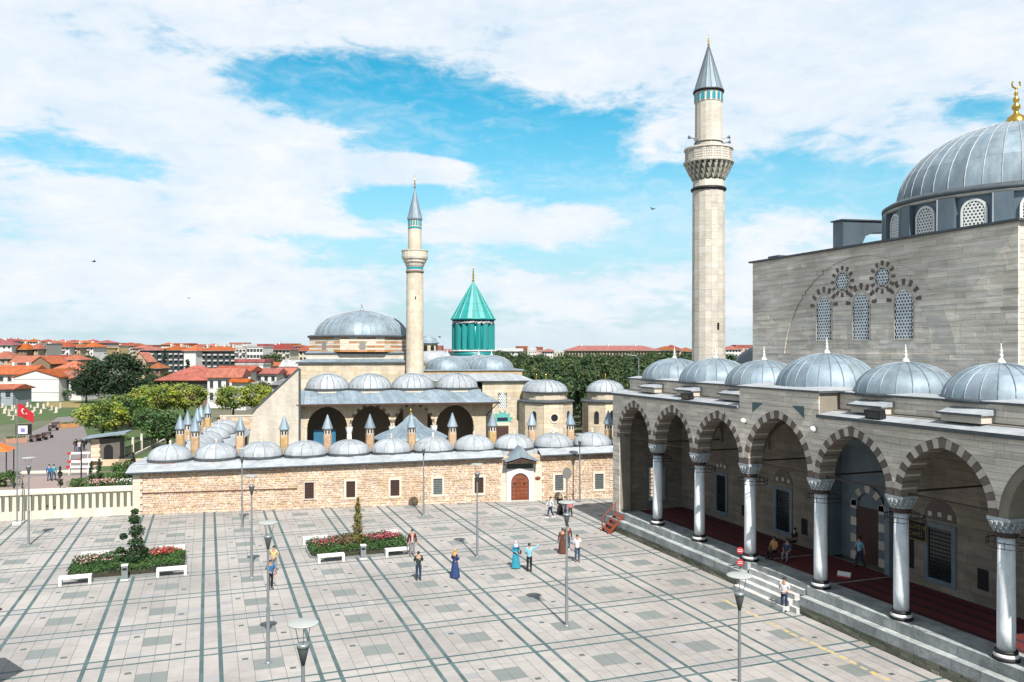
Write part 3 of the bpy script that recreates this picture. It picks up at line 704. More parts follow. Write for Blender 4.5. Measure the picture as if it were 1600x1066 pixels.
    pieces('stone_block', block_wall(lambda x, z, o: (x, v0 + .04 - o, z), lambda z: [(u0 + .02, u0 + 4, 1)], courses(11.3, zt - .02, .285), .45, 1.4, 78), [ashlar_pale], hb, 20)
    MB().box(u0-.22, u1, v0-.2, v1+.2, zt-.02, zt+.09).build('hall_roof_edge', lead_dark, T)
    MB().hexa([(u0-.16, v0-.15, zt+.092), (u1, v0-.15, zt+.092), (u1, v1+.15, zt+.092), (u0-.16, v1+.15, zt+.092)], [(u0+3, v0+3, zt+.45), (u1-3, v0+3, zt+.45), (u1-3, v1-3, zt+.45), (u0+3, v1-3, zt+.45)]).build('hall_roof', lead, T)
    for c, hw in wn:
        a = Arch(c, hw, .72, .12, wz1 - .75); f = MB()
        pts_i = [(c + hw, wz0)] + a.outline(6) + [(c - hw, wz0)]; pts_o = [(c + hw + .07, wz0 - .07)] + a.outline(6, .07) + [(c - hw - .07, wz0 - .07)]
        n = len(pts_i)
        for dd in (0,):
            vs = [H(x, z, .075) for x, z in pts_i] + [H(x, z, .075) for x, z in pts_o] + [H(x, z, -.05) for x, z in pts_i]
            f.add(vs, [(i, (i+1) % n, n + (i+1) % n, n + i) for i in range(n)] + [(2*n + i, 2*n + (i+1) % n, (i+1) % n, i) for i in range(n)])
        win = f.build('lattice_window', vous_light, T)
        MB().prism(pts_i, lambda x, z, d: H(x, z, d), .003, .008).build('pane', glass_dark, win)
        L = MB(); lattice(L, (c, wz0 + .1), lambda x, z: wz0 - .02 < z < wz1 and abs(x - c) < a.half(z) - .03, H, .205, .073, .01, .05, 3.2); L.build('lattice', marble, win)
        th = 7
        vs = []
        for k in range(th):
            an = math.pi*(.04 + .92*k/(th-1)); r0 = .86; x, z = c + r0*math.cos(an)*.98, wz1 - .78 + r0*math.sin(an)*1.05; ex, ez = math.cos(an), math.sin(an)
            q = [(x - ez*.085, z + ex*.085), (x + ez*.085, z - ex*.085), (x + ez*.11 + ex*.34, z - ex*.11 + ez*.34), (x - ez*.11 + ex*.34, z + ex*.11 + ez*.34)]
            vs.append((MB().prism(q, lambda p, w_, d: H(p, w_, d), .03, .085), 0, 0))
        pieces('voussoir', vs, [vous_dark], win, 300)
    for c, rr in ro:
        f = MB(); n = 20; zc = 17.87
        vs = [H(c + r_*math.cos(2*math.pi*i/n), zc + r_*math.sin(2*math.pi*i/n), d_) for r_, d_ in ((rr, .075), (rr+.08, .075), (rr, -.05)) for i in range(n)]
        f.add(vs, [(i, (i+1) % n, n + (i+1) % n, n + i) for i in range(n)] + [(2*n + i, 2*n + (i+1) % n, (i+1) % n, i) for i in range(n)])
        win = f.build('round_window', vous_light, T)
        MB().prism([(c + rr*math.cos(2*math.pi*i/n), zc + rr*math.sin(2*math.pi*i/n)) for i in range(n)], lambda x, z, d: H(x, z, d), .003, .008).build('pane', glass_dark, win)
        L = MB(); lattice(L, (c, zc), lambda x, z: math.hypot(x - c, z - zc) < rr - .03, H, .205, .073, .01, .05, 1.2); L.build('lattice', marble, win)
        vs = []
        for k in range(12):
            an = 2*math.pi*k/12; ex, ez = math.cos(an), math.sin(an); x, z = c + (rr+.12)*ex, zc + (rr+.12)*ez
            q = [(x - ez*.07, z + ex*.07), (x + ez*.07, z - ex*.07), (x + ez*.09 + ex*.25, z - ex*.09 + ez*.25), (x - ez*.09 + ex*.25, z + ex*.09 + ez*.25)]
            vs.append((MB().prism(q, lambda p, w_, d: H(p, w_, d), .03, .085), 0, 0))
        pieces('voussoir', vs, [vous_dark], win, 300)
    # --- drum and great dome
    DU, DR, DZ = 47.8, 7.40, 22.95
    lead_blue = mat('blue_dark_lead', (0.155, 0.20, 0.235), 0.45, (0.10, 0.135, 0.165), 0.7, (1, 1, .4), .8, var=.16, metal=.4, spec=.5, bump=.1, bscale=3)
    dm = MB().lathe([(DR, 0), (DR, DZ - zt - .2)], 32, (DU, VC, zt + .1), smooth=False).build('drum', lead_blue, T)
    MB().lathe([(DR+.28, 0), (DR+.34, .10), (DR+.34, .24), (DR+.2, .30), (DR+.05, .42)], 64, (DU, VC, DZ - .2)).build('drum_cornice', lead_dark, T)
    MB().lathe([(DR+.18, -.14), (DR+.26, -.02), (DR+.26, .0)], 64, (DU, VC, DZ - .2)).build('drum_moulding', vous_light, T)
    for k in range(16):
        an = 2*math.pi*(k + .5)/16; ex, ey = math.cos(an), math.sin(an); pc = Vector((DU + ex*DR, VC + ey*DR, 0)); tx, ty = -ey, ex
        if pc.x > DU + 5: continue
        q = lambda s_, o_, z: (pc.x + tx*s_ + ex*o_, pc.y + ty*s_ + ey*o_, z)
        b = MB().hexa([q(-.5, -.3, zt+.1), q(-.5, .34, zt+.1), q(.5, .34, zt+.1), q(.5, -.3, zt+.1)], [q(-.5, -.3, DZ-.35), q(-.5, .30, DZ-.35), q(.5, .30, DZ-.35), q(.5, -.3, DZ-.35)]).build('drum_pier', lead_blue, dm)
        MB().tube(q(-.5, .36, zt+.1), q(-.5, .32, DZ-.36), .05, n=4).build('pier_seam', lead_pale, dm)
        an = 2*math.pi*k/16; ex, ey = math.cos(an), math.sin(an); pc = Vector((DU + ex*DR*.985, VC + ey*DR*.985, 0)); tx, ty = -ey, ex
        fn = lambda x, z, d: (pc.x + tx*x + ex*d, pc.y + ty*x + ey*d, z)
        a = Arch(0, .58, .6, .1, DZ - 1.25); zb = zt + .35
        wn_ = MB().prism([(.58, zb)] + a.outline(6) + [(-.58, zb)], fn, .13, .17).build('drum_window', glass_dark, dm)
        L = MB(); lattice(L, (0, zb + .1), lambda x, z: zb - .05 < z and abs(x) < a.half(z) + .03 and z < DZ - .66, fn, .205, .07, .17, .22, 3); L.build('lattice', white_stone, wn_); fr_ = MB(); po_ = [(.70, zb)] + a.outline(6, .12) + [(-.70, zb)]; pi_ = [(.56, zb)] + a.outline(6, -.02) + [(-.56, zb)]; n_ = len(po_); fr_.add([fn(x, z, .235) for x, z in po_ + pi_] + [fn(x, z, .1) for x, z in po_ + pi_], [(i, i+1, n_+i+1, n_+i) for i in range(n_-1)] + [(2*n_+i, 2*n_+i+1, i+1, i) for i in range(n_-1)]); fr_.build('window_frame', white_stone, wn_)
    dome(T, (DU, VC, DZ + .15), 6.85, 4.85, 44, 4, lead, lead_pale, lead_dark, seam=.032)
    gf = MB().lathe([(.62, 0), (.66, .25), (.5, .6), (.16, .85), (.12, 1.0), (.26, 1.2), (.24, 1.35), (.1, 1.5), (.2, 1.68), (.18, 1.8), (.07, 1.95), (.13, 2.1), (.05, 2.25), (.04, 2.45)], 16, (DU, VC, 27.85))
    cx = [(DU, VC, 30.3)]
    for k in range(11):
        a_ = math.pi*(-.5 + .72*(k-5)/5*1.0) ; p = (DU + .26*math.cos(a_)*RGT.x, VC + .26*math.cos(a_)*RGT.y, 30.55 + .26*math.sin(a_)); cx.append(p)
    for p, q in zip(cx[1:-1], cx[2:]): gf.tube(p, q, .05, n=6)
    gf.build('golden_finial', gold, T)
    # flying buttress of the dome
    bt = MB(); pb = [(41.7, zt+.1), (43.3, zt+.1), (43.35, 21.2), (43.7, 21.85), (44.4, 22.15), (46.6, 22.3), (46.6, 23.0), (41.7, 22.85)]
    bt.prism(pb, lambda a, b, d: (a, d, b), 46.1, 47.1); bt.build('flying_buttress', lead_blue, T)
    MB().hexa([(41.55, 46.0, 22.86), (46.6, 46.0, 23.01), (46.6, 47.2, 23.01), (41.55, 47.2, 22.86)], [(41.55, 46.0, 22.95), (46.6, 46.0, 23.1), (46.6, 47.2, 23.1), (41.55, 47.2, 22.95)]).build('buttress_cap', lead_dark, T)
    MB().box(36.3, 37.4, 46.2, 47.3, zt+.1, zt+.42).build('roof_hatch', lead_dark, T)
    # side wing with its lower dome, behind the arcade
    MB().box(35.9, 44, 47.8, 56.5, 0, 12.2).build('side_wing_wall', ashlar, T)
    MB().box(35.7, 44.2, 47.75, 56.7, 12.2, 12.32).build('wing_roof_edge', lead_dark, T)
    dome(T, (40.6, 52.2, 12.33), 3.0, 2.0, 20, 2, lead_blue, lead_blue, lead_dark, panels=False, seam=0)
    # lamps on the facade
    for x, y in ((1161, 658), (1270, 671)):
        p = on_u(x, y, UF - .2); g = MB().ball((p.x, p.y, p.z), .17, n=14, m=10).build('globe_lamp', white_stone, T); MB().tube((p.x + .05, p.y, p.z - .1), (UF, p.y, p.z - .15), .03, n=6).build('lamp_arm', iron, g)
    for v in (47.0, 30.7):
        f = MB().hexa([(UF-.05, v-.45, ZC+.15), (UF+.35, v-.45, ZC+.2), (UF+.35, v+.45, ZC+.2), (UF-.05, v+.45, ZC+.15)], [(UF-.12, v-.5, ZC+.55), (UF+.3, v-.42, ZC+.62), (UF+.3, v+.42, ZC+.62), (UF-.12, v+.5, ZC+.55)]).build('floodlight', iron, T)
        MB().add([(UF-.062, v-.4, ZC+.2), (UF-.062, v+.4, ZC+.2), (UF-.122, v+.44, ZC+.5), (UF-.122, v-.44, ZC+.5)], [(0,1,2,3)]).build('floodlight_glass', glass_dark, f)
    return T
mosque = build_mosque()
def build_minaret():
    T = thing('tall_minaret', 'tall pale stone minaret with carved balcony and grey cone beside the mosque', 'minaret', (36.96, 55.5, 0), local=True)
    n = 16
    mb = MB().box(-1.6, 1.6, -1.6, 1.6, 0, 11.2); mb.build('base', ashlar_pale, T)
    rows = courses(11.2, 26.3, .55); sh = []; rnd = random.Random(8)
    for i, (z0, z1) in enumerate(rows):
        r0 = 1.31 - .06*(z0-11.2)/15
        for k in range(n):
            a0, a1 = 2*math.pi*(k)/n, 2*math.pi*(k+1)/n; j = rnd.uniform(0, .008); r = r0 + j
            q = [(r*math.cos(a), r*math.sin(a)) for a in (a0 + .003, a1 - .003)]; qi = [((r-.25)*math.cos(a), (r-.25)*math.sin(a)) for a in (a0, a1)]
            sh.append((MB().prism([q[0], q[1], qi[1], qi[0]], lambda a, b, d: (a, b, d), z0 + .004, z1 - .004), (math.cos((a0+a1)/2)*-.5 + math.sin((a0+a1)/2)*-.85)*-1, 0))
    MB().lathe([(1.2, 11), (1.15, 27)], n, smooth=False).build('shaft_core', mortar, T)
    shaft = bpy.data.objects[T.children[-1].name]; pieces('stone_block', sh, [ashlar_pale], shaft, 300)
    MB().lathe([(1.30, 26.25), (1.38, 26.33), (1.38, 26.45), (1.28, 26.53)], 24).build('dark_collar', iron, T)
    MB().lathe([(1.24, 26.5), (1.22, 27.15)], n, smooth=False).build('neck', ashlar_pale, T)
    mq = []
    for t, (r, z, k) in enumerate(((1.30, 27.1, 20), (1.48, 27.45, 22), (1.66, 27.8, 24), (1.80, 28.12, 26))):
        for i in range(k):
            a = 2*math.pi*(i + .5*(t % 2))/k; e = (math.cos(a), math.sin(a)); w_ = 2*math.pi*r/k*.34
            c = lambda s_, o_, zz: (e[0]*(r + o_) - e[1]*s_, e[1]*(r + o_) + e[0]*s_, zz)
            mq.append((MB().hexa([c(-.02, -.25, z), c(-.02, -.02, z), c(.02, -.02, z), c(.02, -.25, z)], [c(-w_, -.3, z + .36), c(-w_, .14, z + .36), c(w_, .14, z + .36), c(w_, -.3, z + .36)]), t, 0))
    co = MB().lathe([(1.2, 27.0), (1.26, 27.3), (1.5, 27.8), (1.62, 28.4)], n*2).build('balcony_corbel', mossy, T); pieces('stalactite', mq, [ashlar_pale], co, 300)
    MB().lathe([(1.0, 28.4), (1.95, 28.4), (1.97, 28.52), (1.86, 28.55), (1.86, 28.6)], 32, smooth=False, cap=False).build('balcony_floor', ashlar_pale, T)
    pr = MB().lathe([(1.84, 28.55), (1.84, 29.45)], n, smooth=False, cap=False); pr.lathe([(1.74, 29.45), (1.74, 28.55)], n, smooth=False, cap=False); po = pr.build('parapet', ashlar_pale, T)
    MB().lathe([(1.72, 29.45), (1.90, 29.45), (1.90, 29.58), (1.72, 29.58)], 32, smooth=False, cap=False).build('parapet_rail', ashlar_pale, po)
    hl = MB()
    for i in range(n):
        a0, a1 = 2*math.pi*i/n, 2*math.pi*(i+1)/n; p0 = Vector((1.852*math.cos(a0), 1.852*math.sin(a0), 0)); p1 = Vector((1.852*math.cos(a1), 1.852*math.sin(a1), 0)); nn = (p0+p1).normalized()
        for s_ in range(5):
            for k in range(4):
                c = p0.lerp(p1, (s_ + .5 + .25*(k % 2))/5.6) + Vector((0, 0, 28.68 + k*.19)); t_ = (p1-p0).normalized()*.04
                hl.add([c - t_ + nn*.004, c + Vector((0,0,-.05)) + nn*.004, c + t_ + nn*.004, c + Vector((0,0,.05)) + nn*.004], [(0,1,2,3)])
    tag(hl.build('parapet_piercing', vous_dark, po), kind='stuff')
    up = MB().lathe([(1.08, 28.4), (1.05, 33.2)], n, smooth=False).build('upper_shaft', ashlar_pale, T)
    MB().lathe([(1.08, 33.2), (1.08, 34.0)], n*2, smooth=False).build('tile_band', dressed, T)
    ar = []
    for i in range(n):
        a = 2*math.pi*(i + .5)/n; e = (math.cos(a), math.sin(a)); g = Arch(0, .13, .15, .02, 33.72)
        ar.append((MB().prism([(.13, 33.27)] + g.outline(4) + [(-.13, 33.27)], lambda x, z, d: (e[0]*(1.075 + d) - e[1]*x, e[1]*(1.075 + d) + e[0]*x, z), 0, .03), i, 0))
    pieces('blue_tile', ar, [sky_tile], T, 300)
    MB().lathe([(1.1, 33.95), (1.2, 34.0), (1.2, 34.12), (1.14, 34.15)], 32).build('cone_eave', iron, T)
    cn = MB().lathe([(1.14, 34.1), (.03, 37.75)], n, smooth=False).build('cone_roof', lead, T)
    sm = MB()
    for i in range(n): a = 2*math.pi*i/n; sm.tube((1.15*math.cos(a), 1.15*math.sin(a), 34.1), (.04*math.cos(a), .04*math.sin(a), 37.75), .02, n=4)
    sm.build('seam', lead_dark, cn)
    MB().lathe([(.05, 37.7), (.1, 37.85), (.04, 37.95), (.09, 38.1), (.03, 38.2), (.07, 38.32), (.02, 38.4), (.01, 38.6)], 10).build('finial', gold, T)
    for a, z in ((R(200), 30.0), (R(170), 30.35), (R(-30), 30.0), (R(-20), 30.45)):
        e = Vector((math.cos(a), math.sin(a), .15)); p = Vector((1.0*e.x, 1.0*e.y, z)); q = p + e*.45
        h = MB().tube(p, q, .04, .05, n=8); h.tube(q, q + e*.22, .05, .16, n=12); h.build('loudspeaker_horn', steel, T)
    MB().ring((0, 0, 30.05), 1.1, .03).build('speaker_cable_ring', iron, T)
    MB().box(-.08, .08, -1.34, -1.2, 15.4, 15.9).build('slit_window', dark, T)
build_minaret()
# ================================================================== the dervish lodge behind the long wall
WE = Vector((math.cos(WA), math.sin(WA), 0)); WN = Vector((-math.sin(WA), math.cos(WA), 0))
def wp(x, y, b):                          # picture position on the plane b metres behind the long wall -> (a, z)
    d = FWD*FPX + RGT*(x-800) + Vector((0,0,HOR-y)); o = Vector((0,0,CAM_H)) - A0
    p = Vector((0,0,CAM_H)) + d*((b - o.dot(WN))/d.dot(WN)); return (p - A0).dot(WE), p.z
def jitter(plist, amt, seed, axes=(0, 2)):
    rnd = random.Random(seed)
    for mb, _, _ in plist:
        for i in range(4):
            d = [0, 0, 0]
            for a in axes: d[a] = rnd.uniform(-amt, amt)
            for j in (i, i + 4): mb.v[j] = tuple(mb.v[j][k] + d[k] for k in range(3))
    return plist
def build_cells():
    T = thing('dervish_cell_wing', 'long rubble stone wing with a row of small lead domes and slim chimneys', 'building', A0, WA)
    L1 = 46.5; zt = lambda a: 3.53 + 0.0175*a
    core = MB().hexa([(-.2,.06,0),(L1,.06,0),(L1,5.6,0),(-.2,5.6,0)], [(-.2,.06,zt(0)),(L1,.06,zt(L1)),(L1,5.6,zt(L1)),(-.2,5.6,zt(0))]).build('wall', rubble_joint, T)
    wins = [(13.7, 14.48), (17.24, 18.02), (21.08, 21.87), (24.88, 25.68), (28.6, 29.42), (36.08, 36.87), (39.9, 40.72)]; z0, z1 = .86, 2.28
    def solid(z):
        runs = [(.55, L1, 1)]
        for i, (a, b) in enumerate(wins):
            e = .22 if i > 2 else .10
            if z0 - e < z < z1 + e: runs = minus(runs, a - e, b + e)
        runs = minus(runs, 31.0, 34.9) if z < 3.3 else runs
        return runs
    st = []
    rnd = random.Random(2); z = 0.0; rows = []
    while z < 4.3: h = rnd.uniform(.11, .23); rows.append((z, z + h)); z += h
    for r0, r1 in rows:
        st += block_wall(lambda x, zz, o: (x, .06 - o, min(zz, zt(x))), solid, [(r0, r1)], .13, .46, int(r0*1000), gap=.026, d=.05, jit=.04)
    st = [t for t in st if max(p[2] for p in t[0].v) - min(p[2] for p in t[0].v) > .05]
    jitter(st, .03, 9)
    pieces('rubble_stone', st, [rubble], core, 300)
    q = []; zz = 0.0; k = 0
    while zz < 3.46: h = .3; q.append((MB().box(-.27, .50 if k % 2 else .32, -.03, .4, zz + .006, min(zz + h, 3.52) - .006), zz, 0)); zz += h; k += 1
    pieces('quoin_stone', q, [dressed], core, 300)
    MB().box(.46, 13.05, -.06, .0, 1.74, 1.83).build('wall_conduit', mat('rust_brown_paint', (0.12, 0.05, 0.035), 0.6), T)
    for i, (a, b) in enumerate(wins):
        f = MB(); e = .2 if i > 2 else .08; fm = dressed if i != 0 else vous_light
        if i in (1, 2): e = .17
        f.box(a-e, a, -.05, .1, z0-e, z1+e); f.box(b, b+e, -.05, .1, z0-e, z1+e); f.box(a, b, -.05, .1, z0-e, z0); f.box(a, b, -.05, .1, z1, z1+e)
        w = f.build('window', fm, T)
        brown = i < 3 or i == 4
        MB().box(a, b, .045, .055, z0, z1).build('pane', wood_dark if brown else mat('grey_pane', (0.10, 0.12, 0.12), .3), w)
        g = MB()
        for k in range(1, 6): g.tube((a + (b-a)*k/6, .0, z0), (a + (b-a)*k/6, .0, z1), .013, n=4)
        for k in range(1, 9): g.tube((a, .0, z0 + (z1-z0)*k/9), (b, .0, z0 + (z1-z0)*k/9), .013, n=4)
        g.build('grille', mat('brown_grille', (0.06, 0.03, 0.025), .6) if brown else steel, w)
    # eave, front roof slope and flat behind
    c0, c1 = -.75, L1
    def slope(a0, a1):
        e0, e1 = zt(a0), zt(a1)
        MB().hexa([(a0,-.42,e0),(a1,-.42,e1),(a1,1.0,e1+.40),(a0,1.0,e0+.40)], [(a0,-.42,e0+.05),(a1,-.42,e1+.05),(a1,1.0,e1+.50),(a0,1.0,e0+.50)]).build('eave_roof', lead_pale, T)
        MB().hexa([(a0,-.46,e0-.06),(a1,-.46,e1-.06),(a1,-.421,e1-.06),(a0,-.421,e0-.06)], [(a0,-.46,e0+.055),(a1,-.46,e1+.055),(a1,-.421,e1+.055),(a0,-.421,e0+.055)]).build('eave_edge', lead_dark, T)
        d = MB(); a = a0 + .2
        while a < a1 - .1: e = zt(a); d.box(a, a + .13, -.30, -.0, e - .12, e - .01); a += .27
        tag(d.build('eave_tooth_row', wood_dark, T), kind='stuff')
    slope(-.75, 31.2); slope(34.7, L1)
    MB().hexa([(-.7,1.1,3.5),(L1,1.1,4.3),(L1,6.1,4.3),(-.7,6.1,3.5)], [(-.7,1.1,4.08),(L1,1.1,4.62),(L1,6.1,4.62),(-.7,6.1,4.08)]).build('flat_roof', lead_pale, T)
    # domes
    dz = lambda a: 4.30 + .0105*a
    def cell_dome(a, b, zb, ph):
        r = 1.86 + .03*math.sin(a*1.3 + b)
        MB().lathe([(r+.10, -.16), (r+.10, 0), (r+.02, .03)], 12, (a, b, zb), smooth=False).build('dome_eave', lead_dark, T)
        MB().lathe([(r+.04, -.34), (r+.04, -.162)], 12, (a, b, zb), smooth=False).build('brick_band', brickm, T)
        d = dome(T, (a, b, zb + .03), r, 1.14 + .05*math.sin(a*3 + b), 12, 2, lead_pale, lead, lead_pale, panels=False, seam=.022, phase=ph)
        MB().lathe([(.14, 0), (.16, .08), (.08, .14), (.12, .24), (.11, .34), (.03, .46)], 8, (a, b, zb + 1.14)).build('finial', vous_light, d)
    for i in range(12): a = 2.12 + 3.835*i; cell_dome(a, 2.8, dz(a), .13*i)
    def chimney(a, b, zb):
        c = MB().lathe([(.40, zb - .3)] + [(r_, zb + .17*k_ + dz_) for k_ in range(9) for r_, dz_ in ((.395, 0), (.395, .14), (.37, .145), (.37, .165))] + [(.38, zb + 1.55)], 8, (a, b, 0), smooth=False).build('chimney', brick_pale, T)
        MB().lathe([(.385, zb + 1.55), (.385, zb + 2.08), (.42, zb + 2.12)], 8, (a, b, 0), smooth=False).build('chimney_head', vous_light, c)
        for k in range(8):
            an = 2*math.pi*(k + .5)/8; e = (math.cos(an), math.sin(an)); g = Arch(0, .065, .07, .01, zb + 1.92); rr = .358
            MB().prism([(.065, zb + 1.66)] + g.outline(3) + [(-.065, zb + 1.66)], lambda x, z, d: (a + e[0]*(rr + d) - e[1]*x, b + e[1]*(rr + d) + e[0]*x, z), 0, .012).build('smoke_opening', dark, c)
        MB().lathe([(.50, zb + 2.11), (.50, zb + 2.16), (.04, zb + 3.42)], 12, (a, b, 0), smooth=False).build('chimney_cone', lead, c)
        MB().lathe([(.44, zb - .02), (.60, zb - .12)], 8, (a, b, 0), smooth=False).build('flashing', lead_pale, c)
    for i in range(11): a = 3.94 + 3.86*i; chimney(a, 4.2, 4.42)
    # the wing that runs back along the garden
    MB().box(-.2, 5.0, 5.6, 33, 0, 3.6).build('rear_wing_wall', rubble, T)
    MB().hexa([(-.6,6.1,3.6),(5.5,6.1,3.6),(5.5,33.2,3.6),(-.6,33.2,3.6)], [(-.5,6.1,3.9),(4.9,6.1,4.05),(4.9,33,4.05),(-.5,33,3.9)]).build('rear_wing_roof', lead_pale, T)
    for i, b in enumerate((8.9, 13.2, 17.6, 22.4, 27.2, 31.2)): cell_dome(2.5, b, 4.1, .2*i)
    for a, b in ((2.2, 6.6), (2.0, 11.2), (2.2, 15.2), (1.7, 20.2), (1.5, 25.6)): chimney(a, b, 4.42)
    # gate portal
    e0 = zt(32.8)
    pf = MB(); g = Arch(32.78, .835, .6, .25, 1.75)
    g.rise = .86; g = Arch(32.78, .84, .86, .25, 1.72)
    po = [(31.0, 31.55, 0, 2.9), (34.0, 34.9, 0, 2.9)]
    bl = []
    for a0_, a1_ in ((31.0, 31.52), (34.05, 34.85)):
        zz = 0.0; k = 0
        while zz < 3.3: bl.append((MB().box(a0_ - (.15 if k % 2 and a0_ < 32 else 0), a1_ + (.2 if k % 2 and a0_ > 32 else 0), -.02, .12, zz + .005, zz + .365), zz, 0)); zz += .37; k += 1
    port = MB().box(31.5, 34.06, -.02, .06, 0, 3.5).build('gate_portal', dressed, T)
    pieces('quoin_stone', bl, [dressed], port, 300)
    fr = MB(); g.screen(fr, 31.52, 34.04, 2.98, lambda x, z, d: (x, -.02 - d, z), 0, .13); fr.box(31.52, 31.94, -.15, -.02, 0, 1.72); fr.box(33.62, 34.04, -.15, -.02, 0, 1.72); fr.build('gate_frame', white_stone, port)
    dl = [(33.62, .12)] + g.outline(7) + [(31.94, .12)]
    do = MB().prism(dl, lambda x, z, d: (x, d, z), -.045, -.022).build('gate_door', wood_door, port)
    pn = []
    for r_ in range(6):
        for c_ in range(4):
            x = 32.02 + c_*.39; zz = .2 + r_*.34
            if zz + .3 > g.top(x + (.0 if c_ < 2 else .35)) - .05 and zz > 1.7: continue
            pn.append((MB().hexa([(x,-.046,zz),(x+.35,-.046,zz),(x+.35,-.046,zz+.3),(x,-.046,zz+.3)], [(x+.03,-.075,zz+.03),(x+.32,-.075,zz+.03),(x+.32,-.075,zz+.27),(x+.03,-.075,zz+.27)]), zz, 0))
    pieces('door_panel', pn, [wood_door], do, 300)
    for x in (32.3, 33.2): MB().ball((x, -.09, 1.62), .09, .02, .09, 8, 6).build('door_ring', iron, do)
    MB().box(31.55, 34.0, -.05, -.021, 2.99, 3.42).build('painted_panel', mat('dark_green_panel', (0.07, 0.085, 0.07), .7), port)
    for sgn in (-1, 1):
        MB().prism([(32.78, 3.70), (32.78 + sgn*1.30, 3.34), (32.78 + sgn*1.55, 3.30), (32.78 + sgn*1.55, 3.42), (32.78 + sgn*1.25, 3.48), (32.78 + sgn*.6, 4.02), (32.78, 4.62)][::sgn],
                   lambda x, z, d: (x, d, z + .42), -1.0, 1.3).build('gate_roof', lead, port)
        MB().prism([(32.78, 3.50), (32.78 + sgn*1.25, 3.16), (32.78 + sgn*1.25, 3.25), (32.78, 3.62)][::sgn], lambda x, z, d: (x, d, z + .40), -.92, .1).build('gate_soffit', wood_dark, port)
    MB().ball((34.45, -.05, 2.05), .27, .03, .16, 12, 6).build('oval_plaque', wood_door, port)
    return T
build_cells()

def drum_band(T, c, r, z0, z1, sides, rot):     # alternating rows of brick and stone
    n = 7; h = (z1 - z0)/n; pl = []; core = MB().lathe([(r - .05, z0), (r - .05, z1)], sides, (c[0], c[1], 0), a0=rot, a1=rot + 2*math.pi, smooth=False).build('drum', dressed, T)
    rnd = random.Random(1)
    for k in range(n):
        for s in range(sides):
            a0, a1 = rot + 2*math.pi*s/sides, rot + 2*math.pi*(s+1)/sides
            p0 = Vector((c[0] + r*math.cos(a0), c[1] + r*math.sin(a0), 0)); p1 = Vector((c[0] + r*math.cos(a1), c[1] + r*math.sin(a1), 0)); nn = ((p0+p1)/2 - Vector((c[0], c[1], 0))).normalized()
            if nn.y > .3: continue
            m = 9 if k % 2 else 5
            for i in range(m):
                f0, f1 = (i + .02)/m, (i + .98)/m; q0, q1 = p0.lerp(p1, f0), p0.lerp(p1, f1); q2, q3 = q1 - nn*.15, q0 - nn*.15; o = nn*rnd.uniform(0, .015)
                mb = MB().hexa([(*(q + o).xy, z0 + h*k + .01) for q in (q0, q1, q2, q3)], [(*(q + o).xy, z0 + h*(k+1) - .01) for q in (q0, q1, q2, q3)])
                pl.append((mb, k, 1 if (k % 2 == 0 and rnd.random() < .75) else 0))
    pieces('band_stone', pl, [dressed, brickm], core, 300)
    return core
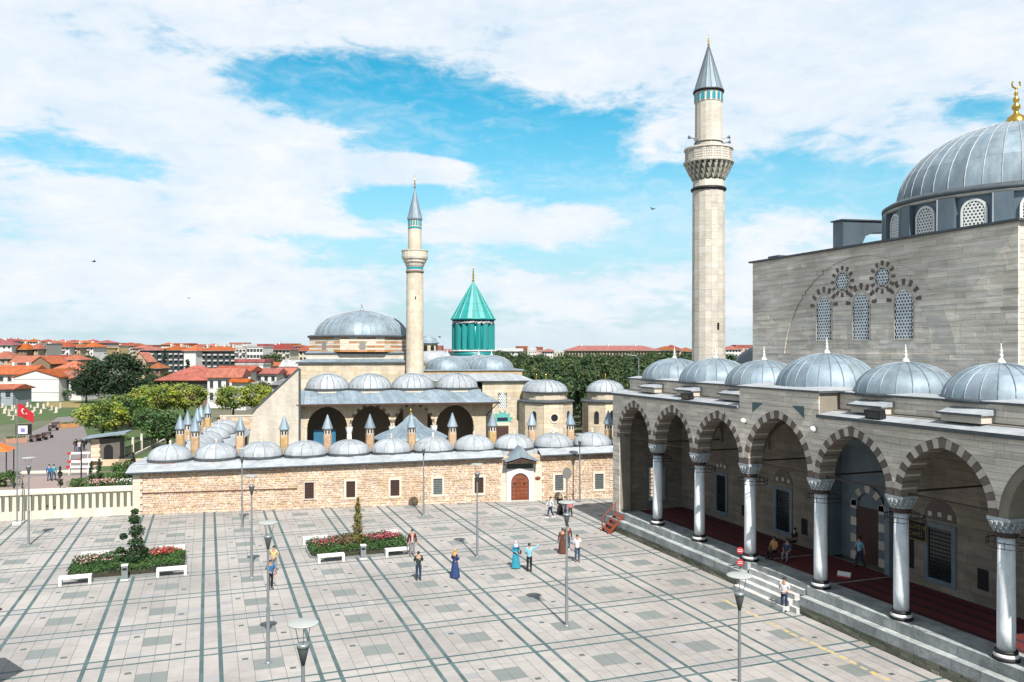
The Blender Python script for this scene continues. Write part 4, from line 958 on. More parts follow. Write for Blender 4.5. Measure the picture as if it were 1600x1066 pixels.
def build_lodge():
    T = thing('domed_lodge_mosque', 'cream stone courtyard mosque with lead portico, large dome and banded drum', 'mosque', A0, WA)
    PB = 27.0
    # portico
    ctr = [14.85, 20.0, 25.1, 30.15]; px = [12.3, 17.42, 22.55, 27.62, 32.7]
    pw = MB()
    for i, c in enumerate(ctr):
        a = Arch(c, 2.33, 2.48, .3, 4.55); a.screen(pw, px[i] if i else 11.5, px[i+1] if i < 3 else 34.0, 7.5, lambda x, z, d: (x, PB + d, z), 0, .7)
        vs = a.voussoirs(9, lambda x, z, d: (x, d, z), PB - .02, PB + .72)
        o = None
        pieces('voussoir', [(m_, 0, 1 if j % 2 and i in (1, 2) else 0) for m_, j in vs], [cream, vous_dark], T, 300)
    pw.box(11.5, 12.5, PB, PB + .7, 0, 4.55); pw.box(32.5, 34.0, PB, PB + .7, 0, 4.55)
    pw.build('portico_wall', cream, T)
    for a in px[1:4]:
        c = MB().lathe([(.30, .3), (.27, 3.7)], 14, (a, PB + .35, 0)).build('column', marble, T)
        MB().lathe([(.36, 0), (.36, .3)], 14, (a, PB + .35, 0)).build('column_base', marble, c); MB().lathe([(.28, 3.7), (.40, 4.2), (.42, 4.55)], 8, (a, PB + .35, 0), smooth=False).build('capital', marble, c)
    ra, rb = 11.35, 35.6
    n = 30; sh = []
    for i in range(n):
        f0, f1 = i/n, (i+1)/n; e0, e1 = ra + (rb-ra)*f0, ra + (rb-ra)*f1; t0, t1 = 11.5 + (33.2-11.5)*f0, 11.5 + (33.2-11.5)*f1
        sh.append((MB().hexa([(e0+.01, PB-1.35, 7.34), (e1-.01, PB-1.35, 7.34), (t1-.01, PB+1.2, 8.75), (t0+.01, PB+1.2, 8.75)], [(e0+.01, PB-1.35, 7.42), (e1-.01, PB-1.35, 7.42), (t1-.01, PB+1.2, 8.86), (t0+.01, PB+1.2, 8.86)]), i, 0))
    ro = MB().hexa([(ra, PB-1.3, 7.26), (rb, PB-1.3, 7.26), (33.2, PB+6, 7.26), (11.5, PB+6, 7.26)], [(ra, PB-1.3, 7.33), (rb, PB-1.3, 7.33), (33.2, PB+6, 8.6), (11.5, PB+6, 8.6)]).build('portico_roof', wood_dark, T)
    pieces('lead_sheet', sh, [lead], ro, 300)
    MB().hexa([(33.2, PB+1.2, 7.33), (rb, PB-1.3, 7.27), (rb, PB+6, 7.27), (33.2, PB+6, 7.33)], [(33.2, PB+1.2, 8.8), (rb, PB-1.3, 7.40), (rb, PB+6, 7.4), (33.2, PB+6, 8.8)]).build('hip_roof', lead, T)
    MB().box(ra, rb, PB-1.40, PB-1.352, 7.22, 7.43).build('eave_board', wood_dark, T)
    for a in (33.9, 34.9): MB().tube((34.0, PB+.3, 5.6), (35.3, PB-.9, 7.2), .06, n=5).build('eave_bracket', wood_dark, T)
    MB().box(11.5, 33.6, PB+1.25, PB+6, 8.3, 8.86).build('roof_deck', lead_pale, T)
    for i, x in enumerate((512, 578, 645, 714)):
        a, _ = wp(x, 600, PB + 3.3); r = 2.62
        MB().lathe([(r+.05, 0), (r+.05, .36)], 16, (a, PB+3.3, 8.6), smooth=False).build('drum_ring', dressed, T)
        MB().lathe([(r+.2, 0), (r+.22, .14), (r+.02, .2)], 16, (a, PB+3.3, 8.94), smooth=False).build('dome_eave', lead_dark, T)
        dome(T, (a, PB+3.3, 9.1), r, 1.75, 20, 1, lead_pale, lead, lead_pale, panels=False, seam=.035)
    MB().box(11.6, 33.4, PB+5.6, PB+6.0, 0, 8.3).build('portico_back_wall', mat('shade_darkened_plaster', (0.14, 0.115, 0.09), .9), T)  # plaster colour darkened to stand for the shade behind the arches
    MB().box(13.2, 15.8, PB+1.5, PB+1.6, 0, 4.15).build('blue_hoarding', mat('blue_board', (0.03, 0.15, 0.27), .6), T)
    # main block
    b0 = 33.0; zt = 12.15; e = [(11.1, 26.4)]
    bk = MB().box(11.1, 26.4, b0, 48, 0, zt).build('hall_wall', mortar, T)
    pieces('stone_block', block_wall(lambda x, z, o: (x, b0 - o, z), lambda z: [(11.1, 26.4, 1)], courses(8.6, zt, .5), .7, 1.6, 5), [cream], bk, 300)
    MB().box(10.8, 26.6, b0-.3, 48.2, zt-.05, zt+.12).build('roof_edge', lead_dark, T); MB().hexa([(10.8,b0-.28,zt+.122),(26.6,b0-.28,zt+.122),(26.6,48,zt+.122),(10.8,48,zt+.122)], [(12,b0+.9,zt+.5),(26,b0+.9,zt+.5),(26,47,zt+.5),(12,47,zt+.5)]).build('roof_slope', lead, T)
    t2 = MB().box(12.0, 26.1, b0+.9, 46.8, zt+.3, 13.3).build('upper_wall', mortar, T)
    pieces('stone_block', block_wall(lambda x, z, o: (x, b0+.9 - o, z), lambda z: [(12.0, 26.1, 1)], courses(zt+.5, 13.3, .4), .6, 1.5, 6), [ashlar_pale], t2, 300)
    MB().box(11.85, 26.3, b0+.7, 47, 13.3, 13.42).build('roof_edge', lead_dark, T); MB().hexa([(11.85,b0+.72,13.422),(26.3,b0+.72,13.422),(26.3,47,13.422),(11.85,47,13.422)], [(12.2,b0+1.4,13.65),(26,b0+1.4,13.65),(26,46.5,13.65),(12.2,46.5,13.65)]).build('roof_slope', lead, T)
    DC = (19.05, 40.0); DR = 7.35
    drum_band(T, DC, DR, 13.55, 15.45, 8, math.pi/8)
    for s in (5, 6):       # small arched windows in the drum
        for off in (-.0,):
            an = math.pi/8 + 2*math.pi*(s - .5)/8; e_ = (math.cos(an), math.sin(an)); R_ = DR*math.cos(math.pi/8); g = Arch(0, .38, .42, .1, 14.55)
            MB().prism([(.38, 13.95)] + g.outline(5) + [(-.38, 13.95)], lambda x, z, d: (DC[0] + e_[0]*(R_ + d) - e_[1]*x, DC[1] + e_[1]*(R_ + d) + e_[0]*x, z), .0, .06).build('drum_window', mat('grey_lattice', (0.25, 0.26, 0.25), .7), T)
    MB().lathe([(DR+.25, 15.42), (DR+.3, 15.6), (DR-.1, 15.75)], 8, (DC[0], DC[1], 0), a0=math.pi/8, a1=math.pi/8 + 2*math.pi, smooth=False).build('drum_eave', lead_dark, T)
    dome(T, (DC[0], DC[1], 15.6), 6.25, 3.5, 36, 2, lead, lead_pale, lead_dark, seam=.04, finial=(steel, 1.2))
    # sloping retaining wall on the left of the portico
    MB().prism([(5.9, 0), (11.6, 0), (11.6, 11.5), (6.9, 7.05), (6.55, 6.55), (6.0, 3.0)][::-1], lambda x, z, d: (x, d, z), 25.6, 27.6).build('buttress_wall', ashlar_pale, T)
    for (x0, z0), (x1, z1) in (((6.5, 6.5), (6.9, 7.05)), ((6.88, 7.02), (11.64, 11.55))):
        MB().hexa([(x0, 25.5, z0), (x1, 25.5, z1), (x1, 27.7, z1), (x0, 27.7, z0)], [(x0-.12, 25.5, z0+.14), (x1-.12, 25.5, z1+.14), (x1-.12, 27.7, z1+.14), (x0-.12, 27.7, z0+.14)]).build('wall_capping', lead_dark, T)
    MB().tube((11.75, 25.7, 2), (11.75, 25.7, 11.6), .12, n=6).build('drain_pipe', lead_dark, T)
    # right-hand block with window, door and twin domes
    a0 = 34.2; a1, _ = wp(828, 600, 31); b1 = 31.0; z1 = 9.75
    rb_ = MB().box(a0, a1, b1, 46, 0, z1).build('tomb_hall_wall', mortar, T)
    wa, _ = wp(785, 620, b1); da, _ = wp(785, 670, b1); wz0, wz1 = wp(785, 638, b1)[1], wp(785, 612, b1)[1]; dzt = wp(785, 667, b1)[1]
    def rs(z):
        r_ = [(a0, a1, 1)]
        if wz0 - .1 < z < wz1: r_ = minus(r_, wa - .62, wa + .62)
        if z < dzt + .3: r_ = minus(r_, da - .85, da + .85)
        return r_
    pieces('stone_block', block_wall(lambda x, z, o: (x, b1 - o, z), rs, courses(0, z1, .5), .7, 1.7, 15), [cream], rb_, 300)
    g = Arch(wa, .58, .72, .1, wz1 - .75); fr = [(wa+.58, wz0)] + g.outline(6) + [(wa-.58, wz0)]
    w = MB().prism(fr, lambda x, z, d: (x, b1 - d, z), -.03, .0).build('lattice_window', glass_dark, T)
    Lm = MB(); lattice(Lm, (wa, wz0 + .1), lambda x, z: wz0 < z < wz1 and abs(x - wa) < g.half(z) - .04, lambda x, z, d: (x, b1 - d, z), .24, .092, .0, .04, 3); Lm.build('lattice', marble, w)
    dr = MB().box(da-.8, da+.8, b1-.06, b1+.0, 0, dzt).build('door', wood_dark, T)
    MB().box(da-.95, da-.8, b1-.1, b1, 0, dzt+.15).build('door_jamb', dressed, dr); MB().box(da+.8, da+.95, b1-.1, b1, 0, dzt+.15).build('door_jamb', dressed, dr); MB().box(da-.95, da+.95, b1-.1, b1, dzt+.151, dzt+.6).build('lintel', dressed, dr)
    ga = Arch(da, 1.15, 1.2, .3, dzt + .62); tm = MB().prism(ga.outline(8), lambda x, z, d: (x, d, z), b1-.07, b1-.03).build('tiled_tympanum', turq_pale, dr)
    MB().box(da-.7, da+.7, b1-.09, b1-.072, dzt+.75, dzt+1.2).build('inscription_tile', navy_tile, dr)
    pieces('voussoir', [(m_, 0, i % 2) for m_, i in ga.voussoirs(6, lambda x, z, d: (x, d, z), b1-.09, b1-.02)], [cream, turq_pale], dr, 300)
    MB().box(a0 - 7.5, a1+.35, b1-.4, 46.2, z1-.02, z1+.1).build('roof_edge', lead_dark, T)
    sl = []
    for k in range(16):
        x0 = a0 - 7.4 + (a1 + .3 - a0 + 7.4)*k/16; x1 = a0 - 7.4 + (a1 + .3 - a0 + 7.4)*(k+1)/16
        sl.append((MB().hexa([(x0+.01,b1-.38,z1+.1),(x1-.01,b1-.38,z1+.1),(x1-.01,b1+4,z1+.1),(x0+.01,b1+4,z1+.1)], [(x0+.01,b1-.36,z1+.17),(x1-.01,b1-.36,z1+.17),(min(x1, a1-1)-.01,b1+4,z1+.95),(min(x0, a1-1.1)+.01,b1+4,z1+.95)]), k, 0))
    pieces('lead_sheet', sl, [lead_pale], rb_, 300)
    tb, tz = 35.2, wp(770, 580, 36)[1]
    MB().box(26.6, wp(814, 580, 36)[0], tb, 45, z1, tz+.1).build('brick_attic', brick_pale, T)
    MB().box(26.5, wp(814, 580, 36)[0]+.2, tb-.2, 45.2, tz+.1, tz+.22).build('roof_edge', lead, T)
    for x, yt, b, r in ((699, 556, 38.6, 3.0), (768, 555, 38.6, 3.05), (748, 554, 43.5, 2.8)):
        a, zt_ = wp(x, yt, b); dome(T, (a, b, tz + .2), r, max(1.3, zt_ - tz - .25), 16, 2, lead, lead_pale, lead, panels=False, seam=.03, finial=(white_stone, .9))
    # small lantern farther back
    a, zz = wp(669, 548, 52); MB().lathe([(4.6, 11.5), (3.6, zz - .6), (1.6, zz)], 20, (a + .8, 52, 0)).build('rear_dome', lead_pale, T)
    la = MB().lathe([(1.45, zz - .6), (1.45, wp(669, 537, 52)[1])], 8, (a, 52, 0), smooth=False).build('lantern', cream, T)
    zl = wp(669, 537, 52)[1]; MB().lathe([(1.7, zl), (1.7, zl + .15), (1.45, zl + .2), (1.2, zl + .75), (.6, zl + 1.15), (.02, zl + 1.3)], 16, (a, 52, 0)).build('lantern_dome', lead, la)
    for k in range(8):
        an = 2*math.pi*(k + .5)/8; e_ = (math.cos(an), math.sin(an)); g2 = Arch(0, .3, .32, .05, zl - .6)
        MB().prism([(.3, zl - 1.2)] + g2.outline(4) + [(-.3, zl - 1.2)], lambda x, z, d: (a + e_[0]*(1.35 + d) - e_[1]*x, 52 + e_[1]*(1.35 + d) + e_[0]*x, z), 0, .02).build('lantern_window', dark, la)
build_lodge()
def build_lodge_minaret():
    c = W(25.62, 32.0); cream = mat('pale_cream_limestone', (0.74, 0.66, 0.53), .9, (0.60, 0.50, 0.36), .6, (1,1,2.4), .6, stain=((.9, (1,1,.25), .12),), var=.08, bump=.2); T = thing('slender_minaret', 'slender cream minaret with turquoise bands beside the green dome', 'minaret', c, WA)
    zy = lambda y: 13.8 + (547 - y)*.0817
    MB().box(-1.5, 1.5, -1.2, 1.5, 0, 9.0).build('base', cream, T)
    MB().lathe([(1.10, 8.9), (1.03, zy(426))], 20, smooth=False).build('shaft_core', cream, T)
    sh = T.children[-1]; bl = []; rnd = random.Random(8)
    for z0, z1 in courses(9.0, zy(427), .7):
        r0 = 1.12 - .07*(z0-12.4)/11.5
        for k in range(10):
            a0, a1 = 2*math.pi*k/10 + (z0 % 1.4)*.2, 2*math.pi*(k+1)/10 + (z0 % 1.4)*.2; am = (a0+a1)/2; r = r0 + rnd.uniform(0, .006)
            o = [(r*math.cos(a), r*math.sin(a)) for a in (a0+.006, am, a1-.006)]; i_ = [((r-.2)*math.cos(a), (r-.2)*math.sin(a)) for a in (a1, a0)]
            bl.append((MB().prism(o + i_, lambda a, b, d: (a, b, d), z0 + .004, z1 - .004), math.sin(am), 0))
    pieces('stone_block', bl, [cream], sh, 300)
    MB().lathe([(1.08, zy(427)), (1.16, zy(426)), (1.16, zy(424)), (1.08, zy(423))], 20).build('dark_collar', vous_dark, T)
    MB().lathe([(1.06, zy(423)), (1.06, zy(421.5))], 20, cap=False).build('shaft_ring', cream, T)
    MB().lathe([(1.07, zy(421.5)), (1.07, zy(418))], 20, cap=False).build('turquoise_band', sky_tile, T)
    MB().lathe([(1.07, zy(418)), (1.2, zy(415)), (1.25, zy(412.5)), (1.42, zy(410)), (1.46, zy(407.5)), (1.62, zy(405)), (1.68, zy(402)), (1.0, zy(402))], 20, smooth=False, cap=False).build('balcony_corbel', ashlar, T)
    MB().lathe([(1.64, zy(402)), (1.64, zy(393)), (1.70, zy(393)), (1.70, zy(391.5)), (1.5, zy(391.5)), (1.5, zy(402))], 20, smooth=False, cap=False).build('parapet', dressed, T)
    MB().lathe([(.87, zy(402)), (.85, zy(358))], 16, smooth=False).build('upper_shaft', cream, T)
    MB().lathe([(.87, zy(358)), (.87, zy(355))], 20, cap=False).build('turquoise_band', sky_tile, T); MB().lathe([(.855, zy(355)), (.855, zy(343))], 16, smooth=False).build('tile_band', dressed, T)
    ti = []
    for k in range(16):
        an = 2*math.pi*(k+.5)/16; e = (math.cos(an), math.sin(an)); ti.append((MB().prism([(.1, zy(353)), (.1, zy(345.5)), (-.1, zy(345.5)), (-.1, zy(353))], lambda x, z, d: (e[0]*(.84 + d) - e[1]*x, e[1]*(.84 + d) + e[0]*x, z), 0, .035), k, 0))
    pieces('blue_tile', ti, [sky_tile], T, 300)
    MB().lathe([(.95, zy(344)), (.97, zy(342)), (.03, zy(294))], 16, smooth=False).build('cone_roof', lead, T)
    MB().lathe([(.05, zy(295)), (.13, zy(292)), (.05, zy(290)), (.12, zy(287.5)), (.05, zy(285)), (.1, zy(283)), (.03, zy(281)), (.02, zy(273))], 10).build('finial', gold, T)
    MB().box(-.07, .07, -1.13, -1.0, zy(468), zy(464)).build('slit_window', dark, T)
build_lodge_minaret()
def build_green_dome():
    a, _ = wp(739.5, 550, 48); c = W(a, 48.0); T = thing('green_domed_tomb', 'turquoise tiled fluted tomb tower with ribbed cone roof', 'tomb', c, WA)
    zy = lambda y: wp(740, y, 48)[1]; r = 3.08
    MB().lathe([(r+.7, 0), (r+.7, zy(560)), (r+.2, zy(556))], 16, smooth=False).build('base', lead, T)
    MB().lathe([(r+.02, zy(557)), (r+.02, zy(549.5))], 32).build('plinth_band', turq_tile, T)
    MB().lathe([(r+.02, zy(549.5)), (r+.16, zy(548.8)), (r+.16, zy(547.6)), (r+.02, zy(547))], 32).build('white_moulding', white_stone, T)
    MB().lathe([(r-.25, zy(547)), (r-.25, zy(500))], 32).build('drum_core', turq_tile, T)
    core = T.children[-1]; fl = []
    for k in range(16):
        an = 2*math.pi*(k + .35)/16; cc = ((r-.42)*math.cos(an), (r-.42)*math.sin(an)); rr = .56
        if k % 2: fl.append((MB().lathe([(rr, zy(547)), (rr, zy(507))], 14, (cc[0], cc[1], 0), a0=an - 1.7, a1=an + 1.7), k, 0))
        else:
            e = (math.cos(an), math.sin(an)); q = [((r-.5)*e[0] - e[1]*.62, (r-.5)*e[1] + e[0]*.62), ((r-.5)*e[0] + e[1]*.62, (r-.5)*e[1] - e[0]*.62), ((r+.12)*e[0] + e[1]*.08, (r+.12)*e[1] - e[0]*.08), ((r+.12)*e[0] - e[1]*.08, (r+.12)*e[1] + e[0]*.08)]
            fl.append((MB().prism(q, lambda x, y, d: (x, y, d), zy(547), zy(507)), k, 0))
    pieces('flute', fl, [turq_tile], core, 300)
    MB().lathe([(r+.05, zy(507)), (r+.05, zy(501))], 32).build('inscription_band', navy_tile, T); ib = T.children[-1]
    rnd = random.Random(6); ins = MB()
    for k in range(110):
        an = 2*math.pi*k/110; e = (math.cos(an), math.sin(an)); z = zy(504.5) + rnd.uniform(-.12, .12); h = rnd.uniform(.06, .2); w = rnd.uniform(.03, .09)
        ins.add([(e[0]*(r+.062) - e[1]*s_, e[1]*(r+.062) + e[0]*s_, zz) for s_, zz in ((-w, z-h), (w, z-h*.4), (w, z+h*.6), (-w, z+h))], [(0,1,2,3)])
    tag(ins.build('white_script', white_stone, ib), kind='stuff')
    MB().lathe([(r+.1, zy(501)), (r+.3, zy(500)), (r+.3, zy(498.4)), (r+.05, zy(498))], 32).build('eave', turq_tile, T)
    z0, z1 = zy(499), zy(440); n = 16
    co = MB().lathe([(r+.1, z0), (.1, z1)], 32, smooth=False).build('cone_core', turq_tile, T); fa = []; ri = []
    for k in range(n):
        a0, a1 = 2*math.pi*k/n, 2*math.pi*(k+1)/n; am = (a0+a1)/2
        P_ = lambda an, rr, z: (rr*math.cos(an), rr*math.sin(an), z)
        for j in range(5):
            t0, t1 = j/5 + .004, (j+1)/5; R0 = (r+.26)*(1-t0) + .1*t0; R1 = (r+.26)*(1-t1) + .1*t1; za, zb = z0 + (z1-z0)*t0, z0 + (z1-z0)*t1
            fa.append((MB().add([P_(a0, R0*1.0, za), P_(am, R0*.965, za), P_(a1, R0*1.0, za), P_(a1, R1, zb), P_(am, R1*.965, zb), P_(a0, R1, zb)], [(0,1,4,5), (1,2,3,4)]), j, 0))
        ri.append((MB().tube(P_(a0, r+.27, z0 + .02), P_(a0, .12, z1), .075, .03, n=5), k, 0))
    pieces('glazed_tile', fa, [turq_tile], co, 300); pieces('cone_rib', ri, [turq_pale], co, 300)
    MB().lathe([(.16, z1-.1), (.2, zy(438)), (.1, zy(436.5)), (.17, zy(434)), (.1, zy(432)), (.16, zy(429.5)), (.08, zy(427)), (.14, zy(425)), (.06, zy(423)), (.1, zy(421)), (.03, zy(419)), (.02, zy(414))], 10).build('finial', gold, T)
build_green_dome()
def build_turbe(x, b, r, label, win):
    a, _ = wp(x, 640, b); c = W(a, b); T = thing('octagonal_tomb', label, 'tomb', c, WA + R(4), group='small domed tombs in the courtyard')
    zy = lambda y: wp(x, y, b)[1]; ph = math.pi/8; ze = zy(627)
    bo = MB().lathe([(r, 0), (r, ze)], 8, a0=ph, a1=ph + 2*math.pi, smooth=False).build('wall', mortar, T); bl = []; rnd = random.Random(int(x)); ap = r*math.cos(math.pi/8); hw = r*math.sin(math.pi/8)
    for s in range(8):
        an = 2*math.pi*s/8; e = (math.cos(an), math.sin(an))
        if e[1] > .4: continue
        bl += block_wall(lambda q, z, o: (e[0]*(ap + o) - e[1]*q, e[1]*(ap + o) + e[0]*q, z), lambda z: [(-hw + .02, hw - .02, 1)], courses(0, ze - .1, .55), .7, 1.4, int(x) + s, d=.025)
    pieces('stone_block', bl, [cream], bo, 300)
    MB().lathe([(r+.1, ze-.1), (r+.28, ze), (r+.28, ze+.1), (r*.83, ze+.3)], 8, a0=ph, a1=ph + 2*math.pi, smooth=False).build('eave', lead_dark, T)
    zd = zy(612); MB().lathe([(r*.80, ze+.2), (r*.80, zd)], 16, smooth=False).build('drum', cream, T); MB().lathe([(r*.84, zd-.06), (r*.9, zd), (r*.82, zd+.1)], 16).build('drum_eave', lead_dark, T)
    dome(T, (0, 0, zd+.04), r*.82, zy(594.5) - zd, 20, 1, lead_pale, lead, lead_pale, panels=False, seam=.03)
    MB().lathe([(.1, zy(595)), (.12, zy(593)), (.05, zy(591)), (.09, zy(589)), (.03, zy(587)), (.02, zy(583))], 8).build('finial', gold, T)
    fn = lambda q, z, d: (q, -(ap + d), z)
    an = -math.pi/2
    if win == 'round':
        z = zy(650); n = 14
        f = MB().prism([(.42*math.cos(2*math.pi*i/n) + .1, z + .42*math.sin(2*math.pi*i/n)) for i in range(n)], fn, .02, .06).build('round_window', iron, T)
        fr = MB(); vs = [fn(.1 + q*math.cos(2*math.pi*i/n), z + q*math.sin(2*math.pi*i/n), .09) for q in (.42, .62) for i in range(n)]; fr.add(vs, [(i, (i+1) % n, n+(i+1) % n, n+i) for i in range(n)]); fr.build('window_surround', dressed, f)
        g = Arch(.1, .55, .58, .2, zy(672)); MB().prism(g.outline(6), fn, .02, .06).build('blind_arch', vous_light, T)
    else:
        for s in (-1,):
            g = Arch(-.1, .42, .5, .15, zy(645)); z0 = zy(661)
            f = MB().prism([(.32, z0)] + g.outline(6) + [(-.52, z0)], fn, .02, .06).build('arched_window', glass_dark, T)
            fr = MB(); g.screen(fr, -.72, .52, zy(638), fn, .03, .09); fr.build('window_surround', dressed, f)
    for s in (-1, 1):
        e = (math.cos(an + s*math.pi/4), math.sin(an + s*math.pi/4)); g = Arch(0, .3, .36, .1, zy(645))
        MB().prism([(.3, zy(660))] + g.outline(5) + [(-.3, zy(660))], lambda q, z, d: (e[0]*(ap + d) - e[1]*q, e[1]*(ap + d) + e[0]*q, z), .02, .06).build('arched_window', glass_dark, T)
    return T
build_turbe(853, 19.0, 3.05, 'cream octagonal tomb with lead dome and small round window', 'round')
build_turbe(946, 21.0, 2.75, 'cream octagonal tomb with lead dome close beside the striped arcade', 'arch')
build_turbe(838, 30.0, 2.2, 'smaller lead-domed tomb half hidden behind the round-window tomb', 'arch')
def build_fountain():
    b = 14.5; a, _ = wp(642, 680, b); c = W(a, b); T = thing('ablution_fountain', 'round courtyard fountain under a wide curved lead canopy with gold tip', 'fountain', c, WA)
    zy = lambda y: wp(642, y, b)[1]; ze = zy(683)
    MB().lathe([(3.9, ze-.12), (3.92, ze), (3.2, ze+.38), (2.4, ze+.68), (1.5, ze+1.1), (.9, ze+1.6), (.5, ze+2.05), (.1, ze+2.35)], 32).build('canopy', lead, T); cn = T.children[-1]; s = MB(); pr = [(3.92, ze), (3.2, ze+.38), (2.4, ze+.68), (1.5, ze+1.1), (.9, ze+1.6), (.5, ze+2.05), (.1, ze+2.35)]
    for k in range(32):
        an = 2*math.pi*k/32
        for (r0, z0), (r1, z1) in zip(pr[:-1], pr[1:]): s.tube((r0*math.cos(an), r0*math.sin(an), z0+.01), (r1*math.cos(an), r1*math.sin(an), z1+.01), .03, n=4)
    s.build('seam', lead, cn)
    MB().lathe([(.12, ze+2.3), (.16, ze+2.5), (.06, ze+2.6), (.1, ze+2.75), (.02, ze+3.1)], 10).build('finial', gold, T)
    for k in range(8):
        an = 2*math.pi*(k+.5)/8; MB().tube((2.9*math.cos(an), 2.9*math.sin(an), 0), (2.9*math.cos(an), 2.9*math.sin(an), ze-.1), .14, n=10).build('column', marble, T)
    MB().lathe([(1.6, 0), (1.6, 1.2), (1.4, 1.3)], 16, smooth=False).build('basin', marble, T)
build_fountain()
def build_balustrade():
    u1 = Vector((-5.87, 76.05, 0)); u0 = Vector((-21.0, 77.45, 0)); d = (u1-u0).normalized(); L_ = (u1-u0).length; rz = math.atan2(d.y, d.x)
    T = thing('stone_balustrade', 'white stone balustrade of square pillars joining the long wall', 'balustrade', u0, rz)
    n = 10; 
    for k in range(n):
        x0, x1 = L_*k/n + .005, L_*(k+1)/n - .005
        MB().box(x0, x1, -.2, .2, 0, .64).build('plinth_stone', dressed, T); MB().box(x0, x1, -.26, .26, 2.02, 2.16).build('rail_stone', dressed, T)
        MB().hexa([(x0,-.26,2.161),(x1,-.26,2.161),(x1,.26,2.161),(x0,.26,2.161)], [(x0,-.20,2.42),(x1,-.20,2.42),(x1,.20,2.42),(x0,.20,2.42)]).build('coping_stone', dressed, T)
    k = 0; x = L_ - .3
    while x > .2:
        m = MB().hexa([(x-.15,-.15,.641),(x+.15,-.15,.641),(x+.15,.15,.641),(x-.15,.15,.641)], [(x-.12,-.13,2.019),(x+.12,-.13,2.019),(x+.12,.13,2.019),(x-.12,.13,2.019)]); m.build('baluster', dressed, T); x -= .535
build_balustrade()
# ================================================================== plaza furniture
def ordn(i): return ['first', 'second', 'third', 'fourth', 'fifth', 'sixth', 'seventh', 'eighth', 'ninth', 'tenth', 'eleventh', 'twelfth', 'thirteenth', 'fourteenth', 'fifteenth', 'sixteenth', 'seventeenth', 'eighteenth', 'nineteenth', 'twentieth'][i] if i < 20 else '%dth' % (i+1)
def build_lamps():
    T = thing('plaza_lamp', 'x', 'lamp post', (0,0,0), group='disc lamps standing on the plaza')
    p = MB().tube((0,0,0), (0,0,2.4), .085, .075, 12); p.tube((0,0,2.4), (0,0,5.05), .058, .05, 12); p.tube((0,0,2.36), (0,0,2.44), .095, .095, 12); p.build('pole', steel, T)
    MB().lathe([(.16, 0), (.16, .03), (.09, .06)], 14).build('base_plate', steel, T)
    MB().lathe([(.05, 5.0), (.17, 5.52), (.17, 5.56), (.05, 5.60)], 14).build('lantern', mat('smoked_lantern_glass', (0.10, 0.12, 0.12), .25, spec=.6), T)
    MB().lathe([(.175, 5.50), (.18, 5.58), (.16, 5.62)], 14).build('lantern_cap', steel, T)
    for k in range(3):
        a = 2*math.pi*(k + .3)/3; MB().tube((.12*math.cos(a), .12*math.sin(a), 5.55), (.26*math.cos(a), .26*math.sin(a), 6.16), .011, n=5).build('rod', steel, T)
    MB().lathe([(.02, 6.13), (.40, 6.15), (.43, 6.17), (.43, 6.19), (.40, 6.205), (.02, 6.22)], 28).build('reflector_disc', steel_disc, T)
    spots = [(2.51, 52.35, 'disc lamp post between the round topiary bed and the conical shrub bed'), (2.51, 67.2, 'far disc lamp post in front of the brown wall conduit'),
             (2.51, 37.9, 'near disc lamp post half hiding the two people in yellow and blue'), (2.5, 23.6, 'nearest disc lamp post, only its head rising over the bottom edge'),
             (16.83, 66.8, 'disc lamp post before the grey-paned window left of the gate'), (16.87, 52.4, 'disc lamp post to the right of the woman in navy'),
             (16.87, 37.8, 'tall disc lamp post in front of the man in white near the arcade'), (16.87, 23.5, 'disc lamp post overlapping the red sign at the mosque stairs'),
             (-11.85, 66.5, 'disc lamp post standing before the white balustrade'), (31.6, 67.9, 'disc lamp post in the shade by the arcade end')]
    for i, (u, v, l) in enumerate(spots):
        if i == 0: T.location = (u, v, 0); T['label'] = l
        else: dup(T, (u, v, 0), R(37*i), l)
build_lamps()
def build_bench_bin():
    T = thing('stone_bench', 'white stone bench at the near left side of the topiary bed', 'bench', (0,0,0), group='white benches around the flower beds')
    MB().box(-.86, .86, -.24, .24, .36, .50).build('seat', white_stone, T)
    for s in (-1, 1): MB().box(s*.86 - (.16 if s > 0 else 0), s*.86 + (0 if s > 0 else .16), -.24, .24, 0, .359).build('leg', white_stone, T)
    sp = [(-7.3, 54.55, 'white stone bench at the near left side of the topiary bed'), (-2.05, 54.6, 'white stone bench at the near right side of the topiary bed'), (7.55, 54.55, 'white stone bench at the near left side of the pink flower bed'),
          (12.0, 54.65, 'white stone bench beside the man in maroon jacket'), (7.2, 60.1, 'white stone bench behind the pink flowers on the left'), (12.3, 60.1, 'white stone bench behind the pink flowers on the right'),
          (-6.9, 60.5, 'white stone bench half hidden behind the topiary bed, left'), (-2.3, 60.5, 'white stone bench half hidden behind the topiary bed, right')]
    for i, (u, v, l) in enumerate(sp):
        if i == 0: T.location = (u, v, 0)
        else: dup(T, (u, v, 0), 0, l)
    B = thing('litter_bin', 'steel litter bin in front of the topiary bed', 'bin', (-4.66, 54.5, 0), group='litter bins by the flower beds')
    MB().box(-.17, .17, -.14, .14, .06, .86).build('body', steel, B); MB().box(-.2, .2, -.17, .17, .0, .06).build('foot', white_stone, B); MB().box(-.19, .19, -.16, .16, .86, .93).build('lid', white_stone, B); MB().box(-.12, .12, -.148, -.141, .6, .74).build('slot', iron, B)
    dup(B, (9.66, 54.6, 0), 0, 'steel litter bin in front of the pink flower bed')
build_bench_bin()
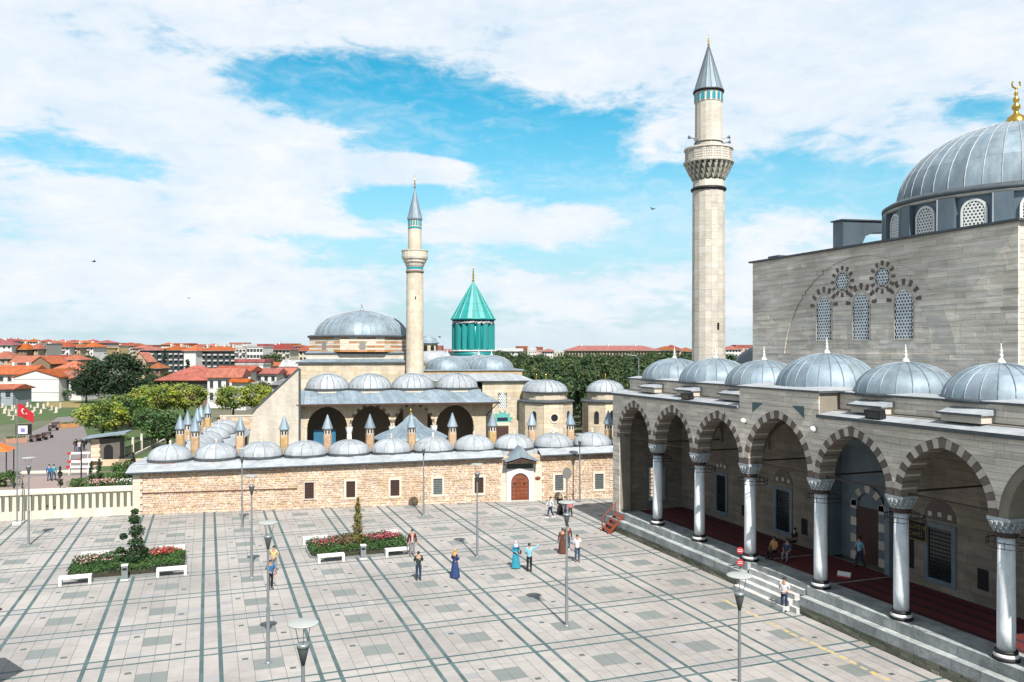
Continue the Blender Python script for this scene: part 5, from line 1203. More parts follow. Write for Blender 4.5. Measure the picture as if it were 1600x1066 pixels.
# ------------------------------------------------------------------ leaves and plants
def leafmat(name, c, c2, var=.3, hue=.02):
    m = mat(name, c, .75, c2, .30, (1,1,1), 1.0, var=var*.7, hue=hue, spec=.25, detail=3, lo=.42, hi=.58); return m
leaf_hedge = leafmat('hedge_leaves', (0.055, 0.115, 0.028), (0.035, 0.085, 0.022)); leaf_dark = leafmat('dark_evergreen_leaves', (0.018, 0.042, 0.022), (0.030, 0.060, 0.022))
leaf_light = leafmat('yellow_green_leaves', (0.30, 0.33, 0.05), (0.12, 0.19, 0.04), .32, .018); leaf_mid = leafmat('mid_green_leaves', (0.085, 0.15, 0.04), (0.05, 0.105, 0.032)); leaf_park = leafmat('park_tree_leaves', (0.030, 0.066, 0.026), (0.072, 0.105, 0.034), .4)
leaf_topiary = leafmat('topiary_leaves', (0.022, 0.055, 0.018), (0.035, 0.07, 0.02)); leaf_gold = leafmat('golden_conifer_leaves', (0.22, 0.19, 0.06), (0.11, 0.125, 0.04))
petal_pink = mat('pink_petals', (0.55, 0.11, 0.17), .7, var=.35, hue=.02); petal_red = mat('red_petals', (0.55, 0.07, 0.06), .7, var=.3); petal_pale = mat('pale_pink_petals', (0.75, 0.42, 0.40), .7, var=.2)
bark = mat('bark', (0.10, 0.075, 0.055), .9, (0.055, 0.042, 0.032), 3.0, bump=.5)
def leaf(mb, p, s, rnd, n=None):
    d = Vector((rnd.gauss(0,1), rnd.gauss(0,1), rnd.gauss(0,1) + .6)).normalized() if n is None else (n + Vector((rnd.gauss(0,.5), rnd.gauss(0,.5), rnd.gauss(0,.5)))).normalized()
    e = d.cross(Vector((rnd.gauss(0,1), rnd.gauss(0,1), rnd.gauss(0,1)))).normalized(); f = d.cross(e); a = s*rnd.uniform(.6, 1.15); b = a*rnd.uniform(.45, .75)
    mb.add([p - e*a, p + f*b + d*a*.15, p + e*a, p - f*b - d*a*.1], [(0,1,2,3)])
def crown(seed, rx, rz, clumps, per, size, cr=.34, flat=1.0, cone=False):
    rnd = random.Random(seed); mb = MB()
    for k in range(clumps):
        while True:
            q = Vector((rnd.uniform(-1,1), rnd.uniform(-1,1), rnd.uniform(-1,1)))
            if .30 < q.length < 1.0 and (q.z > -.75): break
        q = q.normalized()*(q.length**.5)*.82
        if cone: w = 1 - (q.z + 1)/2*.95; q.x *= w; q.y *= w
        c = Vector((q.x*rx, q.y*rx, q.z*rz)); r = rx*cr*rnd.uniform(.45, 1.3)*(1 - (q.z+1)/2*.6 if cone else 1)
        for j in range(per):
            n = Vector((rnd.gauss(0,1), rnd.gauss(0,1), rnd.gauss(.25,1))).normalized()
            leaf(mb, c + Vector((n.x, n.y, n.z*.75*flat))*r*(rnd.uniform(.5, 1.05) if rnd.random() < .9 else rnd.uniform(1.0, 1.45)), size*rnd.uniform(.6, 1.2), rnd, n)
    return mb
def trunk(h, r, spread, seed, limbs=6):
    rnd = random.Random(seed); mb = MB(); p = Vector((0,0,-.1)); rr = r
    for k in range(4):
        q = p + Vector((rnd.uniform(-.12,.12), rnd.uniform(-.12,.12), h/4)); mb.tube(p, q, rr, rr*.82, 8); p = q; rr *= .82
        if k >= 1:
            for j in range(limbs//2):
                a = rnd.uniform(0, 6.28); e = p + Vector((math.cos(a)*spread*rnd.uniform(.4,.8), math.sin(a)*spread*rnd.uniform(.4,.8), h*.35*rnd.uniform(.5,1))); mb.tube(p, e, rr*.5, rr*.15, 6)
    return mb
TREE = {}
def tree_kind(key, name, leafm, rx, rz, zc, clumps, per, size, seed, **kw):
    TREE[key] = (name, crown(seed, rx, rz, clumps, per, size, **kw).mesh('crown', leafm), trunk(zc, rx*.055 + .06, rx, seed).mesh('trunk', bark), zc, rx, rz)
def tree(key, loc, sc, label, rz=0.0, group=None, sz=None):
    name, cm, tm, zc, rx, rzz = TREE[key]; T = thing(name, label, 'tree', loc, rz, group)
    c = bpy.data.objects.new('crown', cm); COL.objects.link(c); c.parent = T; c.location = (0, 0, zc); t = bpy.data.objects.new('trunk', tm); COL.objects.link(t); t.parent = T
    T.scale = (sc, sc, sc if sz is None else sz); return T
for k in range(3): tree_kind('light%d' % k, 'linden_tree', leaf_light, 4.0, 3.0, 4.6, 85, 60, .24, 40 + k, cr=.26)
for k in range(2): tree_kind('mid%d' % k, 'leafy_tree', leaf_mid, 4.0, 3.2, 4.4, 55, 60, .27, 50 + k, cr=.30)
for k in range(3): tree_kind('park%d' % k, 'park_tree', leaf_park, 5.2, 4.4, 6.0, 95, 55, .32, 60 + k, cr=.25)
tree_kind('dark', 'dark_cedar', leaf_dark, 7.5, 5.6, 7.2, 110, 75, .34, 71, cr=.25)
tree_kind('cypress', 'cypress', leaf_dark, .55, 1.7, 1.75, 36, 34, .085, 81, cr=.45, cone=True)
tree_kind('bush', 'bush', leaf_mid, 1.0, .8, .7, 22, 40, .12, 82, cr=.42)
def bed(name, label, u0, u1, v0, v1, seed, flower_m, nfl, fl):
    T = thing(name, label, 'flower bed', ((u0+u1)/2, (v0+v1)/2, 0)); hw, hd = (u1-u0)/2, (v1-v0)/2; rnd = random.Random(seed)
    c = .9; pts = [(-hw+c, -hd), (hw-c, -hd), (hw, -hd+c), (hw, hd-c), (hw-c, hd), (-hw+c, hd), (-hw, hd-c), (-hw, -hd+c)]
    MB().prism(pts, lambda a, b, d: (a, b, d), .0, .10).build('kerb', tile_grey, T)
    MB().prism([(a*.95, b*.95) for a, b in pts], lambda a, b, d: (a, b, d), .1, .30).build('soil', mat('bed_soil', (0.05, 0.045, 0.03), .95), T)
    def inside(x, y): return abs(x) < hw*.97 and abs(y) < hd*.97 and abs(x) + abs(y) < hw + hd - c*1.05
    h = MB(); n = 0
    while n < 9000:
        x, y = rnd.uniform(-hw, hw), rnd.uniform(-hd, hd)
        if not inside(x, y): continue
        edge = min(hw - abs(x), hd - abs(y), (hw + hd - c - abs(x) - abs(y))*.7); top = (.62 if edge < 1.1 else .45) + .10*math.sin(x*2.3)*math.cos(y*1.9) + rnd.uniform(-.06, .08)
        z = rnd.uniform(.12, top) if edge < .35 else rnd.uniform(top - .18, top); leaf(h, Vector((x, y, z)), .075, rnd); n += 1
    h.build('hedge', leaf_hedge, T)
    f = MB()
    for cx, cy, sx, sy in fl:
        for k in range(nfl):
            x, y = rnd.gauss(cx, sx), rnd.gauss(cy, sy)
            if not inside(x*1.08, y*1.08): continue
            p = Vector((x, y, rnd.uniform(.60, .88)))
            for j in range(4): leaf(f, p + Vector((rnd.uniform(-.04,.04), rnd.uniform(-.04,.04), rnd.uniform(-.03,.03))), .055, rnd)
    tag(f.build('blossoms', flower_m, T), kind='stuff'); return T
bed('topiary_flower_bed', 'wide clipped green bed with a few pink and red roses around the topiary', -8.1, -1.25, 55.1, 60.0, 3, petal_pale, 60, ((-2.1, .3, .7, .5), (.8, 1.0, .5, .4)))
rb = bpy.data.objects['topiary_flower_bed']
f_ = MB(); rr_ = random.Random(4)
for k in range(150):
    p = Vector((rr_.gauss(2.0, .5), rr_.gauss(.9, .4), rr_.uniform(.6, .85)))
    for j in range(4): leaf(f_, p + Vector((rr_.uniform(-.04,.04), rr_.uniform(-.04,.04), 0)), .055, rr_)
tag(f_.build('red_blossoms', petal_red, rb), kind='stuff')
bed('rose_flower_bed', 'green bed thickly planted with bright pink roses round the golden shrub', 6.35, 13.2, 55.1, 59.6, 5, petal_pink, 105, ((-1.9, .3, .75, .5), (1.2, .6, 1.0, .5), (2.4, .5, .5, .5)))
def build_topiary():
    c = ground_at(202, 880); c = Vector((-4.35, 57.4, 0)); T = thing('cloud_topiary', 'dark green topiary clipped into stacked balls above the left bed', 'topiary', c); rnd = random.Random(9)
    MB().tube((0,0,.1), (.05,0,1.6), .07, .05, 8).tube((.05,0,1.6), (-.05,.05,3.3), .05, .03, 8).build('trunk', bark, T)
    for (x, y, z, r) in ((0,0,.70,.70), (-.80,-.1,1.18,.26), (.10,0,1.50,.52), (-.62,0,2.02,.24), (.12,.05,2.30,.50), (.55,.1,1.05,.26), (.0,0,3.05,.40), (.02,0,3.55,.24)):
        m = MB()
        for k in range(int(900*r)):
            n = Vector((rnd.gauss(0,1), rnd.gauss(0,1), rnd.gauss(0,1))).normalized(); leaf(m, Vector((x, y, z)) + Vector((n.x, n.y, n.z*.8))*r*rnd.uniform(.5, 1.06), .085, rnd, n)
        m.build('leaf_ball', leaf_topiary, T)
    c = Vector((9.75, 57.2, 0)); T = thing('golden_conifer', 'slim golden-green pointed conifer in the pink rose bed', 'shrub', c)
    MB().tube((0,0,.1), (0,0,3.5), .05, .015, 8).build('trunk', bark, T); m = MB()
    for k in range(2600):
        t = rnd.random()**1.5; z = .3 + t*3.3; w = (.46*(1-t)**.8 + .05)*(1 + .25*math.sin(z*9)); a = rnd.uniform(0, 6.283); q = w*rnd.uniform(.35, 1.0); leaf(m, Vector((q*math.cos(a), q*math.sin(a), z)), .07, rnd)
    m.build('foliage', leaf_gold, T)
    m = MB()
    for k in range(500):
        n = Vector((rnd.gauss(0,1), rnd.gauss(0,1), rnd.gauss(0,1))).normalized(); leaf(m, Vector((-.75, -.2, .75)) + n*.5*rnd.uniform(.5,1), .08, rnd, n)
    m.build('lower_shrub', mat('bronze_shrub_leaves', (0.15, 0.10, 0.05), .8, var=.3, hue=.02), T)
build_topiary()
SIDE = bpy.data.scenes.new('workshop')      # an empty side scene where skins and letters are turned into meshes
# ------------------------------------------------------------------ flag, signs, red steps, small things
def build_small():
    T = thing('flagpole', 'tall grey flagpole with red crescent flag before the balustrade', 'flagpole', (-14.2, 75.15, 0))
    MB().tube((0,0,0), (0,0,9.75), .06, .035, 10).build('pole', steel, T); MB().box(-.3, .3, -.3, .3, 0, .12).build('foot', white_stone, T); MB().ball((0,0,9.8), .07, n=8, m=6).build('knob', steel, T)
    fl = MB(); n, m_ = 12, 6; w, h = 1.45, 1.05
    def P_(s, t): return Vector(RGT)*(.05 + s*w*.85) + Vector(FWD)*(.12*math.sin(s*7)) + Vector((0,0, 9.55 - t*h*(1 - .25*s) - .55*s*s - .25*s))
    fl.add([P_(i/n, j/m_) for j in range(m_+1) for i in range(n+1)], [(j*(n+1)+i, j*(n+1)+i+1, (j+1)*(n+1)+i+1, (j+1)*(n+1)+i) for j in range(m_) for i in range(n)], True)
    fo = fl.build('flag', mat('red_flag_cloth', (0.50, 0.015, 0.025), .8), T); off = -Vector(FWD)*.015
    ce = MB(); k = 18; outer = [(.36 + .17*math.cos(2*math.pi*i/k), .50 + .24*math.sin(2*math.pi*i/k)) for i in range(k)]; ins = [(.40 + .135*math.cos(2*math.pi*i/k), .50 + .19*math.sin(2*math.pi*i/k)) for i in range(k)]
    for i in range(2, k-2): ce.add([P_(*outer[i]) + off, P_(*outer[i+1]) + off, P_(*ins[i+1]) + off, P_(*ins[i]) + off], [(0,1,2,3)])
    ce.build('crescent', white_stone, fo)
    st = MB(); sp = [(.60 + (.085 if i % 2 == 0 else .035)*math.cos(math.pi + math.pi*i/5), .5 + (.12 if i % 2 == 0 else .05)*math.sin(math.pi + math.pi*i/5)) for i in range(10)]
    st.add([P_(.60, .5) + off] + [P_(*q) + off for q in sp], [(0, 1+i, 1+(i+1) % 10) for i in range(10)]); st.build('star', white_stone, fo)
    T = thing('thin_post', 'thin bent metal post standing right of the flagpole foot', 'post', (-13.95, 76.4, 0)); MB().tube((0,0,0), (0,0,2.6), .035, n=8).tube((0,0,2.6), (.25,0,3.0), .035, n=8).build('pole', steel, T)
    T = thing('round_sign', 'back of a round sign on a brown post near the gate', 'sign', (30.2, 67.6, 0), -YAW)
    MB().tube((0,0,0), (0,0,2.6), .045, n=8).build('post', mat('brown_post', (0.12, 0.08, 0.06), .6), T); MB().prism([(.42*math.cos(2*math.pi*i/20), 2.75 + .52*math.sin(2*math.pi*i/20)) for i in range(20)], lambda a, b, d: (a, d, b), -.06, -.03).build('disc', mat('grey_sign_back', (0.25, 0.25, 0.24), .5, metal=.3), T)
    # red wooden steps leaning on the ledge
    red = mat('red_brown_painted_wood', (0.30, 0.055, 0.025), .65, (0.20, 0.04, 0.02), 4.0, var=.1)
    T = thing('red_wooden_steps', 'red painted wooden steps with handrail leaning on the arcade ledge', 'steps', (29.05, 56.1, 0))
    for y in (-.55, .55): MB().prism([(-1.0, 0), (-.72, 0), (.45, 1.15), (.45, 1.4)], lambda a, b, d: (a, d, b), y - .04, y + .04).build('stringer', red, T)
    for k in range(4): MB().box(-.82 + k*.3, -.55 + k*.3, -.51, .51, .22 + k*.3, .26 + k*.3).build('tread', red, T)
    for y in (.55,):
        MB().tube((-.8, y, .15), (-.8, y, 1.0), .04, n=6).build('rail_post', red, T); MB().tube((.3, y, 1.2), (.3, y, 2.1), .04, n=6).build('rail_post', red, T); MB().tube((-.85, y, .95), (.4, y, 2.12), .045, n=6).build('handrail', red, T)
    T = thing('red_round_sign', 'red and white round sign standing on the ledge by the stairs', 'sign', (29.3, 40.75, .93), -YAW - R(12))
    MB().tube((0,0,0), (0,0,1.3), .025, n=6).build('post', iron, T)
    for z in (.42, 1.12):
        d = MB().prism([(.2*math.cos(2*math.pi*i/18), z + .2*math.sin(2*math.pi*i/18)) for i in range(18)], lambda a, b, q: (a, q, b), -.05, -.03).build('disc', mat('sign_red', (0.5, 0.03, 0.04), .5), T)
        for k in (-1, 1): MB().box(-.13, .13, -.058, -.051, z + k*.05 - .018, z + k*.05 + .018).build('white_bar', white_stone, d)
    # board with gold lettering
    p = on_u(1432, 829, UB - .1); T = thing('gold_lettered_board', 'dark board with gold lettering beside the portal', 'sign', (UB - .12, p.y, p.z - .45)); 
    MB().box(-.03, .03, -.62, .62, 0, .95).build('board', dark, T)
    fr = MB(); fr.box(-.05, -.0, -.66, .66, -.05, 0); fr.box(-.05, -.0, -.66, .66, .95, 1.0); fr.box(-.05, -.0, -.66, -.62, 0, .95); fr.box(-.05, -.0, .62, .66, 0, .95); fr.build('frame', mat('dull_gold_letters', (0.30, 0.20, 0.06), .7), T)
    for txt, z in (('SELİMİYE', .55), ('CAMİİ', .18)):
        cu = bpy.data.curves.new('lettering', 'FONT'); cu.body = txt; cu.size = .30; cu.align_x = 'CENTER'; cu.extrude = .003; o = bpy.data.objects.new('lettering', cu); SIDE.collection.objects.link(o); cu.materials.append(mat('dull_gold_letters', (0.30, 0.20, 0.06), .7))
        SIDE.view_layers[0].update(); me = bpy.data.meshes.new_from_object(o.evaluated_get(SIDE.view_layers[0].depsgraph)); bpy.data.objects.remove(o)
        o = bpy.data.objects.new('lettering', me); COL.objects.link(o); o.parent = T
        o.rotation_euler = (R(90), 0, R(-90)); o.location = (-.036, 0, z)
    q = ground_at(1318, 903, ZP); T = thing('floor_notice', 'small red and white notice standing on the portico carpet', 'sign', q, R(-60)); MB().hexa([(-.35,-.02,0),(.35,-.02,0),(.35,.02,0),(-.35,.02,0)], [(-.35,.14,.3),(.35,.14,.3),(.35,.18,.3),(-.35,.18,.3)]).build('panel', white_stone, T); MB().hexa([(-.34,-.028,.0),(.34,-.028,.0),(.34,-.022,.0),(-.34,-.022,.0)], [(-.34,.01,.09),(.34,.01,.09),(.34,.016,.09),(-.34,.016,.09)]).build('red_strip', mat('sign_red', (0.5,0.03,0.04), .5), T)
    # carpets
    for i, (v0, v1, l) in enumerate(((40.6, 56.3, 'dark red striped prayer carpet on the portico floor left of the portal'), (19.0, 35.0, 'dark red striped prayer carpet on the portico floor right of the portal'), (35.2, 40.4, 'plain dark red carpet before the mosque entrance'))):
        T = thing('prayer_carpet', l, 'carpet', (33.1, (v0+v1)/2, ZP), group='red carpets in the portico'); h = (v1-v0)/2
        MB().box(-1.9, 2.05, -h, h, 0, .012).build('pile', carpetm, T)
        if i < 2:
            for k in range(4): MB().box(-1.85 + k*1.0, -1.55 + k*1.0, -h + .02, h - .02, .013, .016).build('woven_band', carpet2, T)
    # hanging iron lamp rings by the columns
    for i, v in enumerate(COLV[:6]):
        T = thing('iron_lamp_ring', 'black iron lamp ring at the head of the %s arcade column from the far end' % ordn(i), 'lamp ring', (UC + .1, v - .1, ZP + 4.55), group='iron lamp rings in the arcade')
        r = MB().ring((0,0,.22), .86, .022, 28, 5); r.ring((0,0,.0), .86, .016, 28, 5); r.build('hoop', iron, T)
        for k in range(14):
            a = 2*math.pi*k/14; MB().tube((.86*math.cos(a), .86*math.sin(a), 0), (.86*math.cos(a), .86*math.sin(a), .3), .016, n=4).build('bracket', iron, T)
        for k in range(4):
            a = 2*math.pi*k/4; MB().tube((.36*math.cos(a), .36*math.sin(a), .45), (.86*math.cos(a), .86*math.sin(a), .22), .014, n=4).build('arm', iron, T)
    # parasol just outside the frame whose shadow falls on the plaza
    T = thing('plaza_parasol', 'large square parasol standing beyond the lower left edge', 'parasol', (-9.9, 37.5, 0)); MB().tube((0,0,0), (0,0,4.1), .06, n=8).build('pole', steel, T)
    MB().lathe([(2.3, 3.55), (2.3, 3.6), (.05, 4.3)], 6, smooth=False).build('canopy', wood_dark, T)
    for i, (x, y, D, s, ro, l) in enumerate(((147, 409, 70, .45, .3, 'small dark bird gliding over the left skyline'), (1020, 327, 60, .42, 2.0, 'dark bird flying left of the tall minaret'), (295, 466, 90, .4, 1.0, 'tiny pale bird low above the city, left of the dome'), (687, 527, 100, .5, 2.5, 'small bird in the air left of the green tomb'))):
        T = thing('flying_bird', l, 'bird', at(x, y, D), ro, group='birds in the sky'); b = MB().ball((0,0,0), .34*s, .10*s, .09*s, 10, 6); b.add([(.33*s,0,0), (.55*s,.09*s,0), (.55*s,-.09*s,0)], [(0,1,2)]); b.ball((-.36*s,0,.03*s), .09*s, .07*s, .07*s, 8, 6)
        for sg in (-1, 1): b.add([(-.12*s, sg*.06*s, .03*s), (.18*s, sg*.06*s, .03*s), (.16*s, sg*.5*s, .24*s), (-.06*s, sg*.5*s, .25*s), (.16*s, sg*1.0*s, .16*s)], [(0,1,2,3), (3,2,4)])
        b.build('body', iron, T)
build_small()
# ================================================================== people
SKIN = mat('skin', (0.50, 0.28, 0.19), .6, spec=.3); HAIR = mat('dark_hair', (0.02, 0.015, 0.012), .6); SHOE = mat('dark_shoes', (0.03, 0.027, 0.025), .5)
def cloth(n, c): return mat('cloth_' + n, c, .9, tuple(q*.75 for q in c), 6.0, (1,1,1), .6, bump=.3, bscale=14)
def skinmesh(name, V, E, rad, m, root=0):
    me = bpy.data.meshes.new(name); me.from_pydata(V, E, []); o = bpy.data.objects.new(name, me); SIDE.collection.objects.link(o)
    o.modifiers.new('skin', 'SKIN'); sv = me.skin_vertices[0].data
    for i, r in enumerate(rad): sv[i].radius = (r, r) if isinstance(r, (int, float)) else r
    sv[root].use_root = True
    ss = o.modifiers.new('sub', 'SUBSURF'); ss.levels = 1; ss.render_levels = 1
    SIDE.view_layers[0].update(); dg = SIDE.view_layers[0].depsgraph; nm = bpy.data.meshes.new_from_object(o.evaluated_get(dg)); bpy.data.objects.remove(o); bpy.data.meshes.remove(me)
    nm.name = name; nm.materials.clear(); nm.materials.append(m); nm.polygons.foreach_set('use_smooth', [True]*len(nm.polygons)); return nm
def person(loc, face, label, top, bottom, hgt=1.72, arms=('down','down'), legs='stand', sleeve='short', robe=None, scarf=None, hair=HAIR, shoes=SHOE, slim=1.0, extra=None, jacket=None, group='people on the plaza'):
    T = thing('person', label, 'person', loc, face, group); k = hgt/1.72
    J = {'pel': (0,0,.94), 'sp': (0,0,1.12), 'ch': (0,0,1.32), 'nk': (0,0,1.475), 'hb': (0,-.012,1.565), 'ht': (0,-.005,1.66), 'ns': (0,-.095,1.60)}
    Rr = {'pel': (.145*slim,.115), 'sp': (.135*slim,.105), 'ch': (.155*slim,.11), 'nk': .055, 'hb': (.074,.088), 'ht': (.072,.084), 'ns': .014}
    J['hem'] = (0,0,.86); Rr['hem'] = (.150*slim,.118); J['wst'] = (0,0,1.03); Rr['wst'] = (.130*slim,.100)
    E = [('pel','hem'), ('pel','wst'), ('pel','sp'), ('sp','ch'), ('ch','nk'), ('nk','hb'), ('hb','ht'), ('hb','ns')]
    for s, nm, am in ((1,'R',arms[0]), (-1,'L',arms[1])):
        sh = Vector((-.185*s*slim, 0, 1.415))
        el, wr = {'down': (Vector((-.25*s,.02,1.13)), Vector((-.27*s,-.05,.89))), 'phone': (Vector((-.25*s,-.03,1.14)), Vector((-.08*s,-.26,1.20))), 'raise': (Vector((-.40*s,-.06,1.46)), Vector((-.58*s,-.14,1.66))),
                  'bend': (Vector((-.27*s,.05,1.15)), Vector((-.14*s,-.18,1.06))), 'swing': (Vector((-.25*s,-.10,1.15)), Vector((-.26*s,-.26,.96))), 'back': (Vector((-.25*s,.12,1.14)), Vector((-.27*s,.14,.90))), 'lap': (Vector((-.24*s,-.06,1.15)), Vector((-.12*s,-.30,1.02)))}[am]
        J['sh'+nm], J['el'+nm], J['wr'+nm] = sh, el, wr; d = (wr - el).normalized(); pa = wr + d*.07; J['pa'+nm] = pa
        side = d.cross(Vector((0,1,.1))).normalized(); Rr.update({'sh'+nm: .062, 'el'+nm: .043, 'wr'+nm: .030, 'pa'+nm: (.038,.026)}); E += [('ch','sh'+nm), ('sh'+nm,'el'+nm), ('el'+nm,'wr'+nm), ('wr'+nm,'pa'+nm)]
        for f in range(4):
            ln = (.070,.082,.077,.060)[f]; b = pa + side*(f-1.5)*.020 + d*.025; t = b + d*ln*.55; q = t + (d + Vector((0,-.5,0))).normalized()*ln*.5; a_ = 'f%d%s' % (f, nm); J[a_+'a'], J[a_+'b'] = t, q; Rr[a_+'a'] = .010; Rr[a_+'b'] = .008; E += [('pa'+nm, a_+'a'), (a_+'a', a_+'b')]
        th = wr + d*.04 + side*.045 + Vector((0,-.02,0)); J['th'+nm], J['ti'+nm] = th, th + d*.04 + side*.012; Rr['th'+nm] = .012; Rr['ti'+nm] = .009; E += [('wr'+nm,'th'+nm), ('th'+nm,'ti'+nm)]
    for s, nm in ((1,'R'), (-1,'L')):
        x = -.095*s
        if legs == 'stand': h, kn, an, to = (x,0,.86), (x*1.05,-.015,.49), (x*1.1,.03,.085), (x*1.25,-.12,.045)
        elif legs == 'walk': o = .20*s; h, kn, an, to = (x,0,.86), (x,-.10*s-.04,.48), (x, -o*1.2 + .04, .09 if s > 0 else .13), (x, -o*1.2 - .12, .05 if s > 0 else .06)
        else: h, kn, an, to = (x,-.05,.88), (x*1.4,-.44,.95), (x*1.4,-.42,.53), (x*1.4,-.56,.49)
        for n_, q, r in (('hi', h, .085), ('kn', kn, .058), ('an', an, .040), ('to', to, .036)): J[n_+nm] = q; Rr[n_+nm] = r
        E += [('pel','hi'+nm), ('hi'+nm,'kn'+nm), ('kn'+nm,'an'+nm), ('an'+nm,'to'+nm)]
    def sub(name, keys, grow, m, root='pel'):
        ks = [q for q in J if q in keys]; ix = {q: i for i, q in enumerate(ks)}
        rad = []
        for q in ks:
            r = Rr[q]; r = r if isinstance(r, tuple) else (r, r); rad.append(((r[0]*k + grow), (r[1]*k + grow)))
        me = skinmesh(name, [tuple(Vector(J[q])*k) for q in ks], [(ix[a], ix[b]) for a, b in E if a in ix and b in ix], rad, m, ix[root])
        o = bpy.data.objects.new(name, me); COL.objects.link(o); o.parent = T
        if legs == 'sit': o.location.z = -.44*k
        return o
    body = sub('body', set(J) - {'hem', 'wst'}, 0.0, SKIN)
    ar = lambda nm: ['sh'+nm, 'el'+nm] + (['wr'+nm] if sleeve == 'long' else [])
    if robe is None:
        sub('trousers', {'pel','wst','hiR','knR','anR','hiL','knL','anL'}, .018, bottom)
    sub('shirt' if jacket is None else 'jacket', {'hem','pel','sp','ch','shR','shL','elR','elL'} | ({'wrR','wrL'} if sleeve == 'long' else set()), .022, top if jacket is None else jacket, 'ch')
    zoff = -.44*k if legs == 'sit' else 0
    if jacket is not None: MB().hexa([(-.07*k,-.155*k,.90*k),(.07*k,-.155*k,.90*k),(.06*k,-.1*k,.90*k),(-.06*k,-.1*k,.90*k)], [(-.055*k,-.165*k,1.40*k),(.055*k,-.165*k,1.40*k),(.05*k,-.1*k,1.40*k),(-.05*k,-.1*k,1.40*k)]).build('shirt_front', top, T)
    if robe is not None:
        m = MB(); n = 24; rows = ((1.0,.19,.15), (.8,.22,.18), (.5,.25,.22), (.2,.29,.26), (.06,.30,.28)); vs = []
        for z, a, b in rows:
            for i in range(n):
                t = 2*math.pi*i/n; w = 1 + (.10*math.cos(t*6)*(1 - z)); vs.append((a*w*math.cos(t)*k, b*w*math.sin(t)*k, z*k))
        m.add(vs, [(j*n+(i+1) % n, j*n+i, (j+1)*n+i, (j+1)*n+(i+1) % n) for j in range(len(rows)-1) for i in range(n)], True); m.build('robe', robe, T)
    if scarf is None: MB().ball((0, .012*k, 1.655*k + zoff), .092*k, .103*k, .082*k, 14, 8).build('hair', hair, T)
    else:
        s_ = MB().ball((0, .012*k, 1.635*k), .098*k, .112*k, .108*k, 14, 8); s_.lathe([(.10*k, 1.57*k), (.16*k, 1.44*k), (.20*k, 1.34*k)], 14); s_.build('headscarf', scarf, T)
    for s in (-1, 1):
        MB().ball((.031*s*k, -.092*k, 1.625*k + zoff), .009*k, n=6, m=4).build('eye', HAIR, T)
        to = Vector(J['toR' if s < 0 else 'toL'])*k; an = Vector(J['anR' if s < 0 else 'anL'])*k
        MB().hexa([(an.x-.045, to.y-.05, to.z-.045+zoff), (an.x+.045, to.y-.05, to.z-.045+zoff), (an.x+.042, an.y+.06, an.z-.085+zoff), (an.x-.042, an.y+.06, an.z-.085+zoff)], [(an.x-.035, to.y-.03, to.z+.02+zoff), (an.x+.035, to.y-.03, to.z+.02+zoff), (an.x+.036, an.y+.045, an.z+.03+zoff), (an.x-.036, an.y+.045, an.z+.03+zoff)]).build('shoe', shoes, T)
    if extra == 'phone': MB().box(-.08, .08, -.36*k, -.345*k, 1.16*k, 1.26*k).build('held_phone', iron, T)
    if extra == 'bag':
        b = MB().box(.20, .30, -.20, .06, .90, 1.12).build('shoulder_bag', SHOE, T); MB().tube((.25,-.05,1.12), (.12,.0,1.46), .012, n=4).build('strap', SHOE, b)
    if extra == 'papers': MB().hexa([(-.12,-.34*k,1.06*k),(.10,-.34*k,1.06*k),(.10,-.2*k,1.04*k),(-.12,-.2*k,1.04*k)], [(-.12,-.35*k,1.085*k),(.10,-.35*k,1.085*k),(.10,-.2*k,1.06*k),(-.12,-.2*k,1.06*k)]).build('held_papers', white_stone, T)
    return T
white_c = cloth('white', (0.72,0.72,0.74)); navy_c = cloth('navy', (0.025,0.045,0.10)); black_c = cloth('black', (0.015,0.015,0.018)); jeans = cloth('denim', (0.05,0.09,0.16)); dgreen = cloth('dark_green', (0.02,0.045,0.04)); maroon = cloth('maroon', (0.09,0.015,0.022))
turq_c = cloth('turquoise', (0.03,0.30,0.42)); ltblue = cloth('light_blue', (0.26,0.56,0.68)); brown_c = cloth('brown', (0.13,0.05,0.03)); pinkc = cloth('pink', (0.75,0.30,0.30)); mustard = cloth('pale_yellow', (0.60,0.50,0.24)); royal = cloth('blue', (0.03,0.16,0.36)); tan = cloth('ochre', (0.62,0.32,0.10)); blue_robe = cloth('navy_robe', (0.03,0.06,0.19)); peach = cloth('peach', (0.70,0.45,0.38)); grey_c = cloth('grey', (0.25,0.26,0.28)); wshoe = mat('white_shoes', (0.75,0.75,0.75), .6); palelilac = cloth('lilac', (0.62,0.52,0.66)); khaki = cloth('khaki', (0.35,0.27,0.18))
G_ = lambda x, y: ground_at(x, y)
person(G_(860,809), R(-80), 'man in white shirt and white shoes walking left near the gate', white_c, navy_c, arms=('swing','back'), legs='walk', sleeve='long', shoes=wshoe)
person(G_(875,804), R(10), 'woman in long black robe near the gate', black_c, black_c, robe=black_c, sleeve='long', scarf=khaki)
person(G_(883,808), R(30), 'person in dark navy clothes right behind the lamp disc near the gate', navy_c, navy_c, sleeve='long')
person(G_(891,808), R(-40), 'child in pink top walking beside the dark robed adults', pinkc, black_c, hgt=1.45, legs='walk', arms=('swing','back'), sleeve='long')
person(G_(879,865), R(160), 'woman in long brown coat left of the lamp pole', brown_c, black_c, robe=brown_c, sleeve='long')
person(G_(887,859), R(150), 'person in brown jacket and jeans directly behind the lamp pole', brown_c, jeans, sleeve='long', shoes=wshoe)
person(G_(902,878), R(-15), 'man in white tee shirt and jeans right of the lamp pole', white_c, jeans, arms=('down','bend'), hgt=1.76)
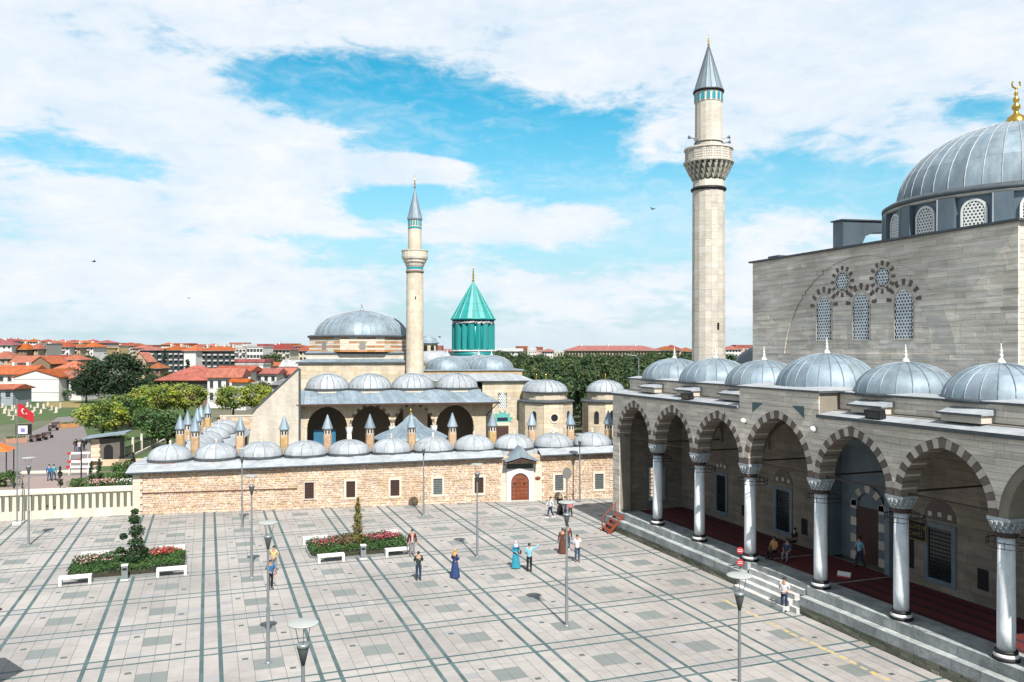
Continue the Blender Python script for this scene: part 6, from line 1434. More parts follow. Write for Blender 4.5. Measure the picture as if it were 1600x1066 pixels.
person(G_(806,888), R(15), 'woman in turquoise robe and pale scarf holding a black bag', turq_c, turq_c, robe=turq_c, sleeve='long', scarf=palelilac, arms=('bend','bend'), extra='bag')
person(G_(827,893), R(150), 'man in light blue shirt pointing with raised arm', ltblue, black_c, arms=('raise','bend'), sleeve='long', hgt=1.75)
person(G_(711,903), R(110), 'woman in navy robe and ochre scarf standing alone', blue_robe, blue_robe, robe=blue_robe, sleeve='long', scarf=tan, arms=('phone','bend'))
person(G_(654,907), R(170), 'man in dark green tee shirt seen from behind taking a picture', dgreen, navy_c, arms=('phone','phone'), hgt=1.74, extra='phone')
person(G_(644,869), R(-8), 'bearded man in maroon jacket posing beside the bench', peach, grey_c, jacket=maroon, sleeve='long', hgt=1.78)
person(G_(428,897), R(-25), 'man in pale yellow shirt behind the near lamp post', mustard, grey_c, arms=('bend','bend'), hgt=1.74)
person(G_(422.5,920), R(20), 'person in blue top and black trousers behind the near lamp post', royal, black_c, hgt=1.66, arms=('bend','down'))
person(Vector((28.62, 35.95, 0)), R(-60), 'man in white shirt and dark trousers reading at the foot of the stairs', white_c, navy_c, arms=('bend','bend'), hgt=1.76, extra='papers')
q_ = ground_at(1343, 886, ZP); person(q_, R(-100), 'man in light blue shirt walking past the mosque portal', ltblue, navy_c, legs='walk', arms=('swing','back'))
seat_z = ZP
person(Vector((31.6, 40.6, ZP)), R(-75), 'seated person in ochre shirt on the floor edge behind the third column', tan, black_c, legs='sit', arms=('lap','lap'))
person(Vector((32.0, 39.9, ZP)), R(-60), 'seated person in blue shirt beside the one in ochre', jeans, grey_c, legs='sit', arms=('lap','lap'))
person(Vector((34.4, 42.2, ZP)), R(-90), 'seated figure in dark clothes against the portico wall', black_c, black_c, legs='sit', arms=('lap','lap'))
GP = 'people on the garden promenade'
person(G_(77,751), R(175), 'person in blue jacket walking left of their partner on the garden path', royal, jeans, sleeve='long', legs='walk', group=GP)
person(G_(84,751), R(165), 'person in bright blue coat walking on the garden path', turq_c, jeans, sleeve='long', legs='walk', group=GP)
person(G_(118,706), R(10), 'distant person in dark red top near the kiosk', maroon, jeans, sleeve='long', group=GP)
person(G_(124,709), R(-20), 'distant person in white top near the kiosk', white_c, jeans, group=GP)
person(G_(131,704), R(40), 'distant person in black near the garden kiosk', black_c, black_c, sleeve='long', group=GP)
# ================================================================== the garden on the left
def gpoly(pts): return [(ground_at(x, y).x, ground_at(x, y).y) for x, y in pts]
lawn_m = mat('mown_grass', (0.05, 0.11, 0.028), .95, (0.09, 0.105, 0.035), .12, (1,1,1), .9, bump=.4, bscale=6, fine=.2)
dry_m = mat('dry_grass', (0.30, 0.22, 0.08), .95, (0.20, 0.17, 0.06), .4, fine=.2)
prom_m = mat('mauve_block_paving', (0.215, 0.185, 0.18), .85, (0.17, 0.15, 0.15), .6, var=.05, fine=.12, bscale=2)
prom2_m = mat('pink_block_paving', (0.33, 0.25, 0.22), .85, (0.26, 0.20, 0.18), .8, fine=.12, bscale=2)
sheet('lawn', gpoly([(-260,690),(-260,626),(300,624),(330,668),(255,700),(200,735),(140,735),(112,652)]), -.030, lawn_m)
sheet('promenade', gpoly([(-260,760),(-260,700),(0,690),(45,677),(75,663),(90,652),(124,650),(140,690),(150,735),(150,760)]), -.016, prom_m)
sheet('garden_path', gpoly([(-200,770),(-200,748),(0,745),(130,743),(112,768)]), -.006, prom2_m)
sheet('flower_border', gpoly([(104,768),(122,750),(150,738),(206,738),(206,766)]), -.002, lawn_m)
sheet('dry_meadow', gpoly([(72,636),(70,629),(128,627),(124,637)]), -.022, dry_m)
sheet('courtyard_paving', [tuple(W(a, b).xy) for a, b in ((5.2, 5.8), (60, 5.8), (60, 60), (5.2, 60))], -.02, mat('courtyard_stone', (0.40, 0.36, 0.30), .85, (0.32, 0.29, 0.25), .5, fine=.1))
o_ = MB(); 
for (x0, y0), (x1, y1) in (((14, 741), (150, 738)),):
    a, b = ground_at(x0, y0), ground_at(x1, y1); d = (b - a).normalized(); n_ = Vector((-d.y, d.x, 0)); L_ = (b-a).length; k_ = 0
    T = thing('pale_kerb', 'long pale stone kerb between the two garden pavings', 'kerb', a, math.atan2(d.y, d.x))
    for i in range(16): MB().box(L_*i/16 + .01, L_*(i+1)/16 - .01, 0, 1.5, -.05, .11).build('kerb_stone', dressed, T)
def garden():
    # gravestones
    T = thing('gravestone', 'old pale gravestones standing in the grass cemetery', 'gravestone', (0,0,0), group='old gravestones in the cemetery lawn')
    MB().hexa([(-.22,-.07,0),(.22,-.07,0),(.22,.07,0),(-.22,.07,0)], [(-.26,-.06,1.05),(.26,-.06,1.05),(.26,.06,1.05),(-.26,.06,1.05)]).build('slab', vous_light, T); MB().prism([(-.26,1.05),(.26,1.05),(.14,1.22),(0,1.3),(-.14,1.22)], lambda a, b, d: (a, d, b), -.055, .055).build('rounded_head', vous_light, T); MB().box(-.4,.4,-.9,.2,0,.14).build('grave_base', vous_light, T)
    rnd = random.Random(12)
    for i, (x, y) in enumerate(((9,641),(7,646),(23,638),(19,642),(25,646),(28,649),(48,637),(43,636),(54,643),(59,637),(68,638.5),(81,641),(94.5,638),(21,656),(31,646),(64,646),(14,650),(38,643),(51,649),(75,634),(4,637),(88,645))):
        p = ground_at(x, y); s = rnd.uniform(.6, 1.0)
        if i == 0: T.location = p; T.scale = (s, s, s)
        else: o = dup(T, p, rnd.uniform(-.5, .5)); o.scale = (s, s, s*rnd.uniform(.9, 1.3))
    # kiosk
    p = ground_at(166, 727); T = thing('garden_kiosk', 'small stone kiosk with sloping lead roof and arched doorway', 'kiosk', p, -YAW + R(14))
    MB().box(-1.6, 1.5, 0, 2.6, 0, 3.2).build('wall', mat('kiosk_dark_stone', (0.16, 0.14, 0.125), .9, (0.11, 0.10, 0.09), 1.5, bump=.4), T)
    bl = [(MB().box(-1.66, -.75 + (.1 if k % 2 else 0), -.06, .3, .35*k + .01, .35*k + .34), k, 0) for k in range(9)]; pieces('corner_stone', bl, [rubble], T, 300)
    g = Arch(.25, .5, .6, .1, 1.9); MB().prism([(.75, 0)] + g.outline(6) + [(-.25, 0)], lambda a, b, d: (a, d, b), -.05, -.01).build('doorway', dark, T)
    MB().hexa([(-2.5,-.8,3.2),(2.3,-.8,3.75),(2.3,3.3,3.75),(-2.5,3.3,3.2)], [(-2.5,-.8,3.33),(2.3,-.8,3.9),(2.3,3.3,3.9),(-2.5,3.3,3.33)]).build('roof', lead, T)
    MB().box(-1.7, 4.4, -.9, -.5, 0, .75).build('low_wall', rubble, T)
    # fence on the terrace edge
    a, b = ground_at(193, 722), ground_at(256, 690); d = (b-a); L_ = d.length; T = thing('terrace_fence', 'iron railing between slim white posts on a low stone kerb', 'fence', a, math.atan2(d.y, d.x))
    MB().box(0, L_, -.2, .2, 0, .4).build('kerb', dressed, T)
    for i in range(6): x = L_*i/5; MB().box(x-.14, x+.14, -.14, .14, .4, 2.3).build('post', dressed, T); MB().ball((x, 0, 2.4), .17, n=8, m=6).build('post_ball', dressed, T)
    rl = MB()
    for i in range(int(L_/.25)): rl.tube((i*.25, 0, .4), (i*.25, 0, 1.7), .02, n=4)
    for z in (.6, 1.6): rl.tube((0,0,z), (L_,0,z), .025, n=4)
    rl.build('railing', iron, T)
    a, b = ground_at(186, 741), ground_at(206, 735); d = b - a; L_ = d.length; T = thing('entrance_railing', 'dark iron railing right of the kiosk by the lodge corner', 'fence', a, math.atan2(d.y, d.x)); rl = MB()
    for i in range(int(L_/.16)): rl.tube((i*.16, 0, 0), (i*.16, 0, 2.0), .02, n=4)
    for z in (.2, 1.9): rl.tube((0,0,z), (L_,0,z), .03, n=4)
    rl.build('bars', iron, T)
    # barriers
    T = thing('road_barrier', 'x', 'barrier', (0,0,0), group='red and white barriers on the promenade'); MB().box(-1.25, 1.25, -.09, .09, .75, 1.0).build('plank', white_stone, T)
    for x in (-1.15,): MB().box(x-.22, x+.2, -.10, .10, .745, 1.005).build('red_end', mat('sign_red', (0.5,0.03,0.04), .5), T)
    for x in (-1.0, 1.0): MB().prism([(-.3,0),(-.2,0),(0,.75),(.2,0),(.3,0),(.05,.8),(-.05,.8)], lambda a, b, d_: (x + d_, a, b), -.03, .03).build('trestle', white_stone, T)
    for i, (x, y, l) in enumerate(((124, 742, 'nearest red and white barrier across the promenade'), (125, 733, 'second red and white barrier across the promenade'), (141, 730, 'red and white barrier closest to the kiosk'), (124, 719, 'farthest red and white barrier across the promenade'))):
        if i == 0: T.location = ground_at(x, y); T.rotation_euler = (0, 0, -YAW + .1); T['label'] = l
        else: dup(T, ground_at(x, y), -YAW + .1*i, l)
    # black street lantern
    T = thing('black_lantern_post', 'black iron lantern post in the flower border', 'lamp post', ground_at(127, 756)); MB().lathe([(.2,0),(.2,.3),(.08,.5),(.06,3.6),(.05,4.6)], 10).build('post', iron, T)
    for s in (-1, 1): l = MB().lathe([(.05,4.0),(.16,4.4),(.18,4.45),(.03,4.65)], 8, (s*.45,0,0)).build('lantern', glass_dark, T); MB().tube((0,0,4.0), (s*.45,0,4.05), .03, n=5).build('arm', iron, T)
    # info board, market benches, orange stall
    T = thing('information_board', 'white information board on dark posts beside the promenade', 'board', ground_at(37, 690), -YAW + .2)
    MB().box(-1.1, 1.1, -.05, .05, 1.0, 2.6).build('frame', iron, T); MB().box(-.75, .55, -.07, -.052, 1.15, 2.4).build('poster', white_stone, T); MB().box(-.4, .2, -.076, -.071, 1.4, 2.0).build('poster_print', mat('poster_print', (0.25, 0.22, 0.5), .7), T)
    for x in (-1, 1): MB().tube((x,0,0), (x,0,2.7), .06, n=6).build('post', iron, T)
    T = thing('park_bench', 'x', 'bench', (0,0,0), group='dark park benches along the promenade')
    for k in range(4): MB().box(-.9, .9, -.25 + k*.13, -.14 + k*.13, .42, .46).build('seat_slat', wood_dark, T)
    for k in range(3): MB().box(-.9, .9, .27, .31, .55 + k*.15, .66 + k*.15).build('back_slat', wood_dark, T)
    for x in (-.75, .75): MB().box(x-.04, x+.04, -.22, .3, 0, .41).build('leg', iron, T); MB().box(x-.04, x+.04, .311, .36, 0, .95).build('back_post', iron, T)
    for i, (x, y, l) in enumerate(((56, 690, 'dark park bench nearest the information board'), (66, 688, 'second dark park bench along the promenade edge'), (75, 685, 'third dark park bench along the promenade edge'), (84, 673, 'far dark park bench near the promenade bend'), (89, 668, 'farthest dark park bench at the promenade bend'))):
        if i == 0: T.location = ground_at(x, y); T.rotation_euler = (0, 0, .9); T['label'] = l
        else: dup(T, ground_at(x, y), .9, l)
    for x, y, l in ((24, 692, 'low brick planter left of the information board'), (107, 668, 'low brick planter at the promenade bend'), (201, 663, 'low brick planter beneath the linden trees')):
        T = thing('brick_planter', l, 'planter', ground_at(x, y), .4, 'brick planters in the garden'); MB().box(-1.4, 1.4, -.7, .7, 0, .7).build('box', brickm, T)
        m = MB(); r_ = random.Random(int(x))
        for k in range(260): leaf(m, Vector((r_.uniform(-1.3,1.3), r_.uniform(-.6,.6), r_.uniform(.6,1.0))), .12, r_)
        m.build('plants', leaf_mid, T)
    T = thing('orange_stall', 'stall with orange canopy cut by the left edge', 'stall', ground_at(-16, 748)); MB().hexa([(-3,-2,3.3),(2.1,-2,3.0),(2.1,2,3.0),(-3,2,3.3)], [(-2,-1,4.2),(.6,-.6,3.9),(.6,.6,3.9),(-2,1,4.2)]).build('canopy', mat('orange_canvas', (0.70, 0.17, 0.03), .8), T)
    for x, y in ((1.9,-1.8),(1.9,1.8),(-2.8,-1.8),(-2.8,1.8)): MB().tube((x,y,0), (x,y,3.1), .06, n=6).build('pole', iron, T)
    # garden walls
    a, b = ground_at(344, 672), ground_at(398, 671); d = b - a; T = thing('garden_stone_wall', 'low stone wall with white coping behind the lead roofs', 'wall', a, math.atan2(d.y, d.x)); MB().box(0, d.length, 0, .5, 0, 2.3).build('core', rubble_joint, T); c_ = T.children[-1]
    pieces('rubble_stone', jitter(block_wall(lambda x, z, o: (x, -o, z), lambda z: [(0, d.length, 1)], courses(0, 2.3, .38), .4, 1.0, 3, gap=.03, d=.05, jit=.04), .03, 4), [rubble], c_, 300); MB().box(-.1, d.length + .1, -.15, .6, 2.3, 2.5).build('coping', dressed, T)
    a, b = ground_at(-40, 640), ground_at(27, 630); d = b - a; T = thing('whitewashed_wall', 'whitewashed garden wall left of the white gable house', 'wall', a, math.atan2(d.y, d.x)); MB().box(0, d.length, 0, .4, 0, 2.2).build('render', mat('pale_blue_render', (0.52, 0.55, 0.58), .8, (0.40,0.43,0.46), .5), T); MB().box(0, d.length, -.08, .48, 2.2, 2.4).build('coping', white_stone, T)
    # little conifers, bushes, flowers by the balustrade
    for i, (x, y, hpx, l) in enumerate(((94, 768, 42, 'small pointed cypress behind the balustrade near the blue couple'), (143, 760, 44, 'left of two small cypresses in the flower border'), (155, 759, 47, 'right of two small cypresses in the flower border'), (208, 748, 46, 'small cypress beside the lodge corner'), (22, 768, 16, 'tiny cypress left of the flagpole lamp'), (35, 768, 16, 'tiny cypress just behind the disc lamp'))):
        p = ground_at(x, min(y, 766)); D = p.dot(FWD); h = hpx*D/FPX; tree('cypress', p, h/3.5, l, i, 'small cypresses in the border')
    for i, (x, y, s, l) in enumerate(((195, 745, 1.3, 'round green bush right of the kiosk'), (192, 752, 1.0, 'low green bush above the balustrade end'), (165, 757, .9, 'dark green bush between cypress and flowers'), (120, 764, .8, 'low bush at the foot of the lantern post'), (182, 700, 1.6, 'bush in front of the terrace lawn'), (10, 760, 1.2, 'dark low bush at the left edge behind the balustrade'), (97, 626, 2.4, 'green shrub against the white gable house'))):
        tree('bush', ground_at(x, y), s, l, i*1.3, 'garden bushes')
    T = thing('pink_rose_cluster', 'cluster of pink roses in the border behind the balustrade', 'flowers', ground_at(157, 764)); m = MB(); r_ = random.Random(31)
    for k in range(500): leaf(m, Vector((r_.gauss(0,.8), r_.gauss(0,.4), r_.uniform(.1,.8))), .1, r_)
    m.build('leaves', leaf_hedge, T); m = MB()
    for k in range(260): leaf(m, Vector((r_.gauss(0,.75), r_.gauss(0,.4), r_.uniform(.5,1.0))), .09, r_)
    tag(m.build('blossoms', petal_pale, T), kind='stuff')
    T = thing('white_rose_cluster', 'cluster of white flowers beside the lodge corner', 'flowers', ground_at(197, 762)); m = MB()
    for k in range(400): leaf(m, Vector((r_.gauss(0,.6), r_.gauss(0,.35), r_.uniform(.1,.7))), .1, r_)
    m.build('leaves', leaf_hedge, T); m = MB()
    for k in range(150): leaf(m, Vector((r_.gauss(0,.55), r_.gauss(0,.35), r_.uniform(.45,.9))), .08, r_)
    tag(m.build('blossoms', white_stone, T), kind='stuff')
    # trees
    def tr(key, x, D, s, l, sz=None, g=None): p = at(x, HOR, D); p.z = gz(p); return tree(key, p, s, l, x*.37, g, sz)
    tr('light0', 160, 124, 1.03, 'bushy yellow-green linden standing beside the garden kiosk', .84)
    tr('light1', 204, 148, 1.05, 'yellow-green linden behind the kiosk linden', .84); tr('light2', 243, 158, 1.25, 'brightest yellow-green linden in the garden group', 1.0); tr('light0', 290, 165, 1.1, 'linden in front of the red roofed timber house', .98)
    tr('mid0', 182, 140, .9, 'green tree between the two left lindens', .85); tr('mid1', 262, 116, 1.0, 'darker green tree above the row of small chimneys', .72); tr('mid0', 238, 128, .8, 'dark green tree at the terrace lawn', .7)
    tr('light1', 364, 165, 1.0, 'left of two round lindens beside the sloping white wall', .92); tr('light2', 402, 170, .85, 'right of two round lindens beside the sloping white wall', .95)
    tr('dark', 178, 192, 1.18, 'huge dark cedar towering over the garden', 1.05); tr('dark', 135, 215, .6, 'smaller dark cedar left behind the huge one', .62)
    GB = 'trees among the distant houses'
    for i, (key, x, D, s, sz, l) in enumerate((('park0', 318, 262, .8, .75, 'round dark tree behind the timber house roof'), ('cypress', 293, 215, 4.0, 3.6, 'tall dark conifer rising over the timber house'), ('park1', 413, 205, .55, .62, 'dark bushy tree left of the sloping white wall'), ('park2', 442, 215, .55, .62, 'dark bushy tree right behind the sloping white wall'),
            ('park1', 92, 290, .9, .75, 'dark tree behind the white gable house roof'), ('park0', 77, 300, .6, .65, 'small dark tree by the brown gable'), ('park2', 424, 370, 1.2, 1.15, 'broad tree in front of the red roofed apartment blocks'), ('cypress', 258, 380, 3.8, 4.2, 'dark conifer before the glass apartment blocks'), ('park2', 448, 300, .5, .6, 'small tree below the cream apartments'),
            ('park1', 395, 330, .5, .6, 'small tree behind the red canopy'), ('mid1', 30, 420, 1.2, 1.0, 'green tree between the hillside houses'), ('mid0', 240, 330, .8, .9, 'olive tree before the dark apartment blocks'))):
        tr(key, x, D, s, l, sz, GB)
    for i, (x, D, s, key) in enumerate(((4, 255, .55, 'mid0'), (34, 330, .7, 'park0'), (62, 350, .6, 'park1'), (112, 262, .8, 'park2'), (118, 335, .7, 'park0'), (148, 260, .75, 'park1'), (226, 250, .7, 'mid1'), (236, 262, .6, 'park2'), (262, 270, .65, 'park0'), (346, 250, .55, 'park1'), (358, 320, .7, 'park2'), (470, 330, .7, 'park0'), (140, 430, .9, 'park1'), (70, 520, .9, 'mid0'), (48, 505, .8, 'mid1'), (10, 515, .9, 'park2'))):
        tr(key, x, D, s, '%s small green tree from the left among the distant roofs' % ordn(i), s*1.0, GB)
    r_ = random.Random(77); k = 0
    for D in (132, 146, 160, 176, 194, 214, 238, 266, 300, 340):
        x = 775 + r_.uniform(0, 12)
        while x < 1185:
            if not (x < 800 and D < 160):
                hh = (11.2 if D < 180 else 12.6 if D < 250 else 13.2)*r_.uniform(.88, 1.06); tr('park%d' % (k % 3), x, D*r_.uniform(.98, 1.02), hh/10.6*r_.uniform(.85, 1.05), 'dark green tree in the dense park behind the tombs', hh/10.6, 'park trees behind the tombs'); k += 1
            x += r_.uniform(.75, 1.1)*8.2*FPX/D
garden()
def tr_lamp(x, y, D, l):
    p = at(x, HOR, D); p.z = 0; T = thing('street_light', l, 'street light', p, -YAW, 'street lights over the park'); h = CAM_H + (HOR - y)*D/FPX
    MB().tube((0,0,0), (0,0,h-.5), .09, .06, 8).tube((0,0,h-.5), (-.4,0,h), .05, n=6).tube((-.4,0,h), (-1.3,0,h+.1), .05, n=6).build('mast', steel, T); MB().box(-1.8, -1.2, -.12, .12, h+.04, h+.2).build('luminaire', steel, T)
tr_lamp(998, 556, 125, 'curved street light rising before the park trees')
# ================================================================== the town
plaster = {k: mat('plaster_' + k, c, .9, tuple(q*.86 for q in c), .25, (1,1,1), .7, fine=.04, bscale=1.5) for k, c in {'white': (0.76,0.74,0.71), 'cream': (0.66,0.60,0.48), 'yellow': (0.62,0.47,0.24), 'grey': (0.34,0.33,0.31), 'teal': (0.06,0.30,0.34), 'brown': (0.26,0.17,0.11), 'tan': (0.50,0.38,0.26), 'bluegrey': (0.36,0.42,0.46), 'pinkish': (0.62,0.45,0.40), 'dark': (0.06,0.085,0.095)}.items()}
def roofm(n, c): 
    return mat('roof_' + n, c, .85, tuple(q*.7 for q in c), .5, (1,1,1), .8, stain=((.9, (1,1,1), .25), (4.0, (1,1,1), .2)), var=.22, hue=.006, fine=.15, bscale=2, bump=.5)
roofs = {'orange': roofm('orange', (0.50,0.135,0.055)), 'red': roofm('red', (0.44,0.115,0.075)), 'crimson': roofm('crimson', (0.37,0.075,0.075)), 'brown': roofm('brown', (0.38,0.13,0.06)), 'grey': roofm('grey', (0.30,0.31,0.32)), 'white': roofm('white', (0.62,0.62,0.62))}
winm = mat('house_window', (0.045,0.05,0.055), .2, spec=.6); balc = mat('balcony_front', (0.55,0.53,0.50), .8)
def house(x0, x1, ye, D, depth, roof, yt, wall, rf, label, name='house', rot=0.0, rows=2, cols=3, wm=None, group='houses of the town', chim=0, balconies=False, arched=False, bands=()):
    xc = (x0+x1)/2; w = (x1-x0)*D/FPX; p = at(xc, HOR, D); z0 = gz(p); ze = CAM_H + (HOR-ye)*D/FPX - z0; rh = (ye-yt)*D/FPX; p.z = z0
    T = thing(name, label, 'building' if name != 'house' else 'house', p, -YAW + rot, group); h = w/2
    MB().box(-h, h, 0, depth, -2.0, ze).build('wall', plaster[wall], T); o = .45 + .004*D*.3
    if roof == 'gable_x': m = MB().prism([(-o, ze - .12), (depth + o, ze - .12), (depth + o, ze + .1), (depth/2, ze + rh), (-o, ze + .1)], lambda a, b, d: (d, a, b), -h - o, h + o)
    elif roof == 'gable_y':
        m = None
        MB().prism([(-h, ze), (h, ze), (0, ze + rh - .15)], lambda a, b, d: (a, d, b), 0, depth).build('gable', plaster[wall], T)
        for s in (-1, 1): MB().hexa([(0, -.3, ze+rh-.12), (s*(h+o), -.3, ze-.15), (s*(h+o), depth+o, ze-.15), (0, depth+o, ze+rh-.12)][::s], [(0, -.3, ze+rh+.12), (s*(h+o), -.3, ze+.08), (s*(h+o), depth+o, ze+.08), (0, depth+o, ze+rh+.12)][::s]).build('roof', roofs[rf], T)
    elif roof == 'hip':
        i = min(h, depth/2)*.92; m = MB().hexa([(-h-o,-o,ze-.05),(h+o,-o,ze-.05),(h+o,depth+o,ze-.05),(-h-o,depth+o,ze-.05)], [(-h+i,depth/2-.1,ze+rh),(h-i,depth/2-.1,ze+rh),(h-i,depth/2+.1,ze+rh),(-h+i,depth/2+.1,ze+rh)])
        MB().box(-h-o-.03, h+o+.03, -o-.04, depth+o, ze-.22, ze-.052).build('eave', wood_dark if D < 300 else plaster['grey'], T)
    else: m = MB().box(-h-.2, h+.2, -.2, depth+.2, ze, ze + max(.4, rh))
    if m is not None: m.build('roof', roofs[rf], T)
    ph = 2.9; top = ze - .7
    ww, wh = (min(1.2, w/cols*.5), 1.35) if not wm else wm
    allw = MB(); near = D < 300 and rows
    for r_ in range(rows):
        for c in range(cols):
            x = -h + w*(c+.5)/cols; z = top - wh - r_*ph
            if z < .3 and D < 300: continue
            f = [(x+ww/2, z)] + (Arch(x, ww/2, ww/2, .1, z+wh-ww/2).outline(4) if arched else [(x+ww/2, z+wh), (x-ww/2, z+wh)]) + [(x-ww/2, z)]
            mb = MB().prism(f, lambda a, b, d: (a, d, b), -.03, .05)
            if near:
                o_ = mb.build('window', winm, T); MB().box(x-ww/2-.08, x+ww/2+.08, -.14, -.031, z-.12, z).build('sill', plaster['white'], o_)
            else: allw.add(mb.v, mb.f)
    if allw.v: tag(allw.build('window_rows', winm, T), kind='stuff')
    if balconies:
        b = MB()
        for r_ in range(rows):
            for c in range(0, cols, 2): x = -h + w*(c+.5)/cols; z = top - wh - r_*ph - .25; b.box(x - w/cols*.55, x + w/cols*.55, -1.1, -.02, z, z + .75)
        tag(b.build('balcony_rows', balc, T), kind='stuff')
    for k in range(chim): x = -h + w*(k+.6)/(chim+.4); MB().box(x-.35, x+.35, depth*.45, depth*.6, ze, ze + rh + .9).build('chimney', plaster['white'], T)
    for yb in bands: z = CAM_H + (HOR-yb)*D/FPX - z0; MB().box(-h-.04, h+.04, -.05, -.002, z-.06, z+.06).build('string_course', plaster['grey'], T)
    return T
H = house
H(21, 92, 590, 222, 15, 'gable_y', 578, 'white', 'orange', 'blank white gable house with orange roof above the cemetery', rows=0, bands=(592.5, 613.5))
H(93, 127, 591, 226, 9, 'gable_x', 580, 'white', 'orange', 'white wing with dark upper window right of the gable house', cols=2, rows=2, wm=(2.2, 2.6))
H(-30, 47, 585, 246, 10, 'gable_x', 571, 'white', 'orange', 'long orange roofed house behind the gable house, cut by the left edge', cols=6, chim=3); H(-25, 20, 608, 205, 8, 'gable_x', 601, 'bluegrey', 'orange', 'low grey-blue house with orange roof at the left edge', rows=1, cols=3)
H(49, 78, 569, 300, 12, 'gable_y', 557, 'brown', 'orange', 'brown gabled house behind the white gable house', rows=0); H(80, 128, 579, 262, 10, 'hip', 564, 'tan', 'orange', 'orange hip roof partly hidden by the huge cedar', cols=4)
H(18, 66, 567, 315, 10, 'gable_x', 556, 'white', 'orange', 'orange roof with pale wall behind the long roofed house', cols=5); H(-20, 19, 560, 340, 10, 'hip', 549, 'tan', 'orange', 'dull orange hip roof at the left edge below the hillside', cols=4); H(95, 124, 562, 330, 9, 'hip', 554, 'tan', 'orange', 'small orange roof between cedar and brown gable', cols=3)
H(70, 98, 563, 345, 9, 'gable_x', 555, 'white', 'crimson', 'dark red roofed white house behind the brown gable', cols=3)
H(128, 150, 585, 300, 9, 'hip', 571, 'tan', 'orange', 'orange roof behind the smaller cedar', cols=3)
GM = 'houses on the left hillside'
mids = [(-12, 17, 539, 'hip', 531, 'white', 'crimson', 'white house with dark red roof at the left skyline edge'), (22, 41, 546, 'hip', 536, 'brown', 'orange', 'brown house with steep orange roof on the hillside'), (42, 59, 545, 'hip', 536, 'tan', 'red', 'tan house with red roof on the hillside'), (58, 73, 538, 'flat', 537, 'grey', 'grey', 'plain grey concrete block on the hillside'),
        (74, 84, 541, 'flat', 540, 'teal', 'grey', 'narrow teal painted apartment block'), (84, 108, 542, 'hip', 534, 'white', 'red', 'white apartment house right of the teal block'), (108, 125, 543, 'hip', 536, 'tan', 'brown', 'shaded tan apartment house with brown roof'), (125, 146, 542, 'hip', 535, 'white', 'orange', 'white apartment house at the right end of the hillside')]
for i, (x0, x1, ye, rf, yt, wl_, ro_, l) in enumerate(mids): H(x0, x1, ye, 460 + 7*i, 14, rf, yt, wl_, ro_, l, rot=R(8 - 5*(i % 4)), rows=3, cols=4, group=GM, balconies=i > 3, chim=1)
rn = random.Random(5); x = -14; k = 0
while x < 148:
    w_ = rn.uniform(12, 22); ye = 533.5 + x*.018 + rn.uniform(-1, 1.5); H(x, x + w_, ye, 700 + rn.uniform(-60, 160), 16, 'hip', ye - rn.uniform(3.5, 5), rn.choice(['white', 'white', 'pinkish', 'cream']), rn.choice(['red', 'crimson', 'orange']), '%s house from the left in the red roofed skyline row' % ordn(k), rows=3, cols=5, rot=R(rn.uniform(-20, 20)), group='red roofed skyline row on the hill', chim=1); x += w_*.82; k += 1
x = 150; k = 0
while x < 480:
    w_ = rn.uniform(14, 30); ye = 540.5 + rn.uniform(-2, 2); H(x, x + w_, ye, 820 + rn.uniform(-60, 200), 18, rn.choice(['hip', 'flat', 'hip']), ye - rn.uniform(2.5, 4.5), rn.choice(['white', 'cream', 'white', 'tan']), rn.choice(['red', 'crimson', 'white', 'orange']), '%s far block from the cedar along the hazy skyline' % ordn(k), 'apartment_block', rows=3, cols=6, rot=R(rn.uniform(-20, 20)), group='far skyline blocks beyond the cedar'); x += w_*.9; k += 1
GA = 'apartment blocks in the middle distance'
for x0, x1, ye, D, rf, yt, wl_, ro_, l, rows, cols, bal, ch in ((145, 166, 545, 590, 'flat', 543.5, 'yellow', 'brown', 'yellow block with flat brown roof just left of the cedar top', 3, 4, 0, 0), (164, 186, 542, 610, 'flat', 540, 'yellow', 'grey', 'second yellow block above the cedar top', 3, 4, 0, 0), (185, 209, 540, 640, 'hip', 535, 'cream', 'red', 'cream block with red roof above the cedar', 3, 5, 1, 0), (207, 228, 544, 600, 'hip', 539, 'tan', 'orange', 'tan block with orange roof right of the cedar top', 3, 4, 1, 0),
        (218, 246, 547, 430, 'hip', 542, 'dark', 'red', 'dark glass apartment block nearest the cedar', 5, 6, 1, 0), (248, 287, 547, 425, 'hip', 540, 'dark', 'orange', 'long dark glass block with orange dormer roof', 5, 9, 1, 2), (287, 306, 548, 405, 'hip', 539, 'white', 'orange', 'white end block with orange roof between the dark blocks', 0, 3, 0, 0), (306, 368, 548, 412, 'hip', 541, 'dark', 'orange', 'longest dark block with orange dormer roof and red frames', 5, 13, 1, 4),
        (368, 384, 544, 402, 'flat', 543, 'white', 'white', 'slim white balcony tower right of the longest dark block', 6, 3, 1, 0), (385, 411, 543, 400, 'flat', 541.5, 'white', 'white', 'white and blue flat roofed office block', 6, 5, 0, 0), (412, 453, 546, 420, 'hip', 537, 'cream', 'crimson', 'cream balcony apartments under a dark red roof', 5, 7, 1, 1), (455, 492, 548, 440, 'hip', 541, 'cream', 'red', 'cream apartments with red roof next to the banded drum', 5, 6, 0, 0)):
    H(x0, x1, ye, D, 14, rf, yt, wl_, ro_, l, 'apartment_block', rot=R(-4), rows=rows, cols=cols, wm=(1.3, 1.5), group=GA, balconies=bool(bal), chim=ch)
GT = 'tiled houses beyond the garden'
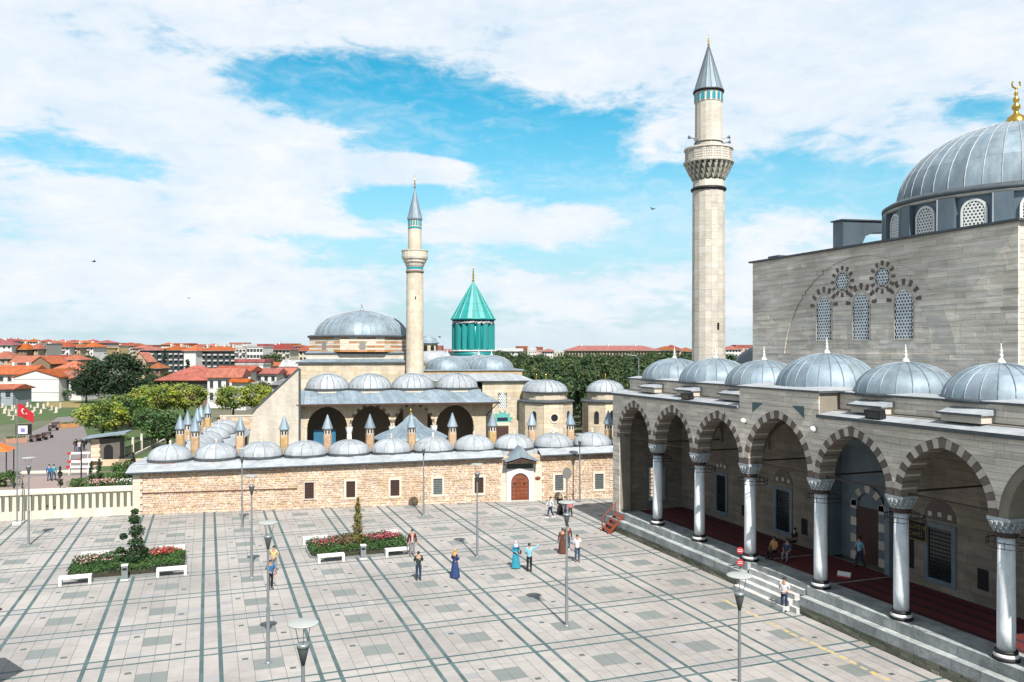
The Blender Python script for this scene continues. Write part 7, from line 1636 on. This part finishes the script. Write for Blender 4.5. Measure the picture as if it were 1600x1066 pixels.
H(246, 338, 594, 205, 14, 'hip', 572, 'brown', 'red', 'wide red roofed timber house with dark balcony behind the lindens', cols=7, rows=1, wm=(2.0, 1.8), group=GT); H(325, 374, 590, 197, 9, 'gable_x', 576, 'white', 'orange', 'white walled house with two brown windows beside the timber house', cols=4, rows=2, wm=(.8, 1.8), group=GT, rot=R(6))
H(338, 391, 580, 222, 9, 'gable_x', 572, 'white', 'red', 'white house with projecting red roof behind the two windowed one', cols=4, group=GT); H(367, 413, 566, 265, 10, 'flat', 561.5, 'brown', 'crimson', 'open terrace with crimson canopy', rows=0, group=GT); H(369, 411, 570, 262, 8, 'flat', 568.5, 'white', 'white', 'white terrace wall below the crimson canopy', rows=0, group=GT)
H(389, 432, 584, 228, 9, 'gable_x', 576, 'white', 'red', 'low white house with red roof left of the sloping wall', cols=4, rows=1, group=GT); H(430, 478, 585, 236, 9, 'gable_x', 575, 'white', 'orange', 'orange roofed house cut by the sloping white wall', cols=4, rows=1, group=GT); H(440, 486, 573, 290, 9, 'gable_x', 563, 'cream', 'white', 'pale roofed shed above the sloping white wall', cols=4, rows=1, group=GT)
H(413, 444, 572, 300, 9, 'gable_x', 566, 'white', 'orange', 'small orange roof right of the crimson canopy', cols=3, rows=1, group=GT); H(425, 452, 601, 190, 6, 'hip', 592, 'bluegrey', 'grey', 'grey roofed garden shed beside the sloping wall', rows=0, group=GT)
H(362, 384, 597, 190, 4, 'gable_x', 592, 'white', 'orange', 'little orange porch roof at the white houses', rows=0, group=GT); H(208, 228, 566, 330, 8, 'gable_y', 551, 'tan', 'orange', 'orange gable half hidden by the cedar top', rows=0, group=GT); H(233, 250, 575, 300, 7, 'hip', 567, 'brown', 'brown', 'small brick hut between cedar and timber house', rows=1, cols=2, group=GT)
# the long building and blocks on the right skyline
GR = 'buildings beyond the park'
H(885, 1030, 547.5, 430, 16, 'hip', 540, 'tan', 'red', 'long tan building with red roof and rows of arched windows', 'long_building', rows=2, cols=30, wm=(1.0, 2.4), arched=True, group=GR, chim=3); H(1026, 1062, 547, 440, 14, 'hip', 541, 'tan', 'brown', 'right wing of the long red roofed building', 'long_building', rows=2, cols=7, wm=(1.0, 2.2), group=GR)
for x0, x1, ye, D, rf, yt, wl_, ro_, l in ((770, 815, 549, 520, 'gable_x', 544.5, 'white', 'white', 'long white hall right of the green tomb'), (806, 824, 546, 620, 'flat', 541, 'brown', 'brown', 'brown block behind the white hall'), (822, 838, 548, 640, 'flat', 544, 'white', 'white', 'first white block right of the brown one'), (838, 848, 547, 700, 'flat', 542, 'pinkish', 'red', 'narrow pink block on the right skyline'), (847, 868, 549, 660, 'hip', 545, 'white', 'red', 'white houses left of the long red roofed building'), (866, 888, 551, 600, 'flat', 548, 'cream', 'white', 'low cream block left of the long red roofed building'),
        (1040, 1064, 546, 560, 'hip', 539, 'pinkish', 'crimson', 'pink block with crimson roof beyond the long building'), (1063, 1086, 549, 580, 'hip', 543, 'grey', 'brown', 'grey block left of the tall minaret foot'), (1134, 1158, 546, 600, 'hip', 540, 'white', 'red', 'white block with red roof right of the tall minaret'), (1150, 1180, 544, 680, 'flat', 539, 'pinkish', 'red', 'pink block beside the great mosque wall'), (655, 690, 547, 560, 'flat', 540, 'tan', 'red', 'tan block between the slender minaret and the green tomb'), (683, 712, 549, 640, 'hip', 545, 'pinkish', 'red', 'low pink block left of the green tomb')):
    H(x0, x1, ye, D, 14, rf, yt, wl_, ro_, l, 'apartment_block', rows=4, cols=5, group=GR)
bpy.data.scenes.remove(SIDE)
for o in bpy.data.objects:
    for k in ('_local', '_wl'):
        if k in o: del o[k]
